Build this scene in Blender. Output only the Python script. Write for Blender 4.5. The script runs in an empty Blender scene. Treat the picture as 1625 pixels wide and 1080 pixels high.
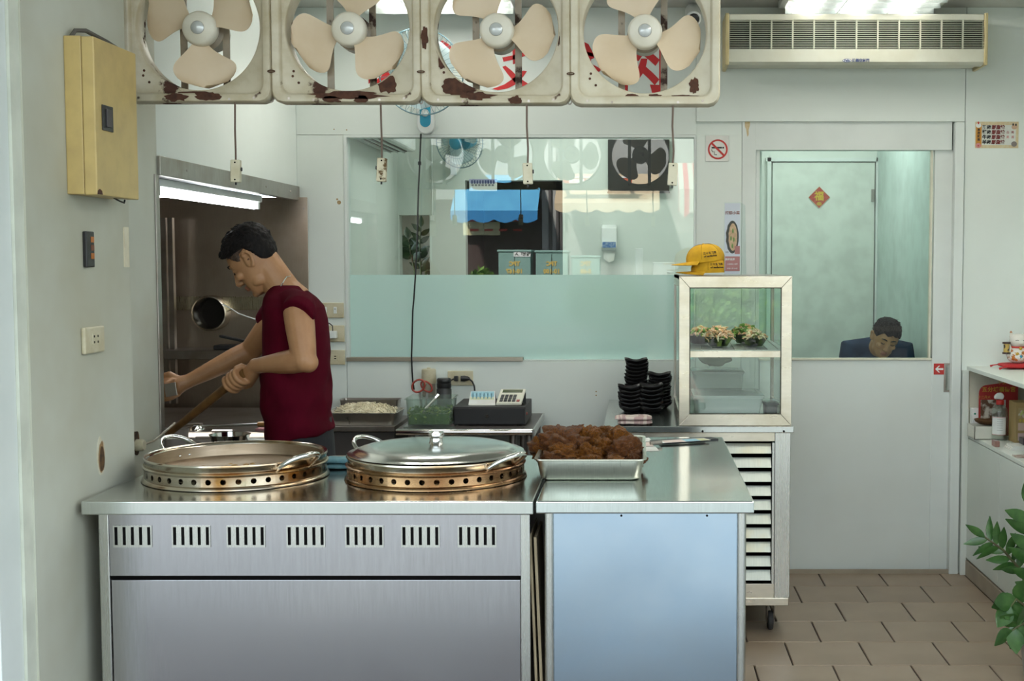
import bpy, bmesh, math, random
from mathutils import Vector, Matrix, noise
random.seed(7)
PI = math.pi
scene = bpy.context.scene
# ------------------------------------------------------------------ camera
F, CX, CY, H = 2035.0, 1010.0, 540.0, 1.542      # focal length and principal point in pixels of the 1625x1080 frame, eye height
TH = math.atan(125.4 / F)                         # the camera looks slightly down
cam_d = bpy.data.cameras.new('camera'); cam = bpy.data.objects.new('camera', cam_d)
scene.collection.objects.link(cam); scene.camera = cam
cam.location = (0, 0, H); cam.rotation_euler = (PI / 2 - TH, 0, 0)
cam_d.sensor_width = 36; cam_d.lens = F * 36 / 1625; cam_d.shift_x = -(CX - 812.5) / 1625
cam_d.clip_start = 0.05; cam_d.clip_end = 300
# ------------------------------------------------------------------ world, sun, exposure
wd = bpy.data.worlds.new('overcast_sky'); scene.world = wd; wd.use_nodes = True
bg = wd.node_tree.nodes['Background']
bg.inputs['Color'].default_value = (0.80, 0.92, 1.0, 1); bg.inputs['Strength'].default_value = 2.8
sd = bpy.data.lights.new('sun', 'SUN'); sun = bpy.data.objects.new('sun', sd); scene.collection.objects.link(sun)
sd.energy = 15.0; sd.angle = math.radians(4); sd.color = (1, .95, .86)
sun.rotation_euler = (math.radians(-50), 0, math.radians(25))
scene.view_settings.view_transform = 'Standard'; scene.view_settings.look = 'None'
scene.view_settings.exposure = 0.50; scene.view_settings.gamma = 1.0
scene.view_settings.use_curve_mapping = False
scene.cycles.use_denoising = True
scene.cycles.max_bounces = 10; scene.cycles.diffuse_bounces = 4; scene.cycles.glossy_bounces = 5
scene.cycles.transparent_max_bounces = 16; scene.cycles.sample_clamp_indirect = 6.0
scene.cycles.caustics_reflective = False; scene.cycles.caustics_refractive = False
# ------------------------------------------------------------------ helpers
def W(x, y, D):
    "photo pixel + depth from the camera plane (metres) -> world point"
    u = (x - CX) / F; v = (y - CY) / F
    yy = math.cos(TH) - v * math.sin(TH); zz = -math.sin(TH) - v * math.cos(TH)
    t = D / yy
    return Vector((u * t, D, H + zz * t))
def G(x, y, z):
    "photo pixel on the horizontal plane at height z -> world point"
    u = (x - CX) / F; v = (y - CY) / F
    yy = math.cos(TH) - v * math.sin(TH); zz = -math.sin(TH) - v * math.cos(TH)
    t = (z - H) / zz
    return Vector((u * t, yy * t, z))
def tmp_dg():
    with bpy.context.temp_override(scene=TMP, view_layer=TMP.view_layers[0]):
        return bpy.context.evaluated_depsgraph_get()
def V(*a): return Vector(a)
def absloc(o):
    p = Vector((0, 0, 0))
    while o is not None:
        p += o.location; o = o.parent
    return p
COL = scene.collection
TMP = bpy.data.scenes.new('workbench')            # scratch scene, removed at the end
def tag(o, label=None, cat=None, group=None, kind=None):
    if label: o['label'] = label
    if cat: o['category'] = cat
    if group: o['group'] = group
    if kind: o['kind'] = kind
    return o
def thing(name, label, cat, loc=(0, 0, 0), rz=0, group=None, kind=None):
    o = bpy.data.objects.new(name, None); COL.objects.link(o)
    o.location = Vector(loc); o.rotation_euler = (0, 0, rz); o.empty_display_size = .05
    return tag(o, label, cat, group, kind)
def link(name, me, parent=None, loc=(0, 0, 0)):
    o = bpy.data.objects.new(name, me); COL.objects.link(o); o.location = loc
    if parent is not None: o.parent = parent
    return o
def copy_tree(o, parent=None):
    c = o.copy(); COL.objects.link(c); c.parent = parent
    for ch in o.children: copy_tree(ch, c)
    return c
class MB:
    "collects shapes; build() links them as one mesh object"
    def __init__(s): s.v = []; s.f = []; s.m = []; s.k = 0
    def add(s, vs, fs):
        o = len(s.v); s.v += [Vector(a) for a in vs]
        s.f += [[i + o for i in f] for f in fs]; s.m += [s.k] * len(fs); return s
    def box(s, a, b):
        (x0, y0, z0), (x1, y1, z1) = a, b
        return s.add([(x0,y0,z0),(x1,y0,z0),(x1,y1,z0),(x0,y1,z0),(x0,y0,z1),(x1,y0,z1),(x1,y1,z1),(x0,y1,z1)],
                     [(0,3,2,1),(4,5,6,7),(0,1,5,4),(1,2,6,5),(2,3,7,6),(3,0,4,7)])
    def obox(s, c, ax, ay, az):
        c, ax, ay, az = map(Vector, (c, ax, ay, az)); vs = []
        for k in (-1, 1):
            for i, j in ((-1,-1),(1,-1),(1,1),(-1,1)): vs.append(c + ax*i + ay*j + az*k)
        return s.add(vs, [(0,3,2,1),(4,5,6,7),(0,1,5,4),(1,2,6,5),(2,3,7,6),(3,0,4,7)])
    def loft(s, rings, cap=True, closed=False):
        n = len(rings[0]); vs = [p for r in rings for p in r]; fs = []
        m = len(rings)
        for i in range(m if closed else m - 1):
            a = i * n; b = ((i + 1) % m) * n
            for j in range(n): fs.append((a + j, a + (j+1) % n, b + (j+1) % n, b + j))
        if cap and not closed:
            fs.append(tuple(range(n))[::-1]); fs.append(tuple((m-1)*n + j for j in range(n)))
        return s.add(vs, fs)
    def tube(s, pts, r, n=8, closed=False, cap=True):
        pts = [Vector(p) for p in pts]; m = len(pts)
        rs = r if isinstance(r, (list, tuple)) else [r] * m
        rings = []; nv = None
        for i, p in enumerate(pts):
            if closed: t = pts[(i+1) % m] - pts[i-1]
            else: t = pts[min(i+1, m-1)] - pts[max(i-1, 0)]
            t.normalize()
            if nv is None:
                nv = t.orthogonal().normalized()
            nv = (nv - t * nv.dot(t)); nv = nv.normalized() if nv.length > 1e-6 else t.orthogonal().normalized()
            bv = t.cross(nv)
            rings.append([p + (nv * math.cos(2*PI*j/n) + bv * math.sin(2*PI*j/n)) * rs[i] for j in range(n)])
        return s.loft(rings, cap, closed)
    def lathe(s, prof, c=(0,0,0), n=32, axis='Z', closed=False):
        c = Vector(c); rings = []
        for r, h in prof:
            r = max(r, 1e-5); ring = []
            for j in range(n):
                a = 2*PI*j/n; x, y = r*math.cos(a), r*math.sin(a)
                ring.append(c + (V(x,y,h) if axis == 'Z' else V(x,h,y) if axis == 'Y' else V(h,x,y)))
            rings.append(ring)
        return s.loft(rings, True, closed)
    def prism(s, poly, ext):
        ext = Vector(ext); a = [Vector(p) for p in poly]
        return s.loft([a, [p + ext for p in a]])
    def ball(s, c, r, n=16, m=10, rot=None):
        c = Vector(c); r = (r, r, r) if not isinstance(r, (tuple, list)) else r
        rings = []
        for i in range(m + 1):
            ph = PI * i / m; ring = []
            for j in range(n):
                a = 2*PI*j/n
                p = V(r[0]*math.sin(ph)*math.cos(a), r[1]*math.sin(ph)*math.sin(a), r[2]*math.cos(ph))
                if i in (0, m): p = p + V(1e-5*math.cos(a), 1e-5*math.sin(a), 0)
                ring.append(c + (rot @ p if rot else p))
            rings.append(ring)
        return s.loft(rings)
    def move(s, M):
        s.v = [M @ v for v in s.v]; return s
    def mesh(s, name, mats, off=Vector((0,0,0)), smooth=False, ang=40):
        me = bpy.data.meshes.new(name)
        me.from_pydata([v - off for v in s.v], [], s.f)
        for m in (mats if isinstance(mats, (list, tuple)) else [mats]): me.materials.append(m)
        me.polygons.foreach_set('material_index', s.m)
        bm = bmesh.new(); bm.from_mesh(me); bmesh.ops.recalc_face_normals(bm, faces=bm.faces); bm.to_mesh(me); bm.free()
        if smooth:
            me.polygons.foreach_set('use_smooth', [True] * len(me.polygons))
            me.set_sharp_from_angle(angle=math.radians(ang))
        me.update(); return me
    def build(s, name, mats, parent=None, smooth=False, bev=0, seg=2, label=None, cat=None, group=None, kind=None, local=False, ang=40, origin=None):
        if local: off = Vector((0,0,0))
        elif parent is not None: off = absloc(parent)
        elif origin is not None: off = Vector(origin)
        else:
            xs = [v.x for v in s.v]; ys = [v.y for v in s.v]; zs = [v.z for v in s.v]
            off = V((min(xs)+max(xs))/2, (min(ys)+max(ys))/2, min(zs))
        o = link(name, s.mesh(name, mats, off, smooth, ang), parent, (0,0,0) if (parent is not None or local) else off)
        if bev:
            b = o.modifiers.new('bevel', 'BEVEL'); b.width = bev; b.segments = seg; b.limit_method = 'ANGLE'; b.angle_limit = math.radians(40)
        return tag(o, label, cat, group, kind)
def bx(a, b): return MB().box(a, b)
def fuse(mb, voxel=.004, it=4, fac=.5):
    "union of overlapping closed shapes as one continuous smooth surface (plain mesh)"
    me = mb.mesh('fuse', []); ob = bpy.data.objects.new('fuse', me); TMP.collection.objects.link(ob)
    r = ob.modifiers.new('r', 'REMESH'); r.mode = 'VOXEL'; r.voxel_size = voxel; r.use_smooth_shade = True
    sm = ob.modifiers.new('s', 'SMOOTH'); sm.factor = fac; sm.iterations = it
    dg = tmp_dg()
    out = bpy.data.meshes.new_from_object(ob.evaluated_get(dg))
    bpy.data.objects.remove(ob); bpy.data.meshes.remove(me)
    return out
def put(name, me, mats, parent=None, matfn=None, smooth=True):
    "link a finished world-space mesh under parent (mesh is shifted to the parent's origin)"
    me.name = name; off = absloc(parent) if parent is not None else Vector((0,0,0))
    if matfn:
        idx = [matfn(p.center) for p in me.polygons]
    me.transform(Matrix.Translation(-off)); me.materials.clear()
    for m in mats: me.materials.append(m)
    if matfn: me.polygons.foreach_set('material_index', idx)
    if smooth: me.polygons.foreach_set('use_smooth', [True]*len(me.polygons))
    return link(name, me, parent)
def text(s, size, p, m, parent, rot=(PI/2, 0, 0), bold=0.0, ext=.0004, name='lettering', align='CENTER', sx=1.0, spacing=1.0, label=None):
    c = bpy.data.curves.new('t', 'FONT'); c.body = s; c.size = size; c.align_x = align; c.align_y = 'CENTER'
    c.extrude = ext; c.offset = bold; c.resolution_u = 2; c.space_character = spacing
    ob = bpy.data.objects.new('t', c); TMP.collection.objects.link(ob)
    dg = tmp_dg()
    me = bpy.data.meshes.new_from_object(ob.evaluated_get(dg))
    bpy.data.objects.remove(ob); bpy.data.curves.remove(c)
    from mathutils import Euler
    M = Matrix.Translation(Vector(p)) @ Euler(rot).to_matrix().to_4x4() @ Matrix.Diagonal((sx, 1, 1, 1))
    me.transform(M); me.materials.clear()
    o = put(name, me, [m], parent, smooth=False)
    return tag(o, label)
# ------------------------------------------------------------------ materials (all procedural)
def nt(name):
    m = bpy.data.materials.new(name); m.use_nodes = True
    t = m.node_tree; return m, t, t.nodes['Principled BSDF']
def tc(t, scale=(1,1,1), kind='Object'):
    c = t.nodes.new('ShaderNodeTexCoord'); mp = t.nodes.new('ShaderNodeMapping'); mp.inputs['Scale'].default_value = scale
    t.links.new(c.outputs[kind], mp.inputs['Vector']); return mp.outputs['Vector']
def nz(t, vec, scale, detail=4, rough=.55):
    n = t.nodes.new('ShaderNodeTexNoise'); n.inputs['Scale'].default_value = scale; n.inputs['Detail'].default_value = detail
    n.inputs['Roughness'].default_value = rough; t.links.new(vec, n.inputs['Vector']); return n.outputs['Fac']
def ramp(t, fac, a, b, ca=(0,0,0,1), cb=(1,1,1,1)):
    r = t.nodes.new('ShaderNodeValToRGB'); e = r.color_ramp.elements
    e[0].position = a; e[1].position = b; e[0].color = ca; e[1].color = cb
    t.links.new(fac, r.inputs['Fac']); return r.outputs['Color']
def mixc(t, fac, a, b):
    n = t.nodes.new('ShaderNodeMix'); n.data_type = 'RGBA'
    for sck, val in ((n.inputs[0], fac), (n.inputs[6], a), (n.inputs[7], b)):
        if isinstance(val, (int, float)): sck.default_value = val
        elif isinstance(val, (tuple, list)): sck.default_value = tuple(val[:3]) + (1,)
        else: t.links.new(val, sck)
    return n.outputs[2]
def bump(t, bs, fac, strength, dist=.01):
    b = t.nodes.new('ShaderNodeBump'); b.inputs['Strength'].default_value = strength; b.inputs['Distance'].default_value = dist
    t.links.new(fac, b.inputs['Height']); t.links.new(b.outputs['Normal'], bs.inputs['Normal'])
def srgb(r, g, b):
    f = lambda c: (c/255/12.92 if c/255 <= .04045 else ((c/255+.055)/1.055)**2.4)
    return (f(r), f(g), f(b))
MATS = {}
def mat(name, c, rough=.5, metal=0, c2=None, scale=8, bmp=0, bscale=60, spec=.5, stretch=(1,1,1), lo=.4, hi=.65, coat=0, alpha=1):
    if name in MATS: return MATS[name]
    m, t, bs = nt(name)
    bs.inputs['Base Color'].default_value = tuple(c) + (1,)
    bs.inputs['Roughness'].default_value = rough; bs.inputs['Metallic'].default_value = metal
    bs.inputs['Specular IOR Level'].default_value = spec; bs.inputs['Coat Weight'].default_value = coat
    v = tc(t, stretch)
    if c2 is None: c2 = tuple(x * .86 for x in c)
    t.links.new(mixc(t, ramp(t, nz(t, v, scale), lo, hi), c, c2), bs.inputs['Base Color'])
    if bmp: bump(t, bs, nz(t, v, bscale, 3), bmp, .004)
    if alpha < 1: bs.inputs['Alpha'].default_value = alpha
    MATS[name] = m; return m
def steel(name, c=(.62,.63,.62), rough=.25, brush=(2,2,120), c2=None, dirt=None, dscale=3, dlo=.5, dhi=.75, bmp=.03, wave=0, wscale=1.5):
    m, t, bs = nt(name); bs.inputs['Metallic'].default_value = 1
    v = tc(t, brush); v1 = tc(t)
    f = nz(t, v, 6, 3)
    r = t.nodes.new('ShaderNodeMapRange'); r.inputs['To Min'].default_value = rough*.7; r.inputs['To Max'].default_value = rough*1.35
    t.links.new(f, r.inputs['Value']); t.links.new(r.outputs['Result'], bs.inputs['Roughness'])
    col = mixc(t, ramp(t, f, .35, .7), c, c2 or tuple(x*.9 for x in c))
    if dirt:
        dm = ramp(t, nz(t, v1, dscale, 6), dlo, dhi)
        col = mixc(t, dm, col, dirt)
    t.links.new(col, bs.inputs['Base Color'])
    if wave:
        n1 = nz(t, v1, wscale, 1)
        b0 = t.nodes.new('ShaderNodeBump'); b0.inputs['Strength'].default_value = wave; b0.inputs['Distance'].default_value = .05
        t.links.new(n1, b0.inputs['Height'])
        b = t.nodes.new('ShaderNodeBump'); b.inputs['Strength'].default_value = bmp; b.inputs['Distance'].default_value = .002
        t.links.new(f, b.inputs['Height']); t.links.new(b0.outputs['Normal'], b.inputs['Normal']); t.links.new(b.outputs['Normal'], bs.inputs['Normal'])
    else: bump(t, bs, f, bmp, .002)
    return m
def painted_rust(name, c, rust, lo=.60, hi=.63, scale=5, grime=None):
    m, t, bs = nt(name); v = tc(t)
    n = nz(t, v, scale, 8, .62); mask = ramp(t, n, lo, hi)
    paint = mixc(t, ramp(t, nz(t, v, 14, 5), .4, .75), c, grime or tuple(x*.72 for x in c))
    rc = mixc(t, nz(t, v, 60, 4), rust, tuple(x*.4 for x in rust))
    t.links.new(mixc(t, mask, paint, rc), bs.inputs['Base Color'])
    r = t.nodes.new('ShaderNodeMapRange'); r.inputs['To Min'].default_value = .38; r.inputs['To Max'].default_value = .9
    t.links.new(mask, r.inputs['Value']); t.links.new(r.outputs['Result'], bs.inputs['Roughness'])
    inv = t.nodes.new('ShaderNodeMath'); inv.operation = 'MULTIPLY'; inv.inputs[1].default_value = -1.0
    t.links.new(mask, inv.inputs[0]); bump(t, bs, inv.outputs[0], .35, .002)
    return m
def outer(t, fac):
    "a thin sheet reflects on the face that is hit from outside only"
    ge = t.nodes.new('ShaderNodeNewGeometry'); m1 = t.nodes.new('ShaderNodeMath'); m1.operation = 'SUBTRACT'; m1.inputs[0].default_value = 1
    t.links.new(ge.outputs['Backfacing'], m1.inputs[1]); m2 = t.nodes.new('ShaderNodeMath'); m2.operation = 'MULTIPLY'
    t.links.new(fac, m2.inputs[0]); t.links.new(m1.outputs[0], m2.inputs[1]); return m2.outputs[0]
def glass(name, tint=(.93,.98,.96), ior=1.6, rough=0.0):
    m = bpy.data.materials.new(name); m.use_nodes = True; t = m.node_tree; t.nodes.remove(t.nodes['Principled BSDF'])
    out = t.nodes['Material Output']
    tr = t.nodes.new('ShaderNodeBsdfTransparent'); tr.inputs['Color'].default_value = tint + (1,)
    gl = t.nodes.new('ShaderNodeBsdfGlossy'); gl.inputs['Roughness'].default_value = rough
    fr = t.nodes.new('ShaderNodeFresnel'); fr.inputs['IOR'].default_value = ior
    mx = t.nodes.new('ShaderNodeMixShader')
    t.links.new(outer(t, fr.outputs['Fac']), mx.inputs[0]); t.links.new(tr.outputs[0], mx.inputs[1]); t.links.new(gl.outputs[0], mx.inputs[2])
    t.links.new(mx.outputs[0], out.inputs['Surface']); return m
def milky(name, c, clear=.3, rough=.15, spec=True, transl=.5):
    "translucent plastic or frosted film: diffuse + translucent + a share seen straight through + a glossy skin"
    m = bpy.data.materials.new(name); m.use_nodes = True; t = m.node_tree; t.nodes.remove(t.nodes['Principled BSDF'])
    out = t.nodes['Material Output']
    df = t.nodes.new('ShaderNodeBsdfDiffuse'); df.inputs['Color'].default_value = tuple(c)+(1,)
    tl = t.nodes.new('ShaderNodeBsdfTranslucent'); tl.inputs['Color'].default_value = tuple(c)+(1,)
    tr = t.nodes.new('ShaderNodeBsdfTransparent'); tr.inputs['Color'].default_value = tuple(c)+(1,)
    gl = t.nodes.new('ShaderNodeBsdfGlossy'); gl.inputs['Roughness'].default_value = rough
    fr = t.nodes.new('ShaderNodeFresnel'); fr.inputs['IOR'].default_value = 1.5
    def mx(f, a, b):
        n = t.nodes.new('ShaderNodeMixShader')
        if isinstance(f, float): n.inputs[0].default_value = f
        else: t.links.new(f, n.inputs[0])
        t.links.new(a.outputs[0], n.inputs[1]); t.links.new(b.outputs[0], n.inputs[2]); return n
    a = mx(transl, df, tl); b = mx(clear, a, tr); c_ = mx(outer(t, fr.outputs['Fac']), b, gl)
    t.links.new(c_.outputs[0], out.inputs['Surface']); return m
def glow(name, c, strength):
    m = bpy.data.materials.new(name); m.use_nodes = True; t = m.node_tree; t.nodes.remove(t.nodes['Principled BSDF'])
    e = t.nodes.new('ShaderNodeEmission'); e.inputs['Color'].default_value = tuple(c)+(1,); e.inputs['Strength'].default_value = strength
    t.links.new(e.outputs[0], t.nodes['Material Output'].inputs['Surface']); return m
WALL = mat('wall_panel', (.73,.78,.735), .45, c2=(.70,.745,.70), scale=2, bmp=.04, bscale=220)
WALL_G = mat('wall_grimy', (.52,.53,.45), .5, c2=(.40,.375,.27), scale=1.6, lo=.42, hi=.75, bmp=.05, bscale=120)
TRIM = mat('trim_white', (.72,.76,.73), .4, c2=(.66,.70,.67), scale=3)
CEIL = mat('ceiling_board', (.62,.62,.58), .6, c2=(.56,.55,.50), scale=1.5)
DARK = mat('black_gap', (.006,.0055,.0055), .9, spec=.05)
BLACKP = mat('black_plastic', (.012,.012,.013), .38, bmp=.05, bscale=200)
BEIGEP = mat('beige_plastic', (.58,.53,.38), .42, c2=(.50,.44,.29), scale=25)
WHITEP = mat('white_plastic', (.78,.80,.78), .35, c2=(.72,.74,.71), scale=12)
SS = steel('stainless', (.60,.60,.57), .26, (30,30,1.0), bmp=.002)
SS_TOP = steel('stainless_top', (.62,.64,.61), .17, (90,2,2), bmp=.02, wave=.05, wscale=2.2)
SS_FRONT = steel('stainless_front', (.46,.45,.475), .20, (30,2,2), c2=(.43,.42,.44), dirt=(.37,.35,.37), dscale=1.5, bmp=.015, wave=.03, wscale=1.2)
SS_CHROME = steel('polished_steel', (.74,.74,.72), .09, (2,2,40), bmp=.01)
SS_DULL = steel('dull_steel', (.42,.38,.35), .33, (2,60,2), dirt=(.20,.15,.10), dscale=4, dlo=.45, dhi=.8)
CREAM = mat('cream_paint', (.72,.66,.50), .4, c2=(.60,.53,.38), scale=9)
# ================================================================== the setting
DW = 6.27                                        # front face of the back wall
ZC = 2.765                                       # ceiling height
XL, XN = -1.65, -1.51                            # left wall, and the column standing proud of it
def rect(mb, x0, y0, x1, y1, D, th, z0=None, z1=None):
    a = W(x0, (y0+y1)/2, D).x; b = W(x1, (y0+y1)/2, D).x
    t = W(CX, y0, D).z if z1 is None else z1; u = W(CX, y1, D).z if z0 is None else z0
    return mb.box((a, D, u), (b, D + th, t))
def struct(mb, name, m, parent=None, **k):
    return mb.build(name, m, parent, kind='structure', **k)
# ---- floor: slab plus one child per tile, half-bond rows of 30 cm tiles
GROUT = mat('grout', (.055,.04,.03), .9)
TILE = mat('floor_tile', (.275,.208,.148), .42, c2=(.235,.176,.125), scale=3, bmp=.05, bscale=40)
fl = struct(bx((-3.0, 2.6, -.12), (2.4, 9.0, -.007)), 'floor', GROUT, label='brown tiled floor of the shop')
tile_me = {}
def tile(w, d):
    k = (round(w, 4), round(d, 4))
    if k not in tile_me:
        mb = MB(); e = .003
        mb.loft([[V(-w/2,-d/2,0),V(w/2,-d/2,0),V(w/2,d/2,0),V(-w/2,d/2,0)],
                 [V(-w/2,-d/2,.006),V(w/2,-d/2,.006),V(w/2,d/2,.006),V(-w/2,d/2,.006)],
                 [V(-w/2+e,-d/2+e,.008),V(w/2-e,-d/2+e,.008),V(w/2-e,d/2-e,.008),V(-w/2+e,d/2-e,.008)]])
        tile_me[k] = mb.mesh('tile', [TILE])
    return tile_me[k]
row_y = G(1300, 929.3, 0).y; flo = absloc(fl); XR = 1.62
for r in range(-1, 10):
    y1 = row_y - .3*r; y0 = y1 - .3
    if r == -1: y0, y1 = row_y, DW - .002
    off = .15 if r % 2 else 0.0
    x = -1.65 + ((.0 + off) % .3) - .3
    while x < XR:
        a, b = max(x, -1.64), min(x + .3, XR); x += .3
        if b - a < .04: continue
        g = .0045
        o = link('tile', tile(b - a - g*1.3, y1 - y0 - g*.7), fl, V((a+b)/2, (y0+y1)/2, -.008) - flo)
# ---- back wall
wb = struct(MB().box((-1.75, DW+.016, 0), (W(546,400,DW).x, DW+.11, ZC)), 'wall_back', WALL, label='pale panelled back wall of the shop')
mb = MB(); XW0, XW1 = W(548,400,DW).x, W(1104,400,DW).x; ZW1, ZW0 = W(800,214,DW).z, W(800,572,DW).z
XD0, XD1 = W(1176,550,DW).x, W(1526,550,DW).x; ZD1 = W(1300,193,DW).z
mb.box((XW0, DW+.016, ZW1), (XW1, DW+.11, ZC)); mb.box((XW0, DW+.016, 0), (XW1, DW+.11, ZW0))
mb.box((XW1, DW+.016, 0), (XD0, DW+.11, ZC)); mb.box((XD0, DW+.016, ZD1), (XD1, DW+.11, ZC)); mb.box((XD1, DW+.016, 0), (2.25, DW+.11, ZC))
mb.build('wall_core', WALL, wb)
g = .0012
def panel(x0, x1, z0, z1): bx((x0+g, DW, z0+g), (x1-g, DW+.016, z1-g)).build('panel', WALL, wb, bev=.0008, seg=1)
panel(-1.65, XW1, ZW1, ZC); panel(-1.65, XW0, 0, ZW1); panel(XW0, XW1, 0, ZW0)
panel(XW1, XD0, 0, ZW1); panel(XW1, XD1, ZD1 if ZD1 > ZW1 else ZW1, ZC); panel(XD1, 2.25, 0, ZC)
# screw holes and stains that sit on the back wall
STAIN = mat('rust_stain', (.30,.19,.08), .8, c2=(.40,.30,.16), scale=60)
for (x, y, r) in ((538,321,3.2), (535,316,1.6), (946,621,1.2), (946,627,1.2), (550,206,1), (530,205,1)):
    MB().lathe([(0,0),(r/325,0),(r/325,.0012),(0,.0012)], W(x,y,DW-.0012), 10, 'Y').build('wall_mark', STAIN, wb)
# ---- left side: column at the shop front, wall behind it, header above the cooking niche
wl = struct(bx((-2.3, 3.185, 0), (XN, 3.83, ZC)), 'wall_left', WALL_G, label='grimy white side wall at the left')
bx((-1.80, 3.83, 0), (XL, 4.44, ZC)).build('wall_return', WALL_G, wl)
bx((-1.80, 4.44, 1.905), (XL, DW, ZC)).build('header_panel', WALL, wl, bev=.001)
# scorch marks and plaster scars on that wall (their own shapes, burnt into the paint)
SCORCH = mat('scorch', (.02,.012,.008), .9, c2=(.12,.06,.02), scale=30)
SCORCH2 = mat('scorch_halo', (.52,.44,.30), .8, c2=(.62,.60,.48), scale=14)
def blot(parent, y0, z0, ry, rz, m, x=XN, th=.001, seed=0):
    pts = []
    for i in range(20):
        a = 2*PI*i/20; k = 1 + .22*noise.noise(V(math.cos(a)*1.4+seed, math.sin(a)*1.4, seed*.7))
        pts.append(V(x, y0 + ry*k*math.cos(a), z0 + rz*k*math.sin(a)*(1.35 if math.sin(a) > 0 else 1)))
    MB().prism(pts, (th, 0, 0)).build('scorch_mark', m, parent)
def wallpt(x, y, X):
    D = X * F / (x - CX) * (1.0); 
    for _ in range(3): D *= X / W(x, y, D).x
    return W(x, y, D)
p = wallpt(160, 727, XN); blot(wl, p.y, p.z, .026, .048, SCORCH2, seed=3); blot(wl, p.y+.003, p.z-.002, .020, .038, mat('scorch_mid', (.22,.12,.05), .85, c2=(.34,.22,.10), scale=25), th=.0013, seed=4); blot(wl, p.y+.005, p.z-.008, .016, .03, SCORCH, th=.0016, seed=5)
p = wallpt(216, 706, XL); blot(wl, p.y, p.z, .03, .035, SCORCH, x=XL, seed=8)
bx((XN, wallpt(196,400,XN).y, wallpt(196,424,XN).z), (XN+.004, wallpt(203,400,XN).y, wallpt(196,360,XN).z)).build('tape_strip', CREAM, wl)
# white post of the shop front, nearest thing on the left
tp = struct(bx((-2.3, 3.02, 0), (XN-.012, 3.135, ZC)), 'trim_1', TRIM, label='white shopfront post at the left edge', bev=.003)
bx((-1.62, 3.135, 0), (XN-.005, 3.185, ZC)).build('edge_strip', mat('edge_paint', (.66,.68,.58), .5), tp)
# ---- right side
struct(bx((2.12, 2.6, 0), (2.25, DW, ZC)), 'wall_right', WALL, label='white right wall beside the low cabinet')
# ---- ceiling
struct(bx((-2.3, 2.6, ZC), (2.25, DW+.1, ZC+.12)), 'ceiling', CEIL, label='off-white board ceiling of the shop')
# ---- window in the back wall: frame, clear pane, frosted film on the lower part
wn = thing('window_1', 'wide interior window with a frosted lower half', None, ((XW0+XW1)/2, DW, ZW0), kind='structure')
ALU = mat('window_frame', (.46,.46,.40), .4, c2=(.40,.38,.30), scale=20)
t = .012
bx((XW0, DW-.004, ZW1-t), (XW1, DW+.07, ZW1)).build('top_rail', TRIM, wn)
bx((XW0, DW-.006, ZW0), (XW0+.014, DW+.07, ZW1-t)).build('jamb', TRIM, wn)
bx((XW1-.008, DW-.004, ZW0), (XW1, DW+.07, ZW1-t)).build('jamb', TRIM, wn)
bx((XW0, DW-.012, ZW0-.002), (W(830,570,DW).x, DW+.05, ZW0+.017)).build('sill_rail', steel('rail', (.45,.40,.33), .4), wn, bev=.001)
bx((W(830,570,DW).x, DW, ZW0), (XW1, DW+.05, ZW0+.004)).build('sill_strip', TRIM, wn)
PANE = glass('window_glass', (.93,.985,.965), 2.15)
ZF = W(800,436,DW).z
o = bx((XW0+.014, DW+.030, ZF), (XW1-.008, DW+.0305, ZW1-t)).build('pane', PANE, wn)
FILM = milky('frosted_film', (.68,.87,.825), .07, .05, transl=.25)
bx((XW0+.014, DW+.030, ZW0+.004), (XW1-.008, DW+.0305, ZF)).build('frosted_pane', FILM, wn)
# ---- sliding door with a glazed upper half
dr = thing('door_1', 'white sliding door with a large window in its upper half', None, ((XD0+XD1)/2, DW+.03, 0), kind='structure')
def dpx(name, x0, y0, x1, y1, D, th, m, par=dr, bev=.0015, **k):
    mb = MB(); rect(mb, x0, y0, x1, y1, D, th, **k); return mb.build(name, m, par, bev=bev)
dpx('jamb', 1176, 193, 1198, 913, DW+.012, .09, TRIM, z0=0)
dpx('jamb', 1511, 193, 1526, 913, DW-.018, .12, TRIM, z0=0, bev=.004)
dpx('door_head', 1198, 193, 1511, 238, DW+.014, .06, TRIM)
dpx('stile', 1479, 238, 1511, 913, DW+.03, .03, TRIM, z0=.012)
dpx('stile', 1198, 238, 1204, 913, DW+.03, .03, TRIM, z0=.012)
dpx('lower_panel', 1204, 570, 1479, 913, DW+.034, .024, mat('door_panel', (.70,.74,.71), .42, c2=(.66,.69,.65), scale=1.5), z0=.012)
dpx('glazing_bead', 1204, 568, 1479, 571.5, DW+.026, .03, mat('bead', (.70,.68,.55), .5))
dpx('glazing_bead', 1475.5, 238, 1479, 568, DW+.026, .03, MATS['bead'])
dpx('pane', 1204, 238, 1476, 569, DW+.045, .0005, glass('door_glass', (.90,.965,.95), 1.36), bev=0)
h = dpx('handle', 1498, 576, 1510, 622, DW+.026, .006, SS_DULL)
mb = MB(); rect(mb, 1501, 579, 1507, 619, DW+.0245, .002); mb.build('finger_recess', steel('pull', (.6,.62,.6), .2), h)
STN2 = mat('drip_stain', (.55,.40,.20), .6, c2=(.62,.50,.30), scale=40)
mb = MB(); q = [(1182,193),(1190,193),(1190,199),(1188,206),(1188,214),(1186,217),(1184,205),(1182,200)]
mb.prism([W(x,y,DW+.0118) for x,y in q], (0,.0004,0)); mb.build('drip_stain', STN2, dr)
# skirting: a tile strip along the foot of the back wall and of the low cabinet
SKT = mat('skirting_tile', (.34,.29,.22), .5, c2=(.28,.23,.17), scale=5)
struct(bx((-1.6, DW-.006, 0), (XD1-.02, DW-.0005, .022)), 'baseboard_back', SKT, label='low tan skirting at the foot of the back wall')
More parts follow.
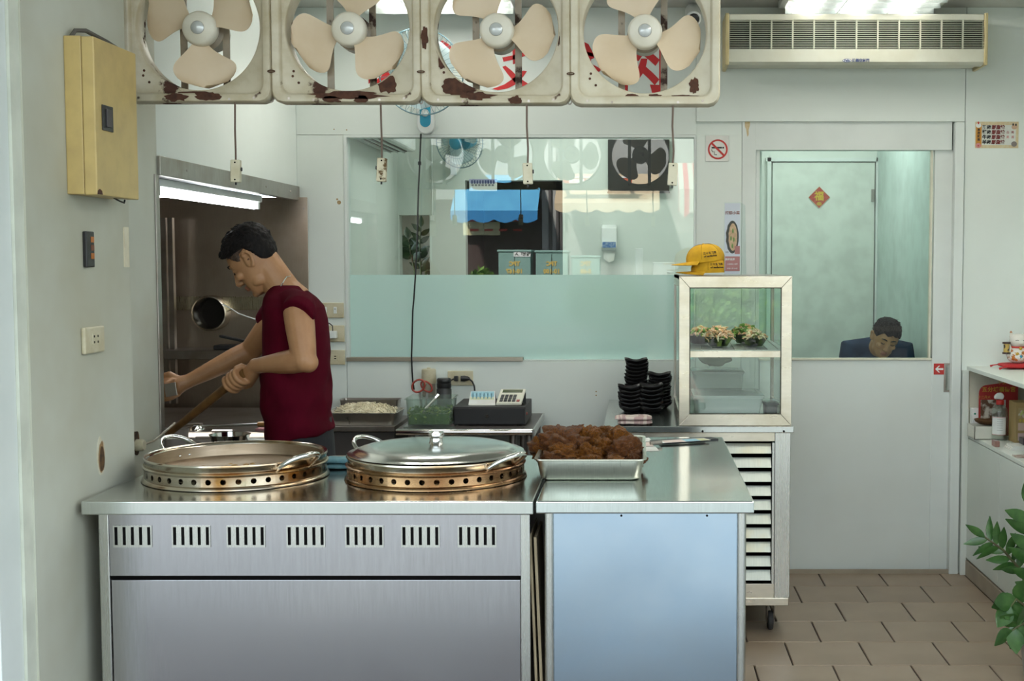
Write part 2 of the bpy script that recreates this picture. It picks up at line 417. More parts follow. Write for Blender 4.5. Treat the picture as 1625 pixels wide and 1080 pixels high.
# ---- room behind the window, and the small room behind the door
BW = mat('back_room_wall', (.72,.76,.71), .5, c2=(.68,.72,.67), scale=2)
FR = 8.1
def px8(x, y): return W(x, y, FR)
rm = struct(bx((-1.62, DW+.11, 0), (-1.5, FR, ZC)), 'wall_left_back_room', BW, label='white left wall of the room behind the window')
mb = MB()
n0, n1, nz1 = px8(634,400).x, px8(682,400).x, px8(650,341).z
o0, o1, oz1 = px8(739,400).x, px8(893,400).x, px8(800,286).z
for a, b, z0, z1 in ((-1.5,n0,0,ZC),(n0,n1,nz1,ZC),(n0,n1,0,.8),(n1,o0,0,ZC),(o0,o1,oz1,ZC),(o1,.62,0,ZC)):
    mb.box((a, FR, z0), (b, FR+.1, z1))
wf = struct(mb, 'wall_back_room', BW, label='far white wall of the room behind the window')
struct(bx((.56, DW+.11, 0), (.62, FR, ZC)), 'wall_divider', BW, label='partition between the two back rooms')
DKW = mat('painted_dark_wall', (.10,.10,.09), .7)  # the passage's darkness is put into this wall colour
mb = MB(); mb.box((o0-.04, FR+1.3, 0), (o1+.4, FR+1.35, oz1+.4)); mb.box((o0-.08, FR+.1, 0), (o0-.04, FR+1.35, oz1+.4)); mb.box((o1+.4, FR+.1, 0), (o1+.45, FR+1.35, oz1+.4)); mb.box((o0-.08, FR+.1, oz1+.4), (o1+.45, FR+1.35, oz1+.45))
struct(mb, 'wall_passage', DKW, label='passage beyond the back room opening, coloured dark as if unlit')
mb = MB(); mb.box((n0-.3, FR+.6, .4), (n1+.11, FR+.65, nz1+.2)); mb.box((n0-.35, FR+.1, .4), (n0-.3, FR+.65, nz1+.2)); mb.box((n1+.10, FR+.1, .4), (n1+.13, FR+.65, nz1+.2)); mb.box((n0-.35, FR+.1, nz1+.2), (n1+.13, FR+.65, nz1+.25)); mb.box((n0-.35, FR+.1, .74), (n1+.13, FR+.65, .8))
struct(mb, 'wall_recess', mat('recess_shade_tone', (.42,.40,.34), .6), label='wall recess holding the plant, its shade put into the colour')  # shade inside the recess is painted as a darker wall colour
struct(bx((.62, FR, 0), (1.62, FR+.1, ZC)), 'wall_office', BW, label='far wall of the small room behind the door')
struct(bx((1.51, DW+.11, 0), (1.62, FR, ZC)), 'wall_office_right', mat('teal_wall', (.55,.66,.62), .5), label='pale teal side wall of the small room')
struct(bx((-1.62, DW+.1, ZC-.05), (1.62, FR+1.4, ZC+.05)), 'ceiling_back_room', CEIL, label='ceiling of the rooms behind')
mb = MB(); D = FR-.02
od = thing('door_2', 'plain white inner door on the far wall of the small room', None, (W(1302,500,D).x, D, 0), kind='structure')
mb = MB(); rect(mb, 1224, 258, 1385, 900, D-.012, .03, z0=.01); mb.build('leaf', mat('inner_door', (.70,.74,.68), .42), od, bev=.002)
mb = MB(); rect(mb, 1216, 250, 1393, 256, D-.02, .04); rect(mb, 1216, 250, 1222, 900, D-.02, .04, z0=0); rect(mb, 1387, 250, 1392, 900, D-.02, .04, z0=0); mb.build('door_frame', TRIM, od)
mb = MB(); rect(mb, 1383, 300, 1388, 320, D-.022, .01); mb.build('hinge', SS_DULL, od)
# ---- outside: arcade, street and the other side of the road (seen only as reflections)
CONC = mat('concrete', (.30,.30,.28), .8, c2=(.24,.24,.22), scale=2)
struct(bx((-9, -3.2, -.15), (9, 1.3, -.02)), 'floor_pavement', mat('pavement', (.36,.36,.34), .8, c2=(.30,.30,.28), scale=2), label='pale concrete pavement in front of the shop')
struct(bx((-9, 1.3, -.15), (9, 2.6, -.02)), 'floor_arcade', mat('arcade_floor', (.09,.085,.08), .6), label='grey floor of the arcade in front of the shop')
struct(bx((-9, .9, 3.3), (9, 2.6, 3.6)), 'ceiling_arcade', mat('arcade_soffit', (.55,.55,.52), .7), label='soffit of the arcade in front of the shop')
mb = MB(); mb.box((-9, 2.5, 0), (-2.3, 2.9, 3.3)); mb.box((2.25, 2.5, 0), (9, 2.9, 3.3)); mb.box((-2.3, 2.6, ZC), (2.25, 2.9, 3.3))
struct(mb, 'wall_shopfront', CONC, label='street wall around the shop opening')
struct(bx((-30, -60, -.4), (30, -3.2, -.15)), 'floor_street', mat('asphalt', (.11,.11,.11), .85, c2=(.15,.15,.15), scale=1), label='asphalt road outside the shop')
# ================================================================== ceiling lights
TUBE = glow('tube_light', (1.0,.985,.91), 27.0)
LOUV = steel('louver', (.75,.80,.80), .25)
def troffer(x0, x1, y0, y1, label, bars=9):
    cx, cy = (x0+x1)/2, (y0+y1)/2
    o = thing('ceiling_light', label, 'ceiling light', (cx, cy, ZC-.002), group='louvred ceiling lights')
    mb = MB(); w = .03
    mb.box((x0-w,y0-w,ZC-.03),(x1+w,y0,ZC)); mb.box((x0-w,y1,ZC-.03),(x1+w,y1+w,ZC)); mb.box((x0-w,y0,ZC-.03),(x0,y1,ZC)); mb.box((x1,y0,ZC-.03),(x1+w,y1,ZC))
    mb.build('frame', TRIM, o, bev=.003)
    n = 3
    for i in range(n):
        x = x0 + (x1-x0)*(i+.5)/n
        MB().tube([(x, y0+.03, ZC-.014), (x, y1-.03, ZC-.014)], .012, 10).build('tube', TUBE, o, smooth=True)
    mb = MB()
    for i in range(bars+1):
        y = y0 + (y1-y0)*i/bars; mb.box((x0, y-.001, ZC-.06), (x1, y+.001, ZC-.03))
    for i in range(1, n):
        x = x0 + (x1-x0)*i/n; mb.box((x-.002, y0, ZC-.07), (x+.002, y1, ZC-.03))
    mb.build('louver', LOUV, o)
    return o
troffer(.70, 1.40, 4.95, 6.12, 'louvred ceiling light above the air curtain')
troffer(-1.28, -.58, 4.95, 6.12, 'louvred ceiling light above the wall fan')
troffer(.70, 1.40, 3.1, 4.3, 'added unseen louvred ceiling light nearer the street, right bay')  # unseen fixture, added for its light on the counter side
def plate_light(c, w, d, e, label):
    o = thing('ceiling_light', label, 'ceiling light', c)
    x, y, z = c
    bx((x-w/2, y-d/2, z-.03), (x+w/2, y+d/2, z)).build('housing', WHITEP, o, bev=.004)
    bx((x-w/2+.02, y-d/2+.02, z-.036), (x+w/2-.02, y+d/2-.02, z-.0305)).build('diffuser', glow('panel_glow_%d' % int(e*10), (.98,1,.95), e), o)
plate_light((-.35, 7.3, ZC-.052), .9, .6, 7.5, 'flat ceiling lamp in the room behind the window')
plate_light((1.06, 7.2, ZC-.052), .5, .5, 12.0, 'flat ceiling lamp in the small room behind the door')
# fluorescent tube under the hood of the cooking niche
o = thing('tube_lamp', 'glowing fluorescent tube lamp under the steel hood', 'lamp', (-1.72, 5.2, 1.82))
bx((-1.75, 4.58, 1.808), (-1.69, 5.82, 1.838)).build('housing', WHITEP, o, bev=.004)
MB().tube([(-1.72, 4.61, 1.79), (-1.72, 5.79, 1.79)], .014, 12).build('tube', glow('niche_tube', (.95,1,1), 14), o, smooth=True)
for y in (4.595, 5.805): bx((-1.74, y-.015, 1.776), (-1.70, y+.015, 1.81)).build('lamp_holder', WHITEP, o, bev=.003)
# ================================================================== row of four exhaust fans
FD = 3.95; SF = F / FD
FRUST = painted_rust('fan_frame_paint', (.56,.50,.37), (.085,.032,.018), .62, .645, 4.2, grime=(.40,.33,.20))
FRUST4 = painted_rust('fan_frame_clean', (.58,.53,.40), (.10,.04,.02), .70, .72, 5, grime=(.46,.39,.26))
BLADE = mat('fan_blade', (.66,.53,.37), .38, c2=(.60,.46,.30), scale=6)
HUBM = mat('fan_hub', (.70,.66,.55), .35, c2=(.64,.59,.47), scale=12)
BRK = painted_rust('fan_bracket', (.34,.28,.20), (.06,.03,.02), .55, .62, 9)
DUCT = mat('fan_duct', (.62,.64,.60), .35, c2=(.52,.50,.42), scale=8)
RUSTM = mat('rust_flake', (.085,.034,.018), .95, c2=(.05,.02,.012), scale=45, bmp=.4, bscale=90)
CORD = mat('cord_brown', (.13,.085,.06), .6)
def rsq(a, half, rc):
    c, s = math.cos(a), math.sin(a); k = half / max(abs(c), abs(s)); x, y = c*k, s*k
    ix, iy = half - rc, half - rc
    if abs(x) > ix and abs(y) > iy:
        # ray against the corner arc
        sx, sy = math.copysign(ix, x), math.copysign(iy, y)
        b = c*sx + s*sy; t = b + math.sqrt(max(0, b*b - (sx*sx+sy*sy-rc*rc))); x, y = c*t, s*t
    return x, y
def fan_frame_mesh(m):
    N = 128; half = .2285; A = [2*PI*(i+.5)/N for i in range(N)]
    def sq(h, rc, y): return [V(rsq(a,h,rc)[0], y, rsq(a,h,rc)[1]) for a in A]
    def ci(r, y): return [V(r*math.cos(a), y, r*math.sin(a)) for a in A]
    R = [sq(half,.034,.035), sq(half,.034,-.012), sq(half-.005,.032,-.020), sq(half-.022,.03,-.020), sq(half-.027,.030,-.016), sq(half-.030,.030,.002),
         sq(half-.034,.028,.004), ci(.1925,.004), ci(.189,.008), ci(.189,.085), ci(.193,.085), ci(.196,.012), sq(half-.008,.03,.010), sq(half-.008,.03,.035)]
    return MB().loft(R, False, True)
def blade_mb(ang, R=.178):
    mb = MB(); n = 22
    # rounded paddle: parametric outline, wider towards the tip, twisted
    rows = []
    for i in range(n+1):
        u = i/n; r = .040 + (R-.040)*u
        w = (.80 + .74*math.sin(min(1, u*1.25)*PI*.5)) * (1 if u < .5 else max(0.0, 1-((u-.5)/.5006)**3.4)**.5)
        a0 = ang - w*.40 + .12*u; a1 = ang + w*.52 + .12*u
        row = []
        for j in range(9):
            v = j/8; a = a0 + (a1-a0)*v
            y = (v-.5)*(.022 + .026*u)
            row.append(V(r*math.cos(a), y, r*math.sin(a)))
        rows.append(row)
    rings = [row + [p + V(0,.0025,0) for p in row[::-1]] for row in rows]
    return mb.loft(rings)
def hanging_switch(root, x0, pts, y_top, y_bot, rot, dirty, fan_x, label):
    "cord and in-line rocker switch that hangs below a fan"
    c = W(x0, (y_top+y_bot)/2, FD-.01); w, hh = .0145, (y_bot-y_top)/SF/2
    P = [W(x, y, FD-.01) for x, y in pts] + [c + V(0,0,hh)]
    MB().tube(P, .0032, 6).build('cord', CORD, root, smooth=True)
    M = Matrix.Translation(c) @ Matrix.Rotation(rot, 4, 'Y')
    mb = MB().box((-w,-.011,-hh), (w,.011,hh)); mb.move(M)
    sw = mb.build('switch', painted_rust('switch_grubby', (.60,.53,.36), (.16,.09,.03), .53, .6, 40) if dirty else BEIGEP, root, bev=.003, label=label)
    mb = MB().tube([(-w-.004,0,.006),(-w-.001,0,.006)] if fan_x % 2 else [(w+.004,0,.006),(w+.001,0,.006)], .006, 10); mb.tube([(0,0,-hh-.008),(0,0,-hh)], .003, 6); mb.move(M)
    mb.build('rocker', BLACKP, sw)
    mb = MB(); mb.lathe([(0,0),(.0026,0),(.0026,.001),(0,.001)], (0,-.012,hh-.008), 8, 'Y'); mb.lathe([(0,0),(.0026,0),(.0026,.001),(0,.001)], (0,-.012,-hh+.008), 8, 'Y'); mb.move(M); mb.build('screw', DARK, sw)
fan_specs = [  # centre px, blade phase, labels
    (312.5, 43, 25, 'exhaust fan nearest the electric box, leftmost of the four', FRUST),
    (550.5, 44, 70, 'exhaust fan left of the wall fan with rust in its lower right corner', FRUST),
    (787.0, 46, -12, 'exhaust fan right of the wall fan with rust in its lower left corner', FRUST),
    (1023.5, 48, 94, 'exhaust fan with its three cream blades clear to see, rightmost of four', FRUST4)]
sw_specs = [(374.5, [(373,160),(373,205),(374,238)], 254, 289, .02, False), (606, [(604,160),(605,200),(606,232)], 251, 288, .05, True),
            (837.5, [(836,162),(836,200),(838,236)], 259, 292, -.03, False), (1067.5, [(1068,166),(1067,200),(1069,240)], 259, 294, .06, False)]
frame_me = {}
for i, (cx_, cy_, ph, lab, fm) in enumerate(fan_specs):
    c = W(cx_, cy_, FD)
    root = thing('exhaust_fan', lab, 'fan', c, group='exhaust fans in a row')
    mb = fan_frame_mesh(fm)
    off = V(i*1.7, 0, i*.9)
    fr = mb.build('frame', fm, root, smooth=True, ang=50, local=True)
    for k, (sx_, sz_) in enumerate(((-.175,-.215),(.175,-.215),(-.1,-.219),(.1,-.219))):
        MB().lathe([(0,0),(.004,0),(.003,.002),(0,.002)], (sx_, -.0205, sz_), 8, 'Y').build('screw', SS_DULL, root, local=True)
    for sx_ in (-.072, .06):
        b = MB().box((sx_-.0105, .088, -.2), (sx_+.0105, .094, .2)); b.box((sx_-.0105, .02, -.196), (sx_+.0105, .09, -.188))
        b.build('bracket', BRK, root, local=True)
    MB().lathe([(0,.16),(.05,.16),(.055,.15),(.055,.085),(.03,.07),(0,.07)], (0,0,0), 24, 'Y').build('motor', BRK, root, smooth=True, local=True)
    hub = MB().lathe([(0,.05),(.05,.05),(.053,.045),(.053,.022),(.050,.012),(.044,.008),(.021,.004),(.0205,.006),(0,.006)], (0,0,0), 40, 'Y').build('hub', HUBM, root, smooth=True, local=True)
    MB().lathe([(0,-.006),(.012,-.004),(.0195,.002),(.0195,.008),(0,.008)], (0,0,0), 24, 'Y').build('hub_cap', mat('hub_cap', (.62,.64,.62), .25, .3), hub, smooth=True, local=True)
    for k in range(3):
        b = blade_mb(math.radians(ph + 120*k)); b.v = [v + V(0,.032,0) for v in b.v]
        b.build('blade', BLADE, root, smooth=True, local=True)
    hanging_switch(root, *sw_specs[i], i, 'grubby beige in-line switch' if i == 1 else 'beige in-line switch')
    # hanger rods up to the ceiling
    for sx_ in (-.15, .15): MB().tube([(sx_, .03, .22), (sx_, .03, ZC-c.z-.002)], .005, 8).build('hanger_rod', BRK, root, local=True)
    # flaked rust patches along the lower edge, where the paint has come off
    spots = {0: [(-.06,-.213,.035,.012),(.035,-.211,.04,.012),(-.01,-.198,.05,.006)],
             1: [(.0,-.205,.10,.012),(.12,-.168,.03,.028),(-.045,-.218,.03,.009),(.045,-.218,.02,.012)],
             2: [(-.12,-.172,.045,.032),(-.06,-.205,.05,.012),(-.165,-.09,.012,.03),(.06,-.216,.02,.012),(-.214,-.03,.011,.035),(.19,-.03,.004,.02)],
             3: [(.15,-.165,.016,.024),(.12,-.198,.04,.004),(-.04,-.197,.02,.006),(.03,-.197,.02,.006)]}[i]
    for q, (u, w_, ru, rw) in enumerate(spots):
        pts = []
        for j in range(26):
            a = 2*PI*j/26; k = 1 + .55*noise.noise(V(math.cos(a)*2.1+q*3+i*7, math.sin(a)*2.1, q))
            x, z = u + ru*k*math.cos(a), w_ + rw*k*math.sin(a)
            rr = math.hypot(x, z)
            if rr < .193: x, z = x*.193/rr, z*.193/rr
            x = max(-.226, min(.226, x)); z = max(-.2275, z)
            pts.append((x, z))
        on_rim = abs(w_) > .2 or abs(u) > .2
        mb = MB().prism([V(x, -.0212 if on_rim else .0022, z) for x, z in pts], (0, .002, 0))
        mb.build('rust_patch', RUSTM, root, local=True)
    for (u, w_) in ((-.165,-.13),(-.168,-.145),(-.15,-.165)) if i != 2 else ((-.16,-.13),(-.145,-.155)):
        MB().lathe([(0,0),(.004,0),(.004,.0015),(0,.0015)], (u,.0028,w_), 8, 'Y').build('rust_hole', RUSTM, root, local=True)
# twisted wire ties holding neighbouring frames together
for x, y in ((430.5,113),(668,114),(905.5,117)):
    p = W(x, y, FD-.024)
    pts = [p + V(.011*math.cos(a), -.002, .003*math.sin(a)) for a in [2*PI*k/14 for k in range(14)]]
    MB().tube(pts, .0016, 6, closed=True).build('wire_tie', RUSTM, label={430.5:'rusty wire tie between the first two exhaust fans', 668:'rusty wire tie between the two middle exhaust fans', 905.5:'rusty wire tie beside the fan with clear blades'}[x], cat='wire tie', smooth=True)
for x, y in ((431,157),(668,160),(904,161)):
    p = W(x, y, FD+.012); pts = [p + V(.006*math.cos(a), 0, .009*math.sin(a)) for a in [2*PI*k/14 for k in range(14)]]
    MB().tube(pts, .002, 6, closed=True).build('ring_hook', SS_DULL, smooth=True, cat='hook', label={431:'small steel ring under the joint of the first two fans', 668:'small steel ring above the wall fan', 904:'small steel ring beside the rightmost exhaust fan'}[x])
# ================================================================== wall fan above the window
BLUEP = mat('blue_plastic', (.03,.30,.45), .35, c2=(.03,.26,.40), scale=10)
WIRE = mat('guard_wire', (.16,.28,.32), .35, .4)
def guard(mb, c, R, n=44, tilt=None, bulge=.05, dep=.09, w=.0011):
    M = Matrix.Translation(Vector(c)) @ (tilt or Matrix.Identity(4))
    parts = MB()
    for k in range(n):
        a = 2*PI*k/n; d = V(math.cos(a), 0, math.sin(a))
        parts.tube([d*R*.24 + V(0,-bulge,0), d*R*.62 + V(0,-bulge*.9,0), d*R*.93 + V(0,-bulge*.35,0), d*R], w, 4, cap=False)
        parts.tube([d*R, d*R*.93 + V(0,dep*.5,0), d*R*.55+V(0,dep,0), d*R*.2+V(0,dep,0)], w, 4, cap=False)
    for rr, y, ww in ((R,0,w*3.0),(R*.62,-bulge*.9,w),(R*.24,-bulge,w*1.6),(R*.6,dep*.95,w)):
        parts.tube([V(rr*math.cos(2*PI*k/48), y, rr*math.sin(2*PI*k/48)) for k in range(48)], ww, 5, closed=True)
    parts.move(M); mb.add(parts.v, parts.f)
def wall_fan(name, label, c, R, tilt, base, base_top, bm_, knob=True, blade_m=None, cordpts=None):
    root = thing(name, label, 'fan', base)
    mb = MB(); guard(mb, c, R, tilt=tilt); mb.build('guard', WIRE, root)
    M = Matrix.Translation(Vector(c)) @ tilt
    mb = MB()
    for k in range(3):
        b = blade_mb(2*PI*k/3+.4, R*.86); b.v = [M @ (v*1.0 + V(0,.0,0)) for v in b.v]; mb.add(b.v, b.f)
    mb.build('blades', blade_m or mat('clear_blue_blade', (.55,.68,.70), .25), root, smooth=True)
    mb = MB().lathe([(0,-.056),(.03,-.056),(.042,-.05),(.042,-.046),(0,-.046)], (0,0,0), 24, 'Y'); mb.lathe([(0,.04),(.05,.045),(.055,.06),(.045,.15),(.02,.17),(0,.17)], (0,0,0), 20, 'Y'); mb.move(M); mb.build('motor', bm_, root, smooth=True)
    return root
tilt = Matrix.Rotation(math.radians(14), 4, 'X') @ Matrix.Rotation(math.radians(-4), 4, 'Z')
c = W(668, 114, 5.98); b = W(676, 185, DW-.03)
wfan = wall_fan('wall_fan', 'blue and white wall fan above the window, behind the exhaust fans', c, .197, tilt, V(b.x, DW, b.z-.08), None, WHITEP)
def pill(cx, cz, w, h, y0, y1, n=16):
    pts = [V(cx + w*math.cos(a), y0, cz + h - w + w*math.sin(a)) for a in [PI*k/n for k in range(n+1)]] + [V(cx + w*math.cos(a), y0, cz - h + w + w*math.sin(a)) for a in [PI + PI*k/n for k in range(n+1)]]
    return MB().prism(pts, (0, y1-y0, 0))
pill(b.x, b.z, .042, .085, DW-.05, DW-.001).build('base', WHITEP, wfan, bev=.006)
pill(b.x, b.z+.01, .026, .062, DW-.053, DW-.0495).build('panel', BLUEP, wfan, bev=.001)
MB().lathe([(0,0),(.017,0),(.018,.004),(.018,.012),(0,.012)], (b.x, DW-.066, b.z+.015), 20, 'Y').build('knob', WHITEP, wfan, smooth=True)
MB().tube([V(b.x, DW-.03, b.z+.07), V(b.x, DW-.06, b.z+.12), V(c.x, 6.1, c.z)], .022, 10).build('arm', BLUEP, wfan, smooth=True)
MB().tube([W(x, y, DW-.02) for x, y in ((668,212),(667,235),(666,262),(664,300),(662,380),(659,440),(657,470),(655,493),(654,530),(653,568),(654,590),(655,604),(657,618))], .0042, 6).build('cord', BLACKP, wfan, smooth=True)
mb = MB(); q = W(666, 259, DW-.02); mb.box((q.x-.007, q.y-.007, q.z-.008), (q.x+.007, q.y+.007, q.z+.008)); mb.build('cord_clip', BLACKP, wfan)
# ================================================================== steel cooking counter at the left
ZT = .90
YF = G(500, 795, ZT).y; SFc = F / YF
def fx(x): return W(x, 800, YF).x
XA, XB = fx(128), fx(846)
YB = G(530, 722, ZT).y
zap = W(500, 817, YF).z                                    # lower edge of the top's apron
ctr = thing('cooking_counter', 'long stainless cooking counter with slotted vents and two burners', 'counter', ((XA+XB)/2, (YF+YB)/2, 0))
mb = MB(); mb.box((XA, YF, zap), (XB, YB, ZT)); mb.build('worktop', SS_TOP, ctr, bev=.004, seg=3)
yp = YF + .035
def fz(y, d=yp): return W(500, y, d).z
b0, b1 = fx(146)+.0, fx(839)
mb = MB(); mb.box((b0, yp+.02, .05), (b1, YB-.02, zap)); mb.build('carcass', SS_DULL, ctr)
mb = MB(); mb.box((b0, yp, .03), (b0+.028, yp+.04, zap)); mb.build('corner_post', SS, ctr, bev=.003)
mb = MB(); mb.box((b1-.026, yp, .03), (b1, yp+.04, zap)); mb.build('corner_post', SS, ctr, bev=.003)
zg = fz(914)
mb = MB(); mb.box((b0+.028, yp+.004, zg), (b1-.026, yp+.02, zap)); mb.build('vent_panel', SS_FRONT, ctr, bev=.001)
mb = MB(); mb.box((b0+.030, yp+.006, .06), (b1-.028, yp+.02, zg-.012)); mb.build('lower_panel', SS_FRONT, ctr, bev=.001)
mb = MB(); mb.box((b0+.028, yp+.019, zg-.014), (b1-.026, yp+.021, zg+.002)); mb.build('shadow_gap', DARK, ctr)
for vx in (210, 303, 390, 485, 578, 667, 757):
    c = W(vx, 851, yp); w, h = .0525, .030; y0 = yp + .0035
    mb = MB(); mb.box((c.x-w, y0-.003, c.z-h), (c.x+w, y0, c.z-h+.0065)); mb.box((c.x-w, y0-.003, c.z+h-.004), (c.x+w, y0, c.z+h))
    n = 5; sl = .0042; p = (2*w-.016)/(n-1)
    edges = [-w] + sum([[-w+.008+p*k-sl, -w+.008+p*k+sl] for k in range(n)], []) + [w]
    for k in range(0, len(edges), 2): mb.box((c.x+edges[k], y0-.003, c.z-h+.0065), (c.x+edges[k+1], y0, c.z+h-.004))
    v = mb.build('vent_plate', SS, ctr)
    bx((c.x-w+.003, y0-.0008, c.z-h+.005), (c.x+w-.003, y0-.0002, c.z+h-.003)).build('slot_dark_sheet', DARK, v)  # flat black sheet stands in for the dark inside the slots
for lx in (b0+.03, b1-.03):
    for ly in (yp+.06, YB-.06): MB().lathe([(.02,0),(.024,.004),(.02,.05)], (lx, ly, 0), 12).build('foot', SS_DULL, ctr, smooth=True)
# ---- pots on the burners
POT_IN = steel('pot_inside', (.36,.28,.20), .42, (2,2,60), dirt=(.22,.15,.09), dscale=9, dlo=.5, dhi=.85)
POT_OUT = steel('pot_outside', (.66,.61,.52), .16, (2,2,30), dirt=(.30,.17,.06), dscale=3.0, dlo=.50, dhi=.66)
RING1 = steel('burner_ring', (.60,.54,.44), .22, (2,2,20), dirt=(.28,.15,.05), dscale=3.4, dlo=.46, dhi=.62)
RING2 = steel('burner_ring_brown', (.42,.27,.14), .26, (2,2,20), dirt=(.20,.09,.04), dscale=4, dlo=.42, dhi=.62)
def burner_ring(c, m, label):
    o = thing('burner_ring', label, 'burner ring', c); N = 40; R = .262
    def P(a, z, r=R): return V(r*math.cos(a), r*math.sin(a), z)
    mb = MB(); z0, z1, zc_, rh = .012, .038, .026, .0085
    mb.lathe([(R,.012),(R+.006,.008),(R+.008,.002),(R+.004,.0),(R-.004,.0),(R-.004,.006),(R-.003,.012)], (0,0,0), 80, closed=True)
    mb.lathe([(R,.038),(R+.004,.041),(R+.005,.045),(R+.001,.048),(R-.003,.046),(R-.003,.038)], (0,0,0), 80, closed=True)
    for k in range(N):
        ac = 2*PI*k/N; d = PI/N
        outer = [(-d,z0),(0,z0),(d,z0),(d,zc_),(d,z1),(0,z1),(-d,z1),(-d,zc_)]
        inner = [(math.cos(t_)*rh/R, zc_+math.sin(t_)*rh) for t_ in [PI*1.25+PI/4*q for q in range(8)]]
        for rr, flip in ((R, 0), (R-.003, 1)):
            vs = [P(ac+a, z, rr) for a, z in outer] + [P(ac+a, z, rr) for a, z in inner]
            mb.add(vs, [((q, (q+1) % 8, 8+(q+1) % 8, 8+q)) for q in range(8)])
        vs = [P(ac+a, z, R) for a, z in inner] + [P(ac+a, z, R-.003) for a, z in inner]
        mb.add(vs, [(q, (q+1) % 8, 8+(q+1) % 8, 8+q) for q in range(8)])
    mb.build('perforated_band', m, o, smooth=True, local=True); return o
def handle(root, az, m, R=.262, z=.064, up=.56):
    d = V(math.cos(az), math.sin(az), 0); t_ = V(-d.y, d.x, 0); pts = []
    for k in range(17):
        a = PI*k/16; w = .058*math.cos(a); out = .076*math.sin(a)**.75 if math.sin(a) > 0 else 0
        pts.append(d*(math.sqrt(max(R*R-w*w, 0)) + out*.86 - .004) + t_*w*1.05 + V(0,0,z - .012 + out*up))
    MB().tube(pts, .0068, 10).build('handle', m, root, smooth=True, local=True)
PB = V(0,0,0)
cp1 = V(W(376, 722, 3.81).x, 3.81, ZT); cp2 = V(W(692.5, 722, 3.81).x, 3.81, ZT)
burner_ring(cp1, RING1, 'perforated burner ring under the open pot'); burner_ring(cp2, RING2, 'browned perforated burner ring under the lidded pot')
def pot(c, label, lidded):
    o = thing('cooking_pot', label, 'pot', c)
    MB().lathe([(.0,.004),(.22,.004),(.245,.012),(.252,.030),(.2600,.046),(.2610,.063),(.2635,.065),(.2645,.068),(.2625,.072),(.258,.071),(.252,.064),(.249,.030),(.242,.013),(.22,.008),(0,.008)], (0,0,0), 96).build('bowl', [POT_OUT], o, smooth=True, local=True, ang=60)
    for az in (146, -34): handle(o, math.radians(az), SS_CHROME)
    for a in (150, 142):
        a = math.radians(a); MB().ball((.249*math.cos(a), .249*math.sin(a), .042), (.005,.005,.004), 8, 6).build('rivet', SS_CHROME, o, smooth=True, local=True)
    return o
op = pot(cp1, 'large open shallow steel pot with food scraps inside', False)
MB().lathe([(0,.0085),(.22,.0085),(.2405,.0135),(.2475,.030),(.2505,.063),(.2512,.063),(.2485,.030)], (0,0,0), 96, closed=True).build('inner_lining', POT_IN, op, smooth=True, local=True)
FOOD = mat('stew_bits', (.42,.26,.09), .5, c2=(.22,.11,.04), scale=60, bmp=.3)
mb = MB(); random.seed(3)
for k in range(70):
    a = random.uniform(0, 2*PI); r = .225*math.sqrt(random.random()); q = random.uniform(.006,.013)
    mb.ball((r*math.cos(a), r*math.sin(a), .012), (q*1.4, q, q*.8), 7, 5, Matrix.Rotation(random.uniform(0,3), 3, 'Z'))
mb.build('food_scraps', FOOD, op, smooth=True, kind='stuff', local=True)
lp = pot(cp2, 'large shallow steel pot under a domed lid', True)
lid = thing('pot_lid', 'shiny domed steel lid with a round knob', 'lid', cp2 + V(0,0,.0735))
MB().lathe([(.259,0),(.2615,.002),(.258,.004),(.246,.0045),(.240,.008),(.230,.014),(.212,.019),(.17,.023),(.10,.026),(0,.028),(0,.026),(.10,.024),(.17,.021),(.210,.017),(.228,.012),(.238,.004),(.245,.001)], (0,0,0), 96, closed=True).build('dome', steel('lid_steel', (.70,.71,.69), .17, (2,2,30), bmp=.01, wave=.02, wscale=6), lid, smooth=True, local=True, ang=60)
MB().lathe([(0,.026),(.024,.026),(.020,.030),(.0185,.042),(.022,.046),(.0245,.052),(.023,.059),(.014,.063),(0,.064)], (0,0,0), 32).build('knob', SS_CHROME, lid, smooth=True, local=True)
# folded blue cloth between the pots
CLOTHB = mat('blue_cloth', (.20,.40,.44), .95, c2=(.13,.28,.33), scale=30, bmp=.5, bscale=250)
def folded_cloth(name, c, w, d, h, layers, m, label, cat='cloth', rz=0.0, seed=1):
    random.seed(seed); root = thing(name, label, cat, c, rz)
    for L in range(layers):
        lh = h/layers; rings = []; n = 11; dx, dw = random.uniform(-.01,.01), random.uniform(.88,1.0)
        for i in range(n):
            u = i/(n-1); x = (u-.5)*w*dw + dx; ring = []
            env = min(1, math.sin(PI*min(max(u,.03),.97))*3)
            for j in range(14):
                a = 2*PI*j/14; sy = math.copysign(abs(math.cos(a))**.6, math.cos(a)); sz = math.copysign(abs(math.sin(a))**.7, math.sin(a))
                nzv = .012*noise.noise(V(x*30+seed, sy*2, L*3))*min(1, w*5)
                zz = (sz*.5*env + .5)*lh + L*lh + (nzv*.5 if sz > 0 and L == layers-1 else 0)
                ring.append(V(x, sy*d/2*(.85+.15*env) + nzv, max(zz, .0005)))
            rings.append(ring)
        MB().loft(rings).build('fold', m[L % len(m)] if isinstance(m, list) else m, root, smooth=True, local=True, ang=80)
    return root
folded_cloth('folded_cloth', G(545, 742, ZT), .13, .09, .034, 2, CLOTHB, 'light blue folded cloth between the two pots', seed=4)
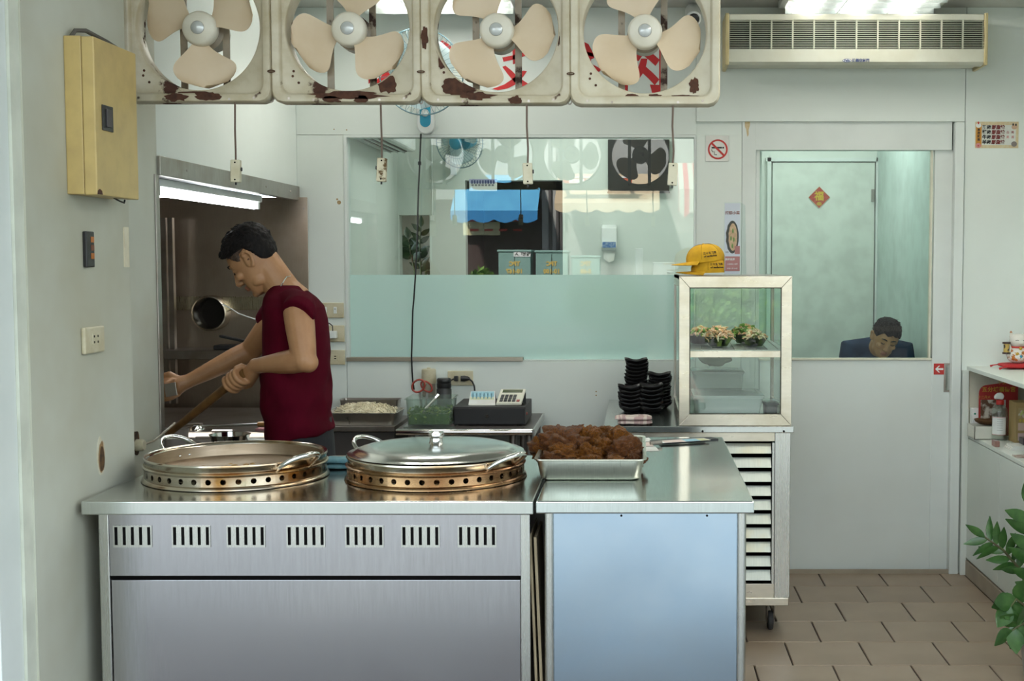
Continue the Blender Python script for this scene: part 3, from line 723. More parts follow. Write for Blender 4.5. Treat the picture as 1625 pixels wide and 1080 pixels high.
# ================================================================== narrow steel table at the right
XC, XE = fx(849), fx(1197)
YK = G(1100, 693, ZT).y
FILMB = steel('film_blue', (.50,.61,.73), .20, (1.2,1.2,1.2), c2=(.45,.57,.71), bmp=0, wave=.22, wscale=1.9)
tb = thing('prep_table', 'narrow stainless prep table with a bluish front panel', 'table', ((XC+XE)/2, (YF+YK)/2, 0))
mb = MB(); mb.box((XC+.002, YF, W(1000,815,YF).z), (XE, YK, ZT)); mb.build('worktop', steel('table_top', (.64,.68,.66), .13, (60,2,2), bmp=.015, wave=.06, wscale=2.4), tb, bev=.004, seg=3)
t0, t1 = fx(863), fx(1184)
zb = W(1000,815,YF).z
bx((t0+.02, YF+.03, .03), (t1-.016, YF+.04, zb)).build('front_panel', FILMB, tb, bev=.001)
for x_, nm in ((t0+.012, 'leg'), (t1-.010, 'leg')):
    MB().tube([(x_, YF+.03, .0), (x_, YF+.03, zb)], .013, 14).build(nm, SS, tb, smooth=True)
for x_ in (t0+.012, t1-.010): MB().tube([(x_, YK-.05, .0), (x_, YK-.05, zb)], .013, 14).build('leg', SS, tb, smooth=True)
bx((t1-.012, YF+.04, .1), (t1-.006, YK-.05, zb)).build('side_panel', SS_FRONT, tb)
bx((t0+.006, YF+.04, .1), (t0+.012, YK-.05, zb)).build('side_panel', SS_FRONT, tb)
for x_, r_ in ((986, 1.6), (1122, 1.6)):
    MB().lathe([(0,0),(.003,0),(.003,.002),(0,.002)], W(x_, 818, YF+.028), 8, 'Y').build('screw', DARK, tb)
# boards leaning in the gap between counter and table
WOODB = mat('raw_board', (.30,.24,.15), .7, c2=(.20,.15,.09), scale=20, stretch=(8,8,.6))
for k, (x_, w_, y_, lab) in enumerate(((846, .007, 833, 'thin raw board standing in the gap, nearer the cooking counter'), (854, .008, 839, 'thin raw board standing in the gap, nearer the prep table'))):
    a = W(x_, y_, YF+.16); b = V(a.x + .03, a.y, .002)
    MB().obox((a+b)/2, ((b-a).normalized().cross(V(0,1,0)))*w_*.5, V(0,.11,0), (b-a)/2).build('board', WOODB, label=lab, cat='board', bev=.001)
# ================================================================== tray of braised meat
TR = thing('meat_tray', 'deep steel tray piled with braised meat', 'tray', V((W(846,767,3.71).x+W(1027,767,3.71).x)/2, 3.71+.26, ZT+.001))
w0, w1, d0, d1, hh = .142, .165, .232, .262, .062
def rr_(w, d, z, rc=.025, n=6):
    pts = []
    for (cx_, cy_, a0) in ((w-rc, d-rc, 0), (-w+rc, d-rc, PI/2), (-w+rc, -d+rc, PI), (w-rc, -d+rc, 1.5*PI)):
        for k in range(n+1):
            a = a0 + PI/2*k/n; pts.append(V(cx_ + rc*math.cos(a), cy_ + rc*math.sin(a), z))
    return pts
mb = MB(); mb.loft([rr_(w0,d0,0), rr_(w0+.006,d0+.006,.006), rr_(w1-.008,d1-.008,hh-.003), rr_(w1,d1,hh), rr_(w1,d1,hh+.003), rr_(w1-.010,d1-.010,hh+.001), rr_(w0+.004,d0+.004,.008), rr_(w0-.002,d0-.002,.003)])
mb.build('pan', steel('tray_steel', (.66,.66,.58), .3, (60,2,2)), TR, smooth=True, local=True, ang=50)
def meat_material(name, a, b, c):
    m, t_, bs = nt(name); v = tc(t_)
    n1 = nz(t_, v, 16, 6, .6); n2 = nz(t_, v, 42, 5)
    col = mixc(t_, ramp(t_, n1, .44, .56), a, b); col = mixc(t_, ramp(t_, n2, .54, .66), col, c)
    t_.links.new(col, bs.inputs['Base Color']); bs.inputs['Roughness'].default_value = .42; bs.inputs['Specular IOR Level'].default_value = .35
    bump(t_, bs, nz(t_, v, 70, 5), .8, .008); return m
ME1 = meat_material('braised_meat', (.060,.015,.003), (.24,.075,.006), (.52,.21,.010))
ME2 = meat_material('braised_skin', (.050,.014,.006), (.13,.036,.005), (.40,.15,.012))
def chunk_mesh(seed, m):
    bm = bmesh.new(); bmesh.ops.create_icosphere(bm, subdivisions=5, radius=1)
    o = V(seed*3.1, seed*1.7, seed*.9)
    for v in bm.verts:
        d = v.co.normalized(); p = d*1.1 + o
        k = 1 + .42*noise.noise(p*1.1) + .32*noise.noise(p*2.4) + .22*noise.noise(p*5) + .085*abs(noise.noise(p*11)) - .15*abs(noise.noise(p*3.3))
        v.co = d*k
    me = bpy.data.meshes.new('meat'); bm.to_mesh(me); bm.free(); me.materials.append(m)
    me.polygons.foreach_set('use_smooth', [True]*len(me.polygons)); return me
chunks = [chunk_mesh(i+1, ME1 if i % 3 else ME2) for i in range(7)]
meat = [(888,706,3.98,43,29,'largest piece of braised meat, at the back left of the tray'), (933,700,4.03,27,25,'rounded dark piece of braised meat at the top middle of the pile'), (980,702,4.05,29,22,'dark piece of braised meat at the top right of the pile'),
        (992,720,3.93,33,22,'wide glossy piece of braised meat at the right of the pile'), (937,720,3.88,19,15,'small round piece of braised meat with a yellow fat spot, mid pile'), (895,723,3.88,30,17,'ragged piece of braised meat at the left middle'),
        (874,734,3.82,18,14,'smooth brown piece of braised meat in the front left corner'), (899,737,3.79,16,11,'small orange piece of braised meat at the front, second from left'), (935,735,3.79,22,14,'orange brown piece of braised meat at the front middle'),
        (976,737,3.81,24,12,'long piece of braised meat at the front right'), (1002,734,3.84,11,12,'small piece of braised meat in the front right corner'), (860,713,3.95,16,20,'piece of braised meat hanging at the left rim of the tray'), (959,713,3.97,20,17,'orange piece of braised meat right of the middle'),
        (1002,714,4.04,14,14,'piece of braised meat at the right rim of the tray'), (912,688,4.1,20,13,'piece of braised meat peeking out at the back, left'), (962,688,4.12,17,13,'piece of braised meat peeking out at the back, right')]
random.seed(11)
for i, (x, y, D, rx, ry, lab) in enumerate(meat):
    sc = F/D; o = link('braised_meat', chunks[i % 7]); o.location = W(x, y, D)
    o.scale = (rx/sc*.97, (rx+ry)/2/sc*1.1, ry/sc*1.02); o.rotation_euler = (random.uniform(-.25,.25), random.uniform(-.2,.2), random.uniform(-.3,.3))
    tag(o, lab, 'meat', 'braised meat in the tray')
# ================================================================== papers and menu board on the prep table
PAPER = mat('paper', (.74,.74,.70), .7, c2=(.70,.68,.62), scale=20)
PINKP = mat('pink_paper', (.72,.58,.52), .7)
cb = thing('menu_clipboard', 'clipboard with a pale printed order sheet on the prep table', 'clipboard', G(1085, 704, ZT))
pts = [(1035,704),(1140,697.5),(1128,694.5),(1030,699.5)]
def flat(mb, q, z, th): return mb.prism([G(x, y, z) for x, y in q], (0,0,th))
flat(MB(), pts, ZT+.0005, .004).build('board', BLACKP, cb)
flat(MB(), [(1050,703),(1128,698),(1117,695),(1044,699.4)], ZT+.0075, .0008).build('sheet', PAPER, cb)
flat(MB(), [(1090,700.2),(1112,698.8),(1103,695.8),(1082,697)], ZT+.0086, .0003).build('print_block', mat('print_blue', (.30,.52,.62), .7), cb)
flat(MB(), [(1112,698.8),(1126,697.9),(1115,695.2),(1103,695.8)], ZT+.0086, .0003).build('print_block', mat('print_yellow', (.62,.62,.36), .7), cb)
flat(MB(), [(1056,702.2),(1088,700.4),(1080,697.2),(1050,699)], ZT+.0086, .0003).build('print_block', PINKP, cb)
MB().tube([G(1032,703,ZT+.012), G(1050,701.5,ZT+.012)], .006, 8).build('clip', SS_DULL, cb, smooth=True)
for k, (q, m, lab) in enumerate((([(1008,716),(1046,714.5),(1040,708),(1006,709)], PAPER, 'loose receipt sheet nearest the meat tray'), ([(1000,708.5),(1038,707.5),(1031,701),(1000,701.5)], PINKP, 'pinkish receipt sheet behind the meat tray'), ([(998,701),(1036,700),(1030,694),(1003,695)], PAPER, 'white receipt slip at the back of the prep table'))):
    mb = MB(); a = [G(x, y, ZT+.001+.001*k) for x, y in q]; n = 8; rows = []
    for i in range(n+1):
        u = i/n; l = a[0].lerp(a[3], u); r = a[1].lerp(a[2], u); hgt = .006*math.sin(u*PI)*(k+.5)*.6
        rows.append([l.lerp(r, j/6) + V(0,0,hgt*math.sin(j/6*PI)) for j in range(7)])
    rings = [row + [p - V(0,0,.0006) for p in row[::-1]] for row in rows]
    mb.loft(rings).build('receipt', m, label=lab, cat='paper')
# ================================================================== wheeled cabinet with louvres and the glass food case on it
DC = G(1215, 1006, 0).y
def cp(x, y, D=DC): return W(x, y, D)
zct = cp(1100, 675.5).z; YCB = DW - .03
XK0, XK1 = cp(958, 680).x, cp(1258, 680).x
cab = thing('wheeled_cabinet', 'wheeled stainless cabinet with a louvred front under the glass case', 'cabinet', ((XK0+XK1)/2, (DC+YCB)/2, 0))
AGED = steel('aged_steel', (.68,.63,.54), .30, (2,2,12), bmp=.004, dirt=(.50,.44,.33), dscale=7, dlo=.45, dhi=.8)
bx((XK0, DC-.012, cp(1100,686).z), (XK1+.004, YCB, zct)).build('worktop', SS_TOP, cab, bev=.003)
zb_ = cp(1200, 948).z; xs = cp(1229, 800).x
bx((xs, DC, zb_), (cp(1254,800).x, DC+.03, cp(1200,686).z)).build('stile', SS, cab, bev=.002)
bx((XK0+.01, DC, zb_), (XK0+.07, DC+.03, cp(1200,686).z)).build('stile', SS, cab, bev=.002)
bx((XK0+.07, DC+.001, cp(1200,700).z), (xs, DC+.03, cp(1200,686).z)).build('top_rail', AGED, cab, bev=.001)
bx((XK0+.07, DC+.001, zb_), (xs, DC+.03, cp(1200,926).z)).build('bottom_rail', AGED, cab, bev=.001)
bx((XK0+.01, DC-.006, cp(1200,960).z), (cp(1252,800).x, YCB, zb_)).build('plinth', AGED, cab, bev=.002)
bx((cp(1250,800).x, DC+.03, zb_), (cp(1254,800).x, YCB, cp(1200,686).z)).build('side_panel', SS_FRONT, cab)
bx((XK0+.01, DC+.03, zb_), (XK0+.016, YCB, cp(1200,686).z)).build('side_panel', SS_FRONT, cab)
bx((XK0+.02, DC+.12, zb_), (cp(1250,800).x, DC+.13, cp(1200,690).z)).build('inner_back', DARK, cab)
bx((cp(1225,800).x, DC-.002, cp(1200,926).z), (cp(1228.5,800).x, DC+.03, cp(1200,702).z)).build('louver_stop', SS, cab)
SLAT = steel('slat_steel', (.50,.53,.48), .40, (60,2,2), dirt=(.55,.47,.28), dscale=5, dlo=.52, dhi=.8)
for k in range(10):
    y = 712 + k*22.4; z = cp(1200, y).z; x0, x1 = XK0+.075, cp(1224,800).x
    mb = MB(); h_ = .0195
    mb.prism([V(x0, DC+.004, z-h_), V(x0, DC+.0055, z-h_), V(x0, DC+.028, z+h_), V(x0, DC+.0265, z+h_)], (x1-x0, 0, 0))
    mb.build('louver_slat', SLAT, cab)
RUB = mat('rubber', (.03,.028,.027), .7)
def caster(p, par):
    mb = MB(); mb.box((p.x-.03, p.y-.03, zcast-.008), (p.x+.03, p.y+.03, zcast)); mb.prism([V(p.x-.016,p.y-.02,zcast-.008), V(p.x-.016,p.y+.03,zcast-.008), V(p.x-.016,p.y+.03,.03), V(p.x-.016,p.y+.005,.03)], (.004,0,0)); mb.prism([V(p.x+.012,p.y-.02,zcast-.008), V(p.x+.012,p.y+.03,zcast-.008), V(p.x+.012,p.y+.03,.03), V(p.x+.012,p.y+.005,.03)], (.004,0,0))
    c = mb.build('caster', SS_DULL, par)
    MB().lathe([(.0,-.012),(.03,-.012),(.038,-.009),(.040,-.004),(.040,.004),(.038,.009),(.03,.012),(0,.012)], (p.x, p.y+.012, .040), 24, 'X').build('wheel', RUB, c, smooth=True)
zcast = cp(1200, 960).z
for q in (V(cp(1225,980).x, DC+.06, 0), V(XK0+.08, DC+.06, 0), V(cp(1225,980).x, YCB-.08, 0), V(XK0+.08, YCB-.08, 0)): caster(q, cab)
for x_, y_ in ((1115,684),(1244,684)): MB().lathe([(0,0),(.0045,0),(.0045,.002),(0,.002)], cp(x_,y_,DC-.014), 8, 'Y').build('screw', DARK, cab)
# ---- glass case
X0, X1 = cp(1077.6, 560).x, cp(1256.5, 560).x; Z0, Z1 = zct + .001, cp(1150, 438).z; YC1 = DC + .72
case = thing('food_display_case', 'steel framed glass food display case with salad bowls inside', 'display case', ((X0+X1)/2, (DC+YC1)/2, Z0))
fw = .043; fb = .047; d = .03
zm0, zm1 = cp(1150, 567).z, cp(1150, 557).z
def miter(x0, x1, z0, z1, y0, name):      # one mitred front frame: four bars
    i0, i1, j0, j1 = x0+fw, x1-fw, z0+fb, z1-fb
    for a, b, c_, e in (((x0,z0),(x1,z0),(i1,j0),(i0,j0)), ((x0,z1),(i0,j1),(i1,j1),(x1,z1)), ((x0,z0),(i0,j0),(i0,j1),(x0,z1)), ((x1,z0),(x1,z1),(i1,j1),(i1,j0))):
        MB().prism([V(p[0], y0, p[1]) for p in (a, b, c_, e)], (0, d, 0)).build(name, AGED, case, bev=.0015)
miter(X0, X1, Z0, Z1, DC, 'front_frame_bar')
bx((X0+fw, DC+.004, zm0), (X1-fw, DC+.024, zm1)).build('middle_bar', AGED, case, bev=.001)
for xa, xb in ((X0, X0+.012), (X1-.012, X1)):
    bx((xa, DC+d, Z0), (xb, YC1, Z0+.05)).build('side_rail', AGED, case); bx((xa, DC+d, Z1-.045), (xb, YC1, Z1)).build('side_rail', AGED, case)
    bx((xa, YC1-.035, Z0+.05), (xb, YC1, Z1-.045)).build('rear_post', SS_DULL, case)
    bx((xa, DC+d, Z0+.05), (xb, DC+d+.02, Z1-.045)).build('side_post', SS_DULL, case)
bx((X0, DC+d, Z1-.012), (X1, YC1, Z1)).build('roof_sheet', SS_DULL, case)
bx((X0+.012, DC+d, Z0), (X1-.012, YC1, Z0+.012)).build('floor_sheet', SS_TOP, case)
CG = glass('case_glass', (.93,.98,.96), 1.7)
for za, zb2 in ((Z0+fb, zm0), (zm1, Z1-fb)): bx((X0+fw-.005, DC+.016, za), (X1-fw+.005, DC+.0165, zb2)).build('pane', CG, case)
for xa in (X0+.005, X1-.006): bx((xa, DC+d+.02, Z0+.05), (xa+.0005, YC1-.035, Z1-.045)).build('pane', CG, case)
bx((X0+.012, YC1-.006, Z0+.012), (X1-.012, YC1-.0055, Z1-.012)).build('pane', CG, case)
GASK = mat('gasket', (.06,.05,.03), .7)
mb = MB(); g0 = .003
for (a, b, c_, e) in ((X0+fw, X1-fw, Z1-fb-g0, Z1-fb), (X0+fw, X1-fw, Z0+fb, Z0+fb+g0), (X0+fw, X0+fw+g0, Z0+fb, Z1-fb), (X1-fw-g0, X1-fw, Z0+fb, Z1-fb)): mb.box((a, DC-.0005, c_), (b, DC+.006, e))
mb.build('gasket', GASK, case)
lm = bx((X0+.10, DC+.20, Z1-.032), (X1-.10, DC+.26, Z1-.0125)).build('lamp_housing', WHITEP, case, bev=.003)
bx((X0+.11, DC+.21, Z1-.036), (X1-.11, DC+.25, Z1-.0325)).build('lamp_strip', glow('case_lamp', (1,.98,.9), 12), lm)
zs = cp(1150, 556).z
bx((X0+.014, DC+.035, zs-.012), (X1-.014, YC1-.02, zs)).build('shelf', steel('shelf_sheet', (.52,.52,.50), .35, (60,2,2)), case)
for k in range(9):
    x_ = X0+.05+k*.045; MB().tube([(x_, DC+.04, zs+.0025), (x_+.02, YC1-.03, zs+.0025)], .0016, 5).build('rack_wire', SS_DULL, case)
# ---- bowls of salad
BOWLB = mat('black_bowl', (.018,.018,.018), .35)
SHRED = mat('shredded_food', (.74,.36,.18), .5, c2=(.78,.56,.40), scale=50); GREEN = mat('greens', (.09,.20,.04), .45, c2=(.22,.33,.07), scale=40); PALE = mat('pale_food', (.66,.60,.42), .5, c2=(.60,.42,.28), scale=40)
def bowl(c, r, label, seed, mix):
    o = thing('salad_bowl', label, 'bowl', c); random.seed(seed)
    MB().lathe([(0,0),(r*.55,0),(r*.62,.004),(r*.95,r*.55),(r,r*.62),(r*.95,r*.62),(r*.55,.008),(0,.008)], (0,0,0), 24).build('bowl', BOWLB, o, smooth=True, local=True)
    for m_, n_, nm in ((SHRED, mix[0], 'shreds'), (GREEN, mix[1], 'leaves'), (PALE, mix[2], 'strips')):
        if not n_: continue
        mb = MB()
        for k in range(n_):
            a = random.uniform(0, 2*PI); q = random.random()**.6; rr = r*.92*q; z = r*.50 + r*.62*(1-q*q) + random.uniform(-.004,.006)
            p = V(rr*math.cos(a), rr*math.sin(a), z); dv = V(random.uniform(-1,1), random.uniform(-1,1), random.uniform(-.5,.5)).normalized()
            L = r*random.uniform(.18,.36)
            mb.tube([p-dv*L, p+V(0,0,L*.25), p+dv*L], [r*.03, r*.085 if nm != 'leaves' else r*.13, r*.03], 5)
        mb.build(nm, m_, o, smooth=True, kind='stuff', local=True)
bowl(V(cp(1110,528,5.62).x, 5.62, zs+.004), .060, 'bowl of orange shredded salad at the left of the case shelf', 1, (70,16,20))
bowl(V(cp(1140,540,5.46).x, 5.46, zs+.004), .066, 'bowl heaped with pink shredded salad in the case, front middle', 2, (110,10,40))
bowl(V(cp(1183,530,5.66).x, 5.66, zs+.004), .066, 'bowl of salad with cucumber greens at the back of the case shelf', 3, (50,50,30))
bowl(V(cp(1198,542,5.47).x, 5.47, zs+.004), .055, 'shallow bowl of pale noodles in the case, front right', 4, (12,3,70))
# ---- boxes in the lower half
CLEARP = milky('clear_box', (.90,.95,.92), .92, .10)
MILKP = milky('milky_box', (.95,.96,.93), .18, .18)
def tub(name, c, w, dd, h, m, lidm, label, par_fill=None, taper=.9, lid=True, cat='container'):
    o = thing(name, label, cat, c); a, b = w/2, dd/2
    MB().loft([rr_(a*taper, b*taper, 0, .012, 3), rr_(a, b, h, .014, 3), rr_(a+.006, b+.006, h, .016, 3), rr_(a+.006, b+.006, h-.005, .016, 3), rr_(a-.002, b-.002, h-.004, .013, 3), rr_(a*taper-.002, b*taper-.002, .003, .012, 3)], cap=True).build('tub', m, o, smooth=True, local=True)
    if lid: MB().loft([rr_(a+.008, b+.008, h+.001, .016, 3), rr_(a+.008, b+.008, h+.007, .016, 3), rr_(a-.012, b-.012, h+.011, .014, 3)]).build('lid', lidm, o, smooth=True, local=True)
    return o
zf = Z0 + .013
tub('storage_box', V(cp(1153,650,5.52).x, 5.52, zf), .285, .30, .088, MILKP, MILKP, 'large milky lidded food box in the bottom of the case')
tub('storage_box', V(cp(1138,650,5.82).x, 5.82, zf), .22, .20, .16, MILKP, MILKP, 'tall milky food box at the back of the case')
tub('storage_box', V(cp(1222,650,5.50).x, 5.50, zf), .055, .12, .055, mat('dark_box', (.10,.10,.09), .4), CLEARP, 'small dark box beside the milky food box')
bag = MB(); bag.ball((0,0,.03), (.075,.06,.032), 20, 12)
bag.v = [v + V(noise.noise(v*30), noise.noise(v*30+V(5,0,0)), noise.noise(v*30+V(0,9,0)))*.012 for v in bag.v]
bag.v = [v + V(cp(1135,590,5.80).x, 5.80, zf+.19) - V(0,0,0) for v in bag.v]
bag.build('plastic_bag', milky('bag_film', (.82,.80,.74), .4, .1), label='crumpled clear plastic bag on top of the tall milky box', cat='bag', smooth=True)
# ================================================================== on top of the case: two caps and a table stand
YEL = mat('yellow_cloth', (.72,.40,.012), .8, c2=(.62,.33,.01), scale=20, bmp=.2, bscale=300)
DKY = mat('cap_underside', (.30,.16,.01), .85)
INK = mat('black_ink', (.02,.02,.02), .6)
def cap(c, label, tilt, rz, sc, txt):
    o = thing('baseball_cap', label, 'cap', c, rz); o.rotation_euler = (0, tilt, rz); o.scale = (.88,.88,.88)
    N = 32; rings = []
    for i in range(9):
        ph = PI/2*i/8; r = .088*math.cos(ph)**.75 if i < 8 else .001; z = .012 + .074*math.sin(ph)
        rings.append([V((r*1.10 if math.cos(a) > 0 else r*1.05)*math.cos(a), r*.92*math.sin(a), z) for a in [2*PI*j/N for j in range(N)]])
    rings = [[V(p.x, p.y, .0) for p in rings[0]]] + rings
    inner = [[p*.97 for p in r] for r in rings[::-1]]
    MB().loft(rings + inner, cap=False, closed=True).build('crown', YEL, o, smooth=True, local=True, ang=60)
    # brim towards -x, curved down at the sides
    rows = []
    for i in range(9):
        u = i/8; row = []
        for j in range(15):
            a = math.radians(110 + 140*j/14); r0 = .088*1.0; R = r0 + u*(.075*math.cos((a-PI)*.95)**.6 if abs(a-PI) < 1.5 else 0)
            x, y = R*math.cos(a)*1.04, r0*.92*math.sin(a)*(1+.12*u)
            z = .010 - u*.006 - (y/.09)**2*.018*u + .004*u
            row.append(V(x, y, z))
        rows.append(row)
    MB().loft([r + [p - V(0,0,.003) for p in r[::-1]] for r in rows]).build('brim', [YEL], o, smooth=True, local=True, ang=60)
    for k in range(6):
        a = 2*PI*k/6+.3; pts = [V(.0885*math.cos(ph)**.75*1.06*math.cos(a), .0885*math.cos(ph)**.75*.925*math.sin(a), .013+.074*math.sin(ph)) for ph in [PI/2*q/10*.98 for q in range(11)]]
        MB().tube(pts, .0008, 4).build('seam', DKY, o, local=True)
    MB().ball((0,0,.086), (.006,.006,.004), 10, 6).build('button', YEL, o, smooth=True, local=True)
    for s_, z_, sz in (('三十五 飯店', .040, .0125), ('of sanfanhua', .026, .0125)):
        t_ = text(s_, sz, V(.022, -.0845, z_), INK, None, bold=.0004); t_.parent = o
        for v in t_.data.vertices:   # wrap the print round the crown
            a = -PI/2 + v.co.x/.085; r = .0885*math.cos(math.asin(min(.95, max(0, (v.co.z-.012)/.074))))**.75 + .0012
            v.co = V(r*1.04*math.cos(a), r*.925*math.sin(a), v.co.z)
    return o
c1 = V(cp(1120, 430, 5.47).x, 5.47, Z1+.012)
cap(c1 + V(.018,0,.0), 'lower of two yellow caps stacked on the glass case', -.03, .10, 1, '')
cap(c1 + V(-.002,0,.046), 'upper of two yellow caps stacked on the glass case', -.13, .02, 1, '')
# acrylic stand with a menu sheet
ac = thing('menu_stand', 'clear acrylic table stand with a menu sheet on the glass case', 'menu stand', (cp(1166,433,5.44).x, 5.44, Z1+.001))
ACR = glass('acrylic', (.95,.98,.98), 1.45)
sx0, sx1 = cp(1149,400,5.42).x, cp(1175,400,5.42).x; sz0, sz1 = Z1+.002, cp(1160,321,5.42).z
bx((sx0, 5.418, sz0), (sx1, 5.419, sz1)).build('front_sheet', ACR, ac); 
MB().prism([V(sx0, 5.419, sz0), V(sx1, 5.419, sz0), V(sx1+.045, 5.50, sz0), V(sx0+.045, 5.50, sz0)], (0,0,.002)).build('foot', ACR, ac)
MB().prism([V(sx1, 5.42, sz0+.002), V(sx1+.03, 5.49, sz0+.002), V(sx1+.022, 5.47, sz1-.01), V(sx1, 5.42, sz1)], (.001,0,0)).build('back_sheet', ACR, ac)
MENUW = mat('menu_paper', (.62,.66,.72), .5, c2=(.58,.62,.68), scale=6)
bx((sx0+.002, 5.4165, sz0+.004), (sx1-.002, 5.4175, sz1-.004)).build('menu_sheet', MENUW, ac)
cxm = (sx0+sx1)/2; BROWNR = mat('brown_red', (.32,.12,.09), .6)
def mz(y): return cp(1160, y, 5.416).z
text('招牌小菜', .0155, V(cxm, 5.416, mz(338)), BROWNR, ac, bold=.0003, sx=1.0)
def oval(c, rx, rz, m, par, y, name, th=.0006):
    MB().prism([V(c[0]+rx*math.cos(2*PI*k/24)*(1+.05*math.sin(3*k)), y, c[1]+rz*math.sin(2*PI*k/24)) for k in range(24)], (0, th, 0)).build(name, m, par)
oval((cxm, mz(376)), .027, .069, mat('plate_print', (.06,.06,.05), .6), ac, 5.4159, 'dish_print')
oval((cxm+.002, mz(376)), .018, .058, mat('food_print', (.50,.33,.19), .6, c2=(.62,.45,.28), scale=70), ac, 5.4152, 'food_print')
for q, (u, y_) in enumerate(((.002,366),(-.006,378),(.006,380),(0,390))): oval((cxm+u, mz(y_)), .0035, .010, GREEN, ac, 5.4146, 'garnish_print')
bx((sx0+.004, 5.4158, mz(430)), (sx1-.003, 5.4164, mz(406.5))).build('caption_block', mat('caption_red', (.42,.18,.17), .6), ac)
bx((cxm+.010, 5.4150, mz(403)), (sx1-.003, 5.4158, mz(390))).build('price_block', MATS['caption_red'], ac)
text('涼拌豆腐', .0105, V(cxm-.010, 5.4156, mz(411.5)), WHITEP, ac, bold=.0002)
text('小菜黃瓜 海帶', .0072, V(cxm, 5.4156, mz(419)), WHITEP, ac)
text('拼盤小卷 皮蛋', .0072, V(cxm, 5.4156, mz(426)), WHITEP, ac)
text('105', .0105, V(sx0+.011, 5.4156, mz(400)), INK, ac)
# ================================================================== black plates and towel on the cabinet top
PLT = mat('black_melamine', (.014,.012,.013), .32, bmp=.05, bscale=120)
def plate_mesh(w):
    N = 40; A = [2*PI*(k+.5)/N for k in range(N)]
    def ring(h, z, lift): 
        pts = []
        for a in A:
            x, y = rsq(a, h, h*.12); cr = (abs(math.sin(2*a)))**3
            pts.append(V(x*(1+.05*cr), y*(1+.05*cr), z + lift*cr))
        return pts
    return MB().loft([ring(w*.55,0,0), ring(w*.62,.004,.001), ring(w*.9,.014,.004), ring(w,.018,.010), ring(w,.0205,.010), ring(w*.9,.0175,.004), ring(w*.6,.007,.001), ring(w*.5,.004,0)]).mesh('plate', [PLT], smooth=True, ang=60)
pm = plate_mesh(.051); GP = 'black plates stacked on the cabinet'
ORD = 'first second third fourth fifth sixth seventh eighth ninth tenth eleventh twelfth thirteenth'.split()
def plate_stack(x, ybot, ytop, D, n, lab, pm=pm):
    base = V(W(x, 630, D).x, D, zct+.0015); top = W(x, ytop, D).z; n_ = n
    dz = (top - base.z - .03)/(n_-1)
    for k in range(n_):
        o = link('square_plate', pm); o.location = base + V(random.uniform(-.003,.003), random.uniform(-.003,.003), k*dz)
        o.rotation_euler = (0,0,random.uniform(-.08,.08)); tag(o, ('topmost ' if k == n_-1 else 'bottom ' if k == 0 else ORD[n_-1-k] + ' from the top ') + lab.replace('in the', 'of the', 1), 'plate', GP)
random.seed(5)
plate_stack(1010, 640, 568, 5.92, 13, 'black plate in the tallest stack on the cabinet')
plate_stack(1047, 640, 590, 5.88, 10, 'black plate in the stack against the glass case')
plate_stack(1000, 640, 610, 5.74, 6, 'black plate in the front stack farther from the glass case')
plate_stack(1034, 640, 608, 5.72, 6, 'black plate in the front stack nearer the glass case')
TOW = mat('striped_towel', (.66,.55,.49), .95, c2=(.45,.30,.28), scale=14, bmp=.4, bscale=250, stretch=(4,.4,.4), lo=.5, hi=.56)
folded_cloth('folded_towel', G(1008, 672, zct+.001), .155, .10, .035, 2, TOW, 'pinkish striped folded towel before the black plates', cat='towel', seed=9)
# ================================================================== steel cooking niche at the left
YN = DW - .015
nb = thing('steel_splashback', 'large stained stainless splashback sheet in the cooking niche', 'splashback', (-2.1, YN, .5))
NST = steel('niche_steel', (.50,.42,.35), .32, (60,2,2), dirt=(.32,.24,.18), dscale=2.2, dlo=.4, dhi=.75, bmp=.03, wave=.05, wscale=2)
bx((-2.75, YN-.004, .3), (W(490,450,YN).x, YN, W(450,313,YN).z)).build('sheet', NST, nb, bev=.001)
bx((-2.75, YN-.016, W(300,492,YN).z), (W(487,450,YN).x, YN-.004, W(300,470,YN).z)).build('pressed_ridge', steel('ridge', (.48,.42,.30), .28, (60,2,2)), nb, bev=.005, seg=3)
for x_, y_ in ((482,331),(400,332),(482,300+170)): MB().lathe([(0,0),(.005,0),(.004,.003),(0,.003)], W(x_,y_,YN-.008), 8, 'Y').build('rivet', SS_DULL, nb)
pc = W(332, 497, 6.18)
pt = thing('exhaust_pipe', 'round steel exhaust pipe mouth in the splashback', 'pipe', (pc.x, YN, pc.z-.09))
MB().lathe([(.074,-.004),(.078,-.010),(.084,-.008),(.086,.0),(.086,.066),(.074,.066)], (pc.x, 6.18, pc.z), 48, 'Y', closed=True).build('collar', steel('collar', (.56,.50,.40), .22), pt, smooth=True)
MB().lathe([(0,.055),(.074,.055),(.074,.06),(0,.06)], (pc.x, 6.18, pc.z), 32, 'Y').build('dark_bore', mat('bore', (.012,.009,.008), .15), pt)
MB().tube([W(x, y, 6.12) for x, y in ((352,482),(366,489),(378,497),(392,502),(410,508))], .003, 6).build('wire', WHITEP, label='thin white wire running from the pipe mouth', cat='wire', smooth=True)
nl = thing('niche_ledge', 'narrow steel ledge below the pipe mouth', 'shelf', (-2.1, 6.15, W(300,570,6.02).z))
bx((-2.7, 6.02, W(300,570,6.02).z), (W(470,560,6.02).x, YN-.016, W(300,556,6.02).z)).build('ledge', SS_DULL, nl, bev=.003)
for x_ in (265, 276): 
    a = W(x_, 500, 6.16).x
    bx((a-.012, 6.13, .86), (a+.012, 6.16, 1.75)).build('upright', SS_DULL, nl)
tl = W(365, 551, 6.08)
bx((tl.x-.07, 6.05, W(360,556,6.02).z+.001), (tl.x+.06, 6.16, W(360,556,6.02).z+.022)).build('tool_case', BLACKP, label='flat black case lying on the niche ledge', cat='case', bev=.004)
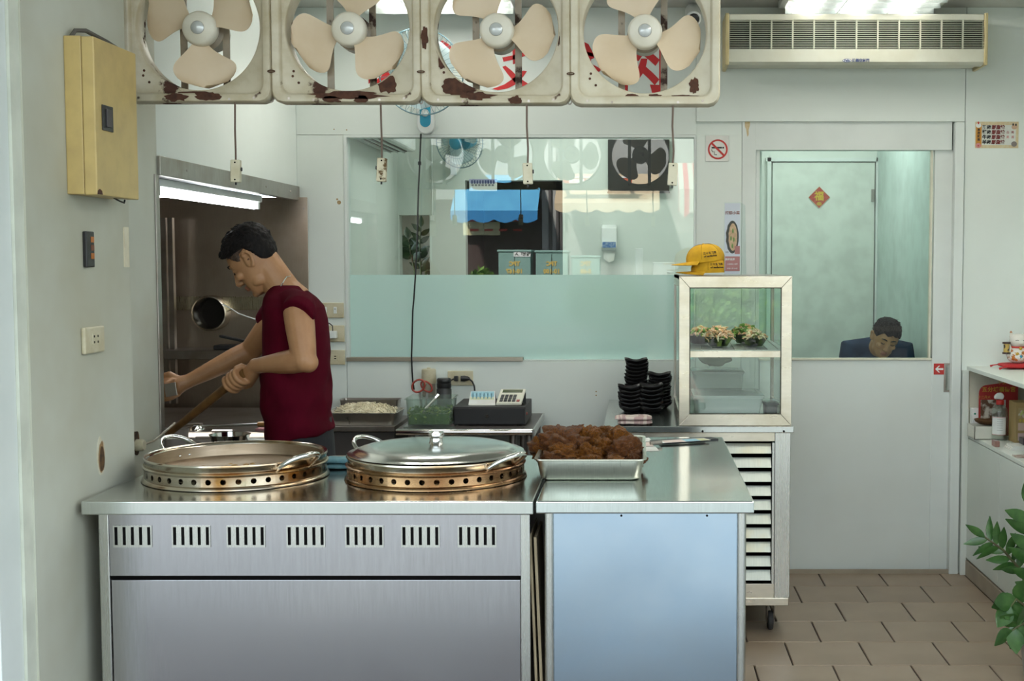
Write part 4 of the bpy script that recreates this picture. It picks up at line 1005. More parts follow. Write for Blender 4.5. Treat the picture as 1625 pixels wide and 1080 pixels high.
MB().obox(tl + V(.03,.03,.035), V(.085,0,-.018), V(0,.02,0), V(0,.0,.006)).build('cleaver_handle', BLACKP, label='black slanted tool on top of the flat case', cat='tool', bev=.003)
struct(bx((-2.85, 4.3, 0), (-2.75, DW, 2.2)), 'wall_niche', NST, label='steel side of the cooking niche')
struct(bx((-2.85, 4.3, 0), (-1.80, 4.44, 2.2)), 'wall_niche_front', WALL_G, label='hidden front side of the cooking niche')
struct(bx((-2.75, 4.44, 1.905), (-1.80, DW, 1.95)), 'ceiling_niche', SS_DULL, label='steel hood roof of the cooking niche')
hd = thing('steel_hood_edge', 'long grey steel edge of the hood above the cooking niche', 'hood', (XL, 5.3, 1.83))
bx((XL-.02, 4.44, 1.838), (XL+.012, DW-.001, 1.905)).build('edge_band', steel('hood_band', (.40,.38,.35), .4, (2,60,2), dirt=(.28,.24,.19), dscale=5), hd, bev=.002)
for y in (4.7, 5.2, 5.7, 6.1): MB().lathe([(0,0),(.005,0),(.004,.003),(0,.003)], (XL+.012, y, 1.872), 8, 'X').build('rivet', SS_DULL, hd)
struct(bx((XL-.06, 4.41, .0), (XL+.006, 4.445, 1.84)), 'trim_2', SS_DULL, label='narrow steel edge trim where the left wall ends', bev=.002)
# stove bench with what stands on it
ZS = .845; YS = 4.93
st = thing('stove_bench', 'dark steel stove bench in the cooking niche', 'stove', (-2.0, 5.6, 0))
bx((-2.72, YS, ZS-.04), (-1.47, 6.1, ZS)).build('stove_top', SS_DULL, st, bev=.003)
bx((-2.70, YS+.04, .05), (-1.50, 6.08, ZS-.04)).build('body', mat('stove_body', (.05,.045,.04), .5), st)
for x_ in (-2.6, -1.54):
    for y_ in (YS+.1, 6.0): MB().tube([(x_,y_,0),(x_,y_,.05)], .02, 10).build('foot', SS_DULL, st)
def onst(x, y): return G(x, y, ZS)
def pan(name, x, y, r, h, m, label, cat, rim=.004):
    c = onst(x, y); c.z = ZS + .001; o = thing(name, label, cat, c)
    MB().lathe([(0,0),(r*.9,0),(r,h),(r+rim,h+.002),(r-.003,h+.002),(r*.88,.004),(0,.004)], (0,0,0), 32).build('body', m, o, smooth=True, local=True); return o
pan('plastic_tub', 280, 712, .045, .075, milky('cup_plastic', (.55,.50,.46), .35, .15), 'cloudy plastic tub at the edge of the niche', 'tub')
fp = pan('saucepan', 365, 702, .075, .03, SS_CHROME, 'small shallow steel pan on the stove bench', 'pan')
lc = onst(312, 690); lc.z = ZS+.001
lad = thing('steel_ladle', 'steel ladle lying across the stove bench with a wooden grip', 'ladle', lc)
L0 = W(313, 684, 5.3); L1 = W(335, 675, 5.3); L2 = W(410, 673, 5.25); L3 = W(432, 672, 5.23)
mb = MB(); mb.ball(L0, (.032,.045,.03), 20, 12, Matrix.Rotation(.5, 3, 'Y')); mb.build('scoop', SS_CHROME, lad, smooth=True)
MB().tube([L0 + V(.02,0,.02), L1, L1 + V(.03,0,-.002), L2], .006, 8).build('shaft', SS_CHROME, lad, smooth=True)
MB().tube([L2, L3 + V(.05,0,0)], .011, 10).build('grip', mat('grip_wood', (.30,.15,.04), .5), lad, smooth=True)
q = W(418, 683, 5.28); bx((q.x-.03, q.y-.02, q.z-.022), (q.x+.05, q.y+.02, q.z+.012)).build('sponge', mat('pink_sponge', (.55,.26,.27), .95, bmp=.5, bscale=200), label='pink sponge beside the ladle grip', cat='sponge', bev=.006)
q = onst(408, 699); bx((q.x-.05, q.y-.03, ZS+.001), (q.x+.06, q.y+.03, ZS+.006)).build('white_card', WHITEP, label='flat white card on the stove bench beside the cook', cat='card')
for k, (x_, y_, w_) in enumerate(((300,678,.05),(330,700,.05),(350,690,.04))):
    q = onst(x_, y_); MB().tube([V(q.x-w_, q.y+.01*k, ZS+.012), V(q.x+w_, q.y+.02, ZS+.012)], .006, 8).build('burner_bar', SS_DULL, st, smooth=True)
# ================================================================== things on the left wall
BOXP = painted_rust('box_paint', (.56,.41,.155), (.09,.035,.015), .72, .735, 5, grime=(.46,.33,.13))
D1 = wallpt(103, 180, XN).y; fX = W(152, 180, D1).x
D2 = D1
for _ in range(20): D2 = fX * F / (224 - CX) * (W(224,200,D2).y / D2)
def ez(y): return W(150, y, D1).z
eb = thing('electric_box', 'tan metal electric box with a dark latch on the left wall', 'electric box', (XN, (D1+D2)/2, ez(310)))
xm = W(132, 180, D1).x
bx((XN, D1, ez(308)), (xm-.0015, D2, ez(56))).build('body', BOXP, eb, bev=.003)
bx((xm, D1-.003, ez(309)), (fX, D2+.003, ez(57.5))).build('door', BOXP, eb, bev=.003)
kc = wallpt(169.5, 188, fX)
lt = bx((fX, kc.y-.034, kc.z-.034), (fX+.004, kc.y+.034, kc.z+.034)).build('latch', BLACKP, eb, bev=.001)
bx((fX+.004, kc.y-.014, kc.z-.024), (fX+.007, kc.y+.018, kc.z+.024)).build('latch_lever', mat('latch_lever', (.05,.04,.045), .4), lt, bev=.001)
MB().prism([V(fX+.0005, D1-.0035, ez(308)), V(fX+.0005, D1+.03, ez(308)), V(fX+.0005, D1+.026, ez(302)), V(fX+.0005, D1+.012, ez(299)), V(fX+.0005, D1, ez(302))], (.0006,0,0)).build('rust_chip', RUSTM, eb)
MB().tube([V(XN+.012, D1+.02, ez(57)), V(XN+.02, D1+.03, ez(45)), V(XN+.035, D1+.06, ez(42)), V(XN+.05, D1+.16, ez(50)), V(XN+.05, D2+.02, ez(58))], .006, 8).build('cable', mat('cable_grey', (.10,.09,.075), .6), eb, smooth=True)
MB().tube([V(fX-.03, D2-.10, ez(309)), V(fX-.03, D2-.06, ez(313)), V(fX-.03, D2-.03, ez(315)), V(fX-.03, D2-.025, ez(310))], .0025, 6).build('wire_loop', BLACKP, eb, smooth=True)
# black strip with orange marks, and a beige socket
a = wallpt(137, 395, XN); zt, zb3 = wallpt(137,367,XN).z, wallpt(137,424,XN).z
rs = thing('wall_switch_strip', 'narrow black strip with orange marks on the left wall', 'switch', (XN, a.y, zb3))
y0_, y1_ = wallpt(131,395,XN).y, wallpt(143.5,395,XN).y
bx((XN, y0_, zb3), (XN+.012, y1_, zt)).build('case', BLACKP, rs, bev=.003)
ORG = mat('orange_mark', (.45,.14,.02), .5)
for y_ in (380, 393, 406): bx((XN+.012, y0_+.026, wallpt(140,y_+4.5,XN).z), (XN+.0135, y1_-.006, wallpt(140,y_-4.5,XN).z)).build('button', ORG if y_ != 393 else mat('brown_mark', (.18,.06,.03), .5), rs)
a = wallpt(144, 539, XN); sk = thing('wall_socket', 'beige double socket plate low on the left wall', 'socket', (XN, a.y, wallpt(144,561,XN).z))
y0_, y1_ = wallpt(128,539,XN).y, wallpt(160,539,XN).y; z0_, z1_ = wallpt(144,560,XN).z, wallpt(144,518,XN).z
bx((XN, y0_, z0_), (XN+.012, y1_, z1_)).build('plate', BEIGEP, sk, bev=.005, seg=3)
ym, zm_ = (y0_+y1_)/2, (z0_+z1_)/2
ins = bx((XN+.012, ym-.022, zm_-.014), (XN+.014, ym+.026, zm_+.018)).build('insert', BEIGEP, sk, bev=.001)
for dy in (-.010, .014):
    for dz in (-.006, .010): bx((XN+.014, ym+dy-.003, zm_+dz-.003), (XN+.0146, ym+dy+.003, zm_+dz+.003)).build('socket_hole', DARK, ins)
g_ = wallpt(216, 706, XL); gk = thing('gas_pipe_stub', 'small cream pipe cap with a thin pipe beside the open pot', 'pipe', (XL, g_.y, g_.z))
MB().lathe([(0,0),(.02,0),(.02,.02),(.016,.028),(0,.028)], (XL, g_.y, g_.z), 20, 'X').build('cap', BEIGEP, gk, smooth=True)
MB().tube([V(XL+.02, g_.y, g_.z), V(XL+.03, g_.y+.08, g_.z+.004), V(XL+.03, g_.y+.2, g_.z+.025), V(XL+.02, 4.5, g_.z+.035)], .004, 6).build('pipe', BRK, gk, smooth=True)
# ================================================================== sockets on the back wall
def wplate(name, x0, y0, x1, y1, label, cat='socket'):
    a, b = W(x0, y1, DW), W(x1, y0, DW); o = thing(name, label, cat, ((a.x+b.x)/2, DW, a.z))
    bx((a.x, DW-.011, a.z), (b.x, DW-.0005, b.z)).build('plate', BEIGEP, o, bev=.003); return o, a, b
o, a, b = wplate('light_switch', 503, 480, 546, 504, 'beige double light switch on the back wall behind the cook', 'switch')
for x_ in (516, 532):
    c = W(x_, 492, DW-.011); r_ = bx((c.x-.008, DW-.0135, c.z-.016), (c.x+.008, DW-.011, c.z+.016)).build('rocker', WHITEP, o, bev=.001); bx((c.x-.002, DW-.0142, c.z+.004), (c.x+.002, DW-.0135, c.z+.008)).build('indicator', DARK, r_)
o, a, b = wplate('wall_socket', 505, 516, 547, 542, 'beige socket with a white charger on the back wall')
cc = W(528, 531, DW-.02); ch = bx((cc.x-.02, DW-.055, cc.z-.016), (cc.x+.022, DW-.011, cc.z+.02)).build('charger', WHITEP, o, bev=.004)
MB().tube([cc + V(.005,-.02,.02), cc + V(.004,-.02,.045), cc + V(-.012,-.02,.058), cc + V(-.04,-.02,.055)], .003, 6).build('cable', BLACKP, o, smooth=True)
o, a, b = wplate('wall_socket', 505, 555, 548, 578, 'beige socket lowest of the three plates behind the cook')
c = W(532, 567, DW-.011); i_ = bx((c.x-.022, DW-.0125, c.z-.015), (c.x+.016, DW-.011, c.z+.015)).build('insert', BEIGEP, o, bev=.001)
for dz in (-.005,.006): bx((c.x-.005, DW-.0132, c.z+dz-.002), (c.x+.005, DW-.0125, c.z+dz+.002)).build('socket_hole', DARK, i_)
o, a, b = wplate('wall_socket', 711, 588, 751, 611, 'beige socket with two black plugs above the cash drawer')
c = W(724, 600, DW-.02); bx((c.x-.009, DW-.04, c.z-.013), (c.x+.010, DW-.011, c.z+.013)).build('plug', BLACKP, o, bev=.004)
MB().tube([c + V(-.005,-.02,0), c + V(-.02,-.03,-.006), c + V(-.03,-.03,-.02), c + V(-.035,-.03,-.06)], .004, 6).build('cable', BLACKP, o, smooth=True)
c = W(739, 600, DW-.02); mb = MB().tube([V(c.x-.022, DW-.03, c.z), V(c.x-.005, DW-.03, c.z), V(c.x+.012, DW-.032, c.z), V(c.x+.022, DW-.034, c.z-.002)], [.014,.015,.011,.006], 12); mb.build('plug', BLACKP, o, smooth=True)
MB().tube([V(c.x+.02, DW-.034, c.z-.002), V(c.x+.035, DW-.04, c.z-.014), V(c.x+.045, DW-.045, c.z-.035), V(c.x+.05, DW-.045, c.z-.09)], .0045, 6).build('cable', BLACKP, o, smooth=True)
a, b = W(671, 607, DW), W(694, 584, DW)
bb = thing('cup_dispenser', 'beige round holder fixed to the back wall beside the thermos', 'holder', ((a.x+b.x)/2, DW-.03, a.z))
MB().lathe([(0,0),(.034,0),(.036,.004),(.035,b.z-a.z-.004),(.030,b.z-a.z),(0,b.z-a.z)], ((a.x+b.x)/2, DW-.037, a.z), 28).build('shell', BEIGEP, bb, smooth=True)
MB().lathe([(0,0),(.010,0),(.008,.006),(0,.007)], ((a.x+b.x)/2, DW-.037, b.z+.0005), 12).build('knob', BEIGEP, bb, smooth=True)
MB().lathe([(0,-.065),(.030,-.065),(.0315,-.06),(.0315,-.001),(0,-.001)], ((a.x+b.x)/2, DW-.037, a.z), 28).build('dark_base', mat('dark_beige', (.30,.26,.20), .5), bb, smooth=True)
# ================================================================== bench along the back wall
ZB = .80; YB0 = G(740, 681, ZB).y; YB1 = DW - .02
def bxp(x): return W(x, 680, YB0).x
bn = thing('steel_bench', 'small stainless bench under the cash drawer', 'bench', ((bxp(629)+bxp(847))/2, (YB0+YB1)/2, 0))
bx((bxp(629), YB0, ZB-.012), (bxp(847), YB1, ZB)).build('worktop', mat('bench_top', (.07,.06,.055), .35), bn)
MB().tube([(bxp(629), YB0-.002, ZB-.012), (bxp(845), YB0-.002, ZB-.012)], .0145, 12).build('front_roll', SS_CHROME, bn, smooth=True)
bx((bxp(847)-.004, YB0-.01, ZB-.03), (bxp(847)+.004, YB1, ZB+.002)).build('end_plate', SS, bn, bev=.001)
for x_ in (650, 812, 838):
    for y_ in (YB0+.05, YB1-.05): MB().tube([(bxp(x_), y_, 0), (bxp(x_), y_, ZB-.012)], .015, 10).build('leg', SS_DULL, bn, smooth=True)
bx((bxp(640), YB0+.04, .3), (bxp(842), YB1-.04, .32)).build('lower_shelf', SS_DULL, bn)
YL0 = G(570, 676, .79).y
lb = thing('dark_bench', 'dark steel bench under the noodle tray', 'bench', (W(570,690,YL0).x, (YL0+YB1)/2, 0))
bx((W(505,680,YL0).x, YL0, .765), (W(626.5,680,YL0).x, YB1, .79)).build('worktop', SS_DULL, lb, bev=.002)
bx((W(507,680,YL0).x, YL0+.02, .05), (W(624,680,YL0).x, YB1-.02, .765)).build('carcass', mat('bench_dark', (.06,.05,.045), .6), lb)
# noodle tray
nt0 = W(572, 672, YL0+.03)
ntray = thing('noodle_tray', 'steel tray of pale noodles under a plastic film', 'tray', (nt0.x, YL0+.135, .791)); ntray.scale = (1, .68, 1)
mb = MB(); mb.loft([rr_(.15,.16,0), rr_(.165,.175,.055), rr_(.172,.182,.055), rr_(.172,.182,.058), rr_(.162,.172,.056), rr_(.146,.156,.004)]); mb.build('pan', steel('noodle_pan', (.55,.54,.50), .3, (2,2,2), bmp=0), ntray, smooth=True, local=True)
NOOD = mat('noodle', (.66,.58,.40), .45, c2=(.72,.66,.50), scale=30)
random.seed(21); mb = MB()
mb.ball((0,0,.034), (.155,.155,.05), 24, 10)
for k in range(150):
    a0 = random.uniform(0, 2*PI); r0 = .13*math.sqrt(random.random()); p = V(r0*math.cos(a0), r0*math.sin(a0), .052 + .036*(1-(r0/.14)**2)); r1 = random.uniform(.015,.035)
    mb.tube([p + V(r1*math.cos(a0+t_), r1*math.sin(a0+t_), .006*math.sin(3*t_+k)) for t_ in [PI*1.3*j/7 for j in range(8)]], .0028, 5)
mb.build('noodles', NOOD, ntray, smooth=True, kind='stuff', local=True)
rk = thing('wire_tray', 'second steel tray behind the noodle tray', 'tray', (nt0.x-.02, YB1-.06, .791))
mb = MB(); mb.loft([rr_(.13,.045,0,.01), rr_(.14,.05,.085,.012), rr_(.145,.055,.086,.012), rr_(.138,.048,.084,.012), rr_(.127,.042,.004,.01)]); mb.build('pan', SS_DULL, rk, smooth=True, local=True)
# greens box, lid under it, scissors, tongs, thermos
gx = W(679, 668, YB0+.02)
gl_ = thing('box_lid', 'flat clear plastic lid under the box of chopped greens', 'lid', (gx.x, YB0+.135, ZB+.001))
MB().loft([rr_(.112,.115,0,.015), rr_(.112,.115,.008,.015), rr_(.1,.103,.010,.012)]).build('lid', CLEARP, gl_, smooth=True, local=True)
gb = tub('greens_box', V(gx.x, YB0+.135, ZB+.0115), .205, .19, .12, CLEARP, CLEARP, 'clear plastic box of chopped green onion', lid=False, taper=.93, cat='box')
random.seed(8); mb = MB(); mb.box((-.09,-.082,.004), (.09,.082,.05))
for k in range(420):
    p = V(random.uniform(-.092,.092), random.uniform(-.084,.084), random.uniform(.01,.072)); d_ = V(random.uniform(-1,1), random.uniform(-1,1), random.uniform(-.6,.6)).normalized()*random.uniform(.005,.012)
    mb.k = 1 if k % 5 == 0 else 0; mb.tube([p-d_, p+d_], random.uniform(.002,.0045), 5)
mb.build('chopped_greens', [mat('onion_green', (.035,.085,.015), .5, c2=(.07,.14,.02), scale=60), mat('onion_pale', (.25,.32,.07), .5)], gb, kind='stuff', local=True)
sc_ = thing('scissors', 'red handled scissors standing in the greens box', 'scissors', W(678, 650, YB0+.14))
RED = mat('red_plastic', (.30,.035,.02), .4)
def loop(mb, pts, r): mb.tube(pts, r, 8, closed=True)
mb = MB(); y_ = YB0+.17
loop(mb, [W(664+10*math.cos(t_)-2*math.sin(t_), 612+10*math.sin(t_)+0, y_) for t_ in [2*PI*k/16 for k in range(16)]], .0045)
loop(mb, [W(677+8*math.cos(t_)+4*math.sin(t_), 613+8.5*math.sin(t_), y_+.01) for t_ in [2*PI*k/16 for k in range(16)]], .0045)
mb.build('handles', RED, sc_, smooth=True)
mb = MB(); mb.obox(W(668,640,y_), V(.006,0,0), V(0,.0015,0), V(-.004,0,.05)); mb.obox(W(676,640,y_+.008), V(.006,0,0), V(0,.0015,0), V(.008,0,.05)); mb.build('blades', SS, sc_)
tg = thing('steel_tongs', 'short steel tongs resting in the greens box', 'tongs', W(690, 660, YB0+.1))
mb = MB(); p0, p1 = W(672, 652, YB0+.1), W(697, 626, YB0+.12)
mb.tube([p0, p0.lerp(p1,.8)], .006, 8); mb.build('arms', SS_DULL, tg, smooth=True); MB().tube([p0.lerp(p1,.78), p1], .010, 12).build('end_cap', SS_CHROME, tg, smooth=True)
tx = W(705, 650, YB1-.10)
th = thing('thermos', 'tall black thermos bottle beside the cash drawer', 'bottle', (tx.x, YB1-.10, ZB+.001)); hT = W(705, 600, YB1-.10).z - ZB
MB().lathe([(0,0),(.034,0),(.036,.004),(.036,hT*.70),(.033,hT*.72),(.033,hT*.74),(0,hT*.74)], (0,0,0), 28).build('body', BLACKP, th, smooth=True, local=True)
MB().lathe([(0,hT*.745),(.034,hT*.745),(.035,hT*.76),(.035,hT*.86),(.032,hT*.87),(.034,hT*.885),(.034,hT*.97),(.030,hT),(0,hT)], (0,0,0), 28).build('screw_cap', BLACKP, th, smooth=True, local=True)
# cash drawer
CD0 = G(775, 676, ZB).y + .01; 
cx0, cx1 = W(719, 670, CD0).x, W(833.5, 670, CD0).x; zc1 = W(775, 645.5, CD0).z
cd = thing('cash_drawer', 'black metal cash drawer with a round lock', 'cash drawer', ((cx0+cx1)/2, CD0+.18, ZB+.001))
CDM = mat('drawer_black', (.007,.0065,.007), .5, bmp=.1, bscale=400)
bx((cx0, CD0+.006, ZB+.004), (cx1, CD0+.36, zc1)).build('body', mat('drawer_shell', (.022,.018,.018), .55, bmp=.1, bscale=400), cd, bev=.002)
bx((cx0+.004, CD0, ZB+.008), (cx1-.004, CD0+.006, zc1-.008)).build('drawer_front', CDM, cd, bev=.002)
lk = MB().lathe([(0,-.012),(.007,-.012),(.0085,-.008),(.0085,0),(0,0)], W(773.5, 659.5, CD0), 20, 'Y').build('lock', SS_CHROME, cd, smooth=True)
MB().lathe([(0,0),(.006,0),(.006,.004),(0,.004)], (cx1, CD0+.07, (ZB+zc1)/2+.006), 16, 'X').build('red_button', mat('red_button', (.40,.03,.02), .4), cd)
for u in (cx0+.03, cx1-.03): MB().lathe([(0,0),(.012,0),(.012,.004),(0,.004)], (u, CD0+.03, ZB), 12).build('foot', RUB, cd)
q = G(721, 673, ZB); MB().lathe([(0,0),(.009,0),(.011,.004),(.008,.009),(0,.010)], (q.x-.002, CD0-.02, ZB+.001), 14).build('bottle_cap', mat('mauve_cap', (.16,.09,.10), .5), label='small dull purple cap beside the cash drawer', cat='cap', smooth=True)
# tent calendar
kx = W(765, 635, CD0+.08)
tcal = thing('tent_calendar', 'small tent calendar with pale blue print on the cash drawer', 'calendar', (kx.x, CD0+.10, zc1+.001))
w_, h_ = .062, .062
mb = MB(); mb.prism([V(-w_,-.028,.0), V(w_,-.028,0), V(w_-.004,0,h_), V(-w_+.008,0,h_)], (0,.0012,0)); mb.build('front_page', PAPER, tcal, local=True)
mb = MB(); mb.prism([V(-w_,.030,.0), V(w_,.030,0), V(w_-.004,.002,h_), V(-w_+.008,.002,h_)], (0,.0012,0)); mb.build('back_page', mat('page_brown', (.12,.08,.06), .6), tcal, local=True)
def slant(x0, z0, x1, z1, m, nm):
    f_ = lambda x, z: V(x, -.0288 + .028*z/h_ - .0004, z); MB().prism([f_(x0,z0), f_(x1,z0), f_(x1,z1), f_(x0,z1)], (0,.0004,0)).build(nm, m, tcal, local=True)
slant(-w_+.010, .036, w_-.008, .060, mat('cal_blue', (.35,.60,.68), .6), 'month_band')
slant(-w_+.008, .024, w_-.008, .034, mat('cal_yellow', (.66,.68,.42), .6), 'day_band')
for k in range(6): slant(-w_+.016+k*.017, .028, -w_+.022+k*.017, .052, mat('cal_dark', (.18,.38,.46), .6), 'printed_digits')
for dx in (-.012, .016): 
    MB().prism([V(dx-w_*.7,-.045,.0003), V(dx+w_*.75,-.04,.0003), V(dx+w_*.7,-.03,.004), V(dx-w_*.72,-.03,.004)], (0,0,.0006)).build('loose_page', PAPER, tcal, local=True)
# calculator
kx = W(811, 632, CD0+.10)
cal = thing('calculator', 'cream desk calculator with a tilted display on the cash drawer', 'calculator', (kx.x, CD0+.10, zc1+.001))
def cf(x, y, z): return V(x + y*.12, y, z + (y+.05)*.55)
def cbox(x0, x1, y0, y1, z0, z1, m, nm, par=cal, bev=.001):
    vs = [cf(x,y,z) for z in (z0,z1) for x, y in ((x0,y0),(x1,y0),(x1,y1),(x0,y1))]
    return MB().add(vs, [(0,3,2,1),(4,5,6,7),(0,1,5,4),(1,2,6,5),(2,3,7,6),(3,0,4,7)]).build(nm, m, par, bev=bev, local=True)
cbox(-.058,.058,-.05,.05,.0,.012, mat('calc_cream', (.62,.60,.50), .45), 'case', bev=.003)
cbox(-.045,.047,.022,.042,.012,.0135, mat('lcd', (.06,.075,.03), .2), 'display')
for r in range(3):
    for c_ in range(4):
        x_ = -.045+c_*.019; cbox(x_, x_+.015, -.042+r*.017, -.029+r*.017, .012, .015, BLACKP, 'key')
cbox(.033,.047,-.042,-.030,.012,.015, RED, 'clear_key')
MB().prism([V(-.05,.0,0), V(.06,.0,0), V(.064,.05,0), V(.064,.048,.05), V(-.04,.048,.05)], (0,.004,0)).build('stand', BLACKP, cal, local=True)
# ================================================================== air curtain, camera, signs on the back wall
DA = 6.06
def ap(x, y): return W(x, y, DA)
ax0, ax1, az0, az1 = ap(1157,60).x, ap(1562,60).x, ap(1300,102).z, ap(1300,22).z
ac_ = thing('air_curtain', 'long white air curtain blower with a slatted grille above the door', 'air curtain', ((ax0+ax1)/2, (DA+DW)/2, az0))
OFFW = mat('aged_white', (.64,.64,.54), .4, c2=(.58,.57,.46), scale=6)
zg0, zg1 = ap(1300,77).z, ap(1300,32).z
bx((ax0, DA+.02, az0+.01), (ax1, DW-.001, az1)).build('housing', OFFW, ac_, bev=.006)
mb = MB(); prof = [(DA+.02, zg0+.001), (DA, zg0-.002), (DA+.004, az0+.012), (DA+.02, az0), (DA+.06, az0-.002), (DA+.06, zg0)]
mb.prism([V(ax0, y, z) for y, z in prof], (ax1-ax0,0,0)); mb.build('lower_front', OFFW, ac_)
bx((ax0, DA+.003, zg1), (ax1, DA+.05, az1)).build('upper_front', OFFW, ac_, bev=.004)
bx((ax0+.005, DA+.017, zg0), (ax1-.005, DA+.0195, zg1)).build('grille_dark_sheet', DARK, ac_)  # black sheet paints in the darkness behind the slats
mb = MB()
for k in range(15):
    z = zg0 + (zg1-zg0)*(k+.5)/15; mb.box((ax0, DA+.002, z-.0012), (ax1, DA+.008, z+.0012))
for k in range(1, 12):
    x = ax0 + (ax1-ax0)*k/12; mb.box((x-.003, DA, zg0), (x+.003, DA+.016, zg1))
mb.build('grille', OFFW, ac_)
YELP = mat('yellowed_plastic', (.56,.47,.25), .45, c2=(.50,.40,.19), scale=9)
for x0, x1 in ((ap(1151,60).x, ax0), (ax1, ap(1567.5,60).x)):
    bx((x0, DA-.006, az0-.004), (x1, DW-.001, az1+.004)).build('end_cap', YELP, ac_, bev=.004)
NAVY = mat('navy_ink', (.03,.05,.16), .5)
lc_ = ap(1344, 96); y_ = DA - .0012
MB().prism([V(lc_.x+.020*math.cos(t_), y_+.001, lc_.z+.0085*math.sin(t_)) for t_ in [2*PI*k/28 for k in range(28)]], (0,.002,0)).build('logo_oval', NAVY, ac_)
MB().prism([V(lc_.x+.0178*math.cos(t_), y_+.0004, lc_.z+.0067*math.sin(t_)) for t_ in [2*PI*k/28 for k in range(28)]], (0,.001,0)).build('logo_field', WHITEP, ac_)
text('Felis', .0145, V(lc_.x, y_-.0002, lc_.z), NAVY, ac_, bold=.0006)
text('建義空氣門', .0165, V(ap(1366,96).x, y_+.001, lc_.z), NAVY, ac_, bold=.0004, spacing=.96)
# security camera
sc0 = W(1100, 24, 6.12)
sec = thing('security_camera', 'small white security camera under the ceiling', 'camera', (sc0.x, 6.15, sc0.z-.06))
MB().tube([V(sc0.x, 6.2, ZC-.001), V(sc0.x, 6.18, sc0.z+.02)], .018, 12).build('mount', WHITEP, sec, smooth=True)
mb = MB().lathe([(0,-.06),(.03,-.06),(.036,-.055),(.038,0),(.036,.07),(.03,.08),(0,.08)], (0,0,0), 24, 'Y'); mb.move(Matrix.Translation(sc0) @ Matrix.Rotation(math.radians(28), 4, 'X')); mb.build('body', WHITEP, sec, smooth=True)
mb = MB().lathe([(0,-.066),(.02,-.066),(.026,-.062),(.028,-.058),(0,-.058)], (0,0,0), 24, 'Y'); mb.move(Matrix.Translation(sc0) @ Matrix.Rotation(math.radians(28), 4, 'X')); mb.build('lens', BLACKP, sec, smooth=True)
# no-smoking sign
a, b = W(1119.5, 256, DW), W(1156.5, 215, DW)
ns = thing('no_smoking_sign', 'clear square no-smoking sign with a red ring', 'sign', ((a.x+b.x)/2, DW, a.z))
bx((a.x, DW-.004, a.z), (b.x, DW-.0005, b.z)).build('plate', mat('sign_plate', (.72,.72,.68), .25), ns, bev=.0015)
SR = mat('sign_red', (.50,.025,.02), .45); cc = W(1139, 237, DW); R0 = .048
mb = MB(); mb.lathe([(R0,0),(R0,.0008),(R0*.83,.0008),(R0*.83,0)], V(cc.x, DW-.0052, cc.z), 48, 'Y', closed=True); mb.obox(V(cc.x, DW-.0052, cc.z), V(.031,0,-.031), V(0,.0004,0), V(.0035,0,.0035)); mb.build('red_ring', SR, ns)
mb = MB(); mb.box((cc.x-.030, DW-.0048, cc.z+.004), (cc.x+.020, DW-.0041, cc.z+.012)); mb.box((cc.x+.022, DW-.0048, cc.z+.004), (cc.x+.030, DW-.0041, cc.z+.012))
mb.tube([V(cc.x-.03, DW-.0045, cc.z+.0), V(cc.x-.026, DW-.0045, cc.z-.012), V(cc.x-.015, DW-.0045, cc.z-.012), V(cc.x-.018, DW-.0045, cc.z-.024), V(cc.x-.004, DW-.0045, cc.z-.026)], .0018, 5); mb.build('cigarette', INK, ns)
# meat-origin poster
a, b = W(1547, 235, DW), W(1616.5, 193, DW)
ps = thing('origin_poster', 'small tan poster listing meat origins on the back wall', 'poster', ((a.x+b.x)/2, DW, a.z))
bx((a.x, DW-.0015, a.z), (b.x, DW-.0003, b.z)).build('sheet', mat('poster_tan', (.60,.47,.28), .6, c2=(.62,.55,.36), scale=60), ps)
def pp(u, v): return a.x + (b.x-a.x)*u, a.z + (b.z-a.z)*v      # u,v from lower left
def pbox(u0, v0, u1, v1, m, nm, y=DW-.0022):
    x0, z0 = pp(u0, v0); x1, z1 = pp(u1, v1); bx((x0, y, z0), (x1, y+.0005, z1)).build(nm, m, ps)
pbox(.155,.115,.935,.875, mat('poster_white', (.68,.70,.64), .6), 'white_field')
pbox(.02,.06,.145,.90, mat('poster_orange', (.58,.25,.03), .6), 'orange_band', DW-.0024)
DKR = mat('dark_red_ink', (.16,.012,.012), .6); PINK = mat('pink_ink', (.60,.20,.20), .6)
for k, w1_ in enumerate('雞豬牛羊'):
    v_ = .80 - k*.187; x_, z_ = pp(.265, v_-.02); text(w1_ + '肉', .0215, V(x_, DW-.0029, z_), INK, ps, bold=.0009)
    x_, z_ = pp(.53, v_-.02); text('原產地', .0215, V(x_, DW-.0029, z_), DKR, ps, bold=.0009)
for s_, u, v_ in (('台', .75, .59), ('灣', .86, .59), ('美', .75, .41), ('洲', .86, .41)):
    x_, z_ = pp(u, v_); text(s_, .015, V(x_, DW-.0029, z_), PINK, ps)
for k, ch_ in enumerate('本店販售'):
    x_, z_ = pp(.082, .69-k*.125); text(ch_, .0145, V(x_, DW-.0031, z_), INK, ps, bold=.0003)
def pov(u, v, ru, rv, m, nm, y): 
    x_, z_ = pp(u, v); MB().prism([V(x_+ru*math.cos(2*PI*k/18), y, z_+rv*math.sin(2*PI*k/18)) for k in range(18)], (0,.0004,0)).build(nm, m, ps)
pov(.075,.86,.013,.012, WHITEP, 'hen_print', DW-.0031); pov(.07,.95,.004,.007, SR, 'comb_print', DW-.0034); pov(.075,.10,.013,.012, mat('pig_pink', (.62,.25,.24), .6), 'pig_print', DW-.0031); pov(.075,.09,.004,.003, SR, 'snout_print', DW-.0034)
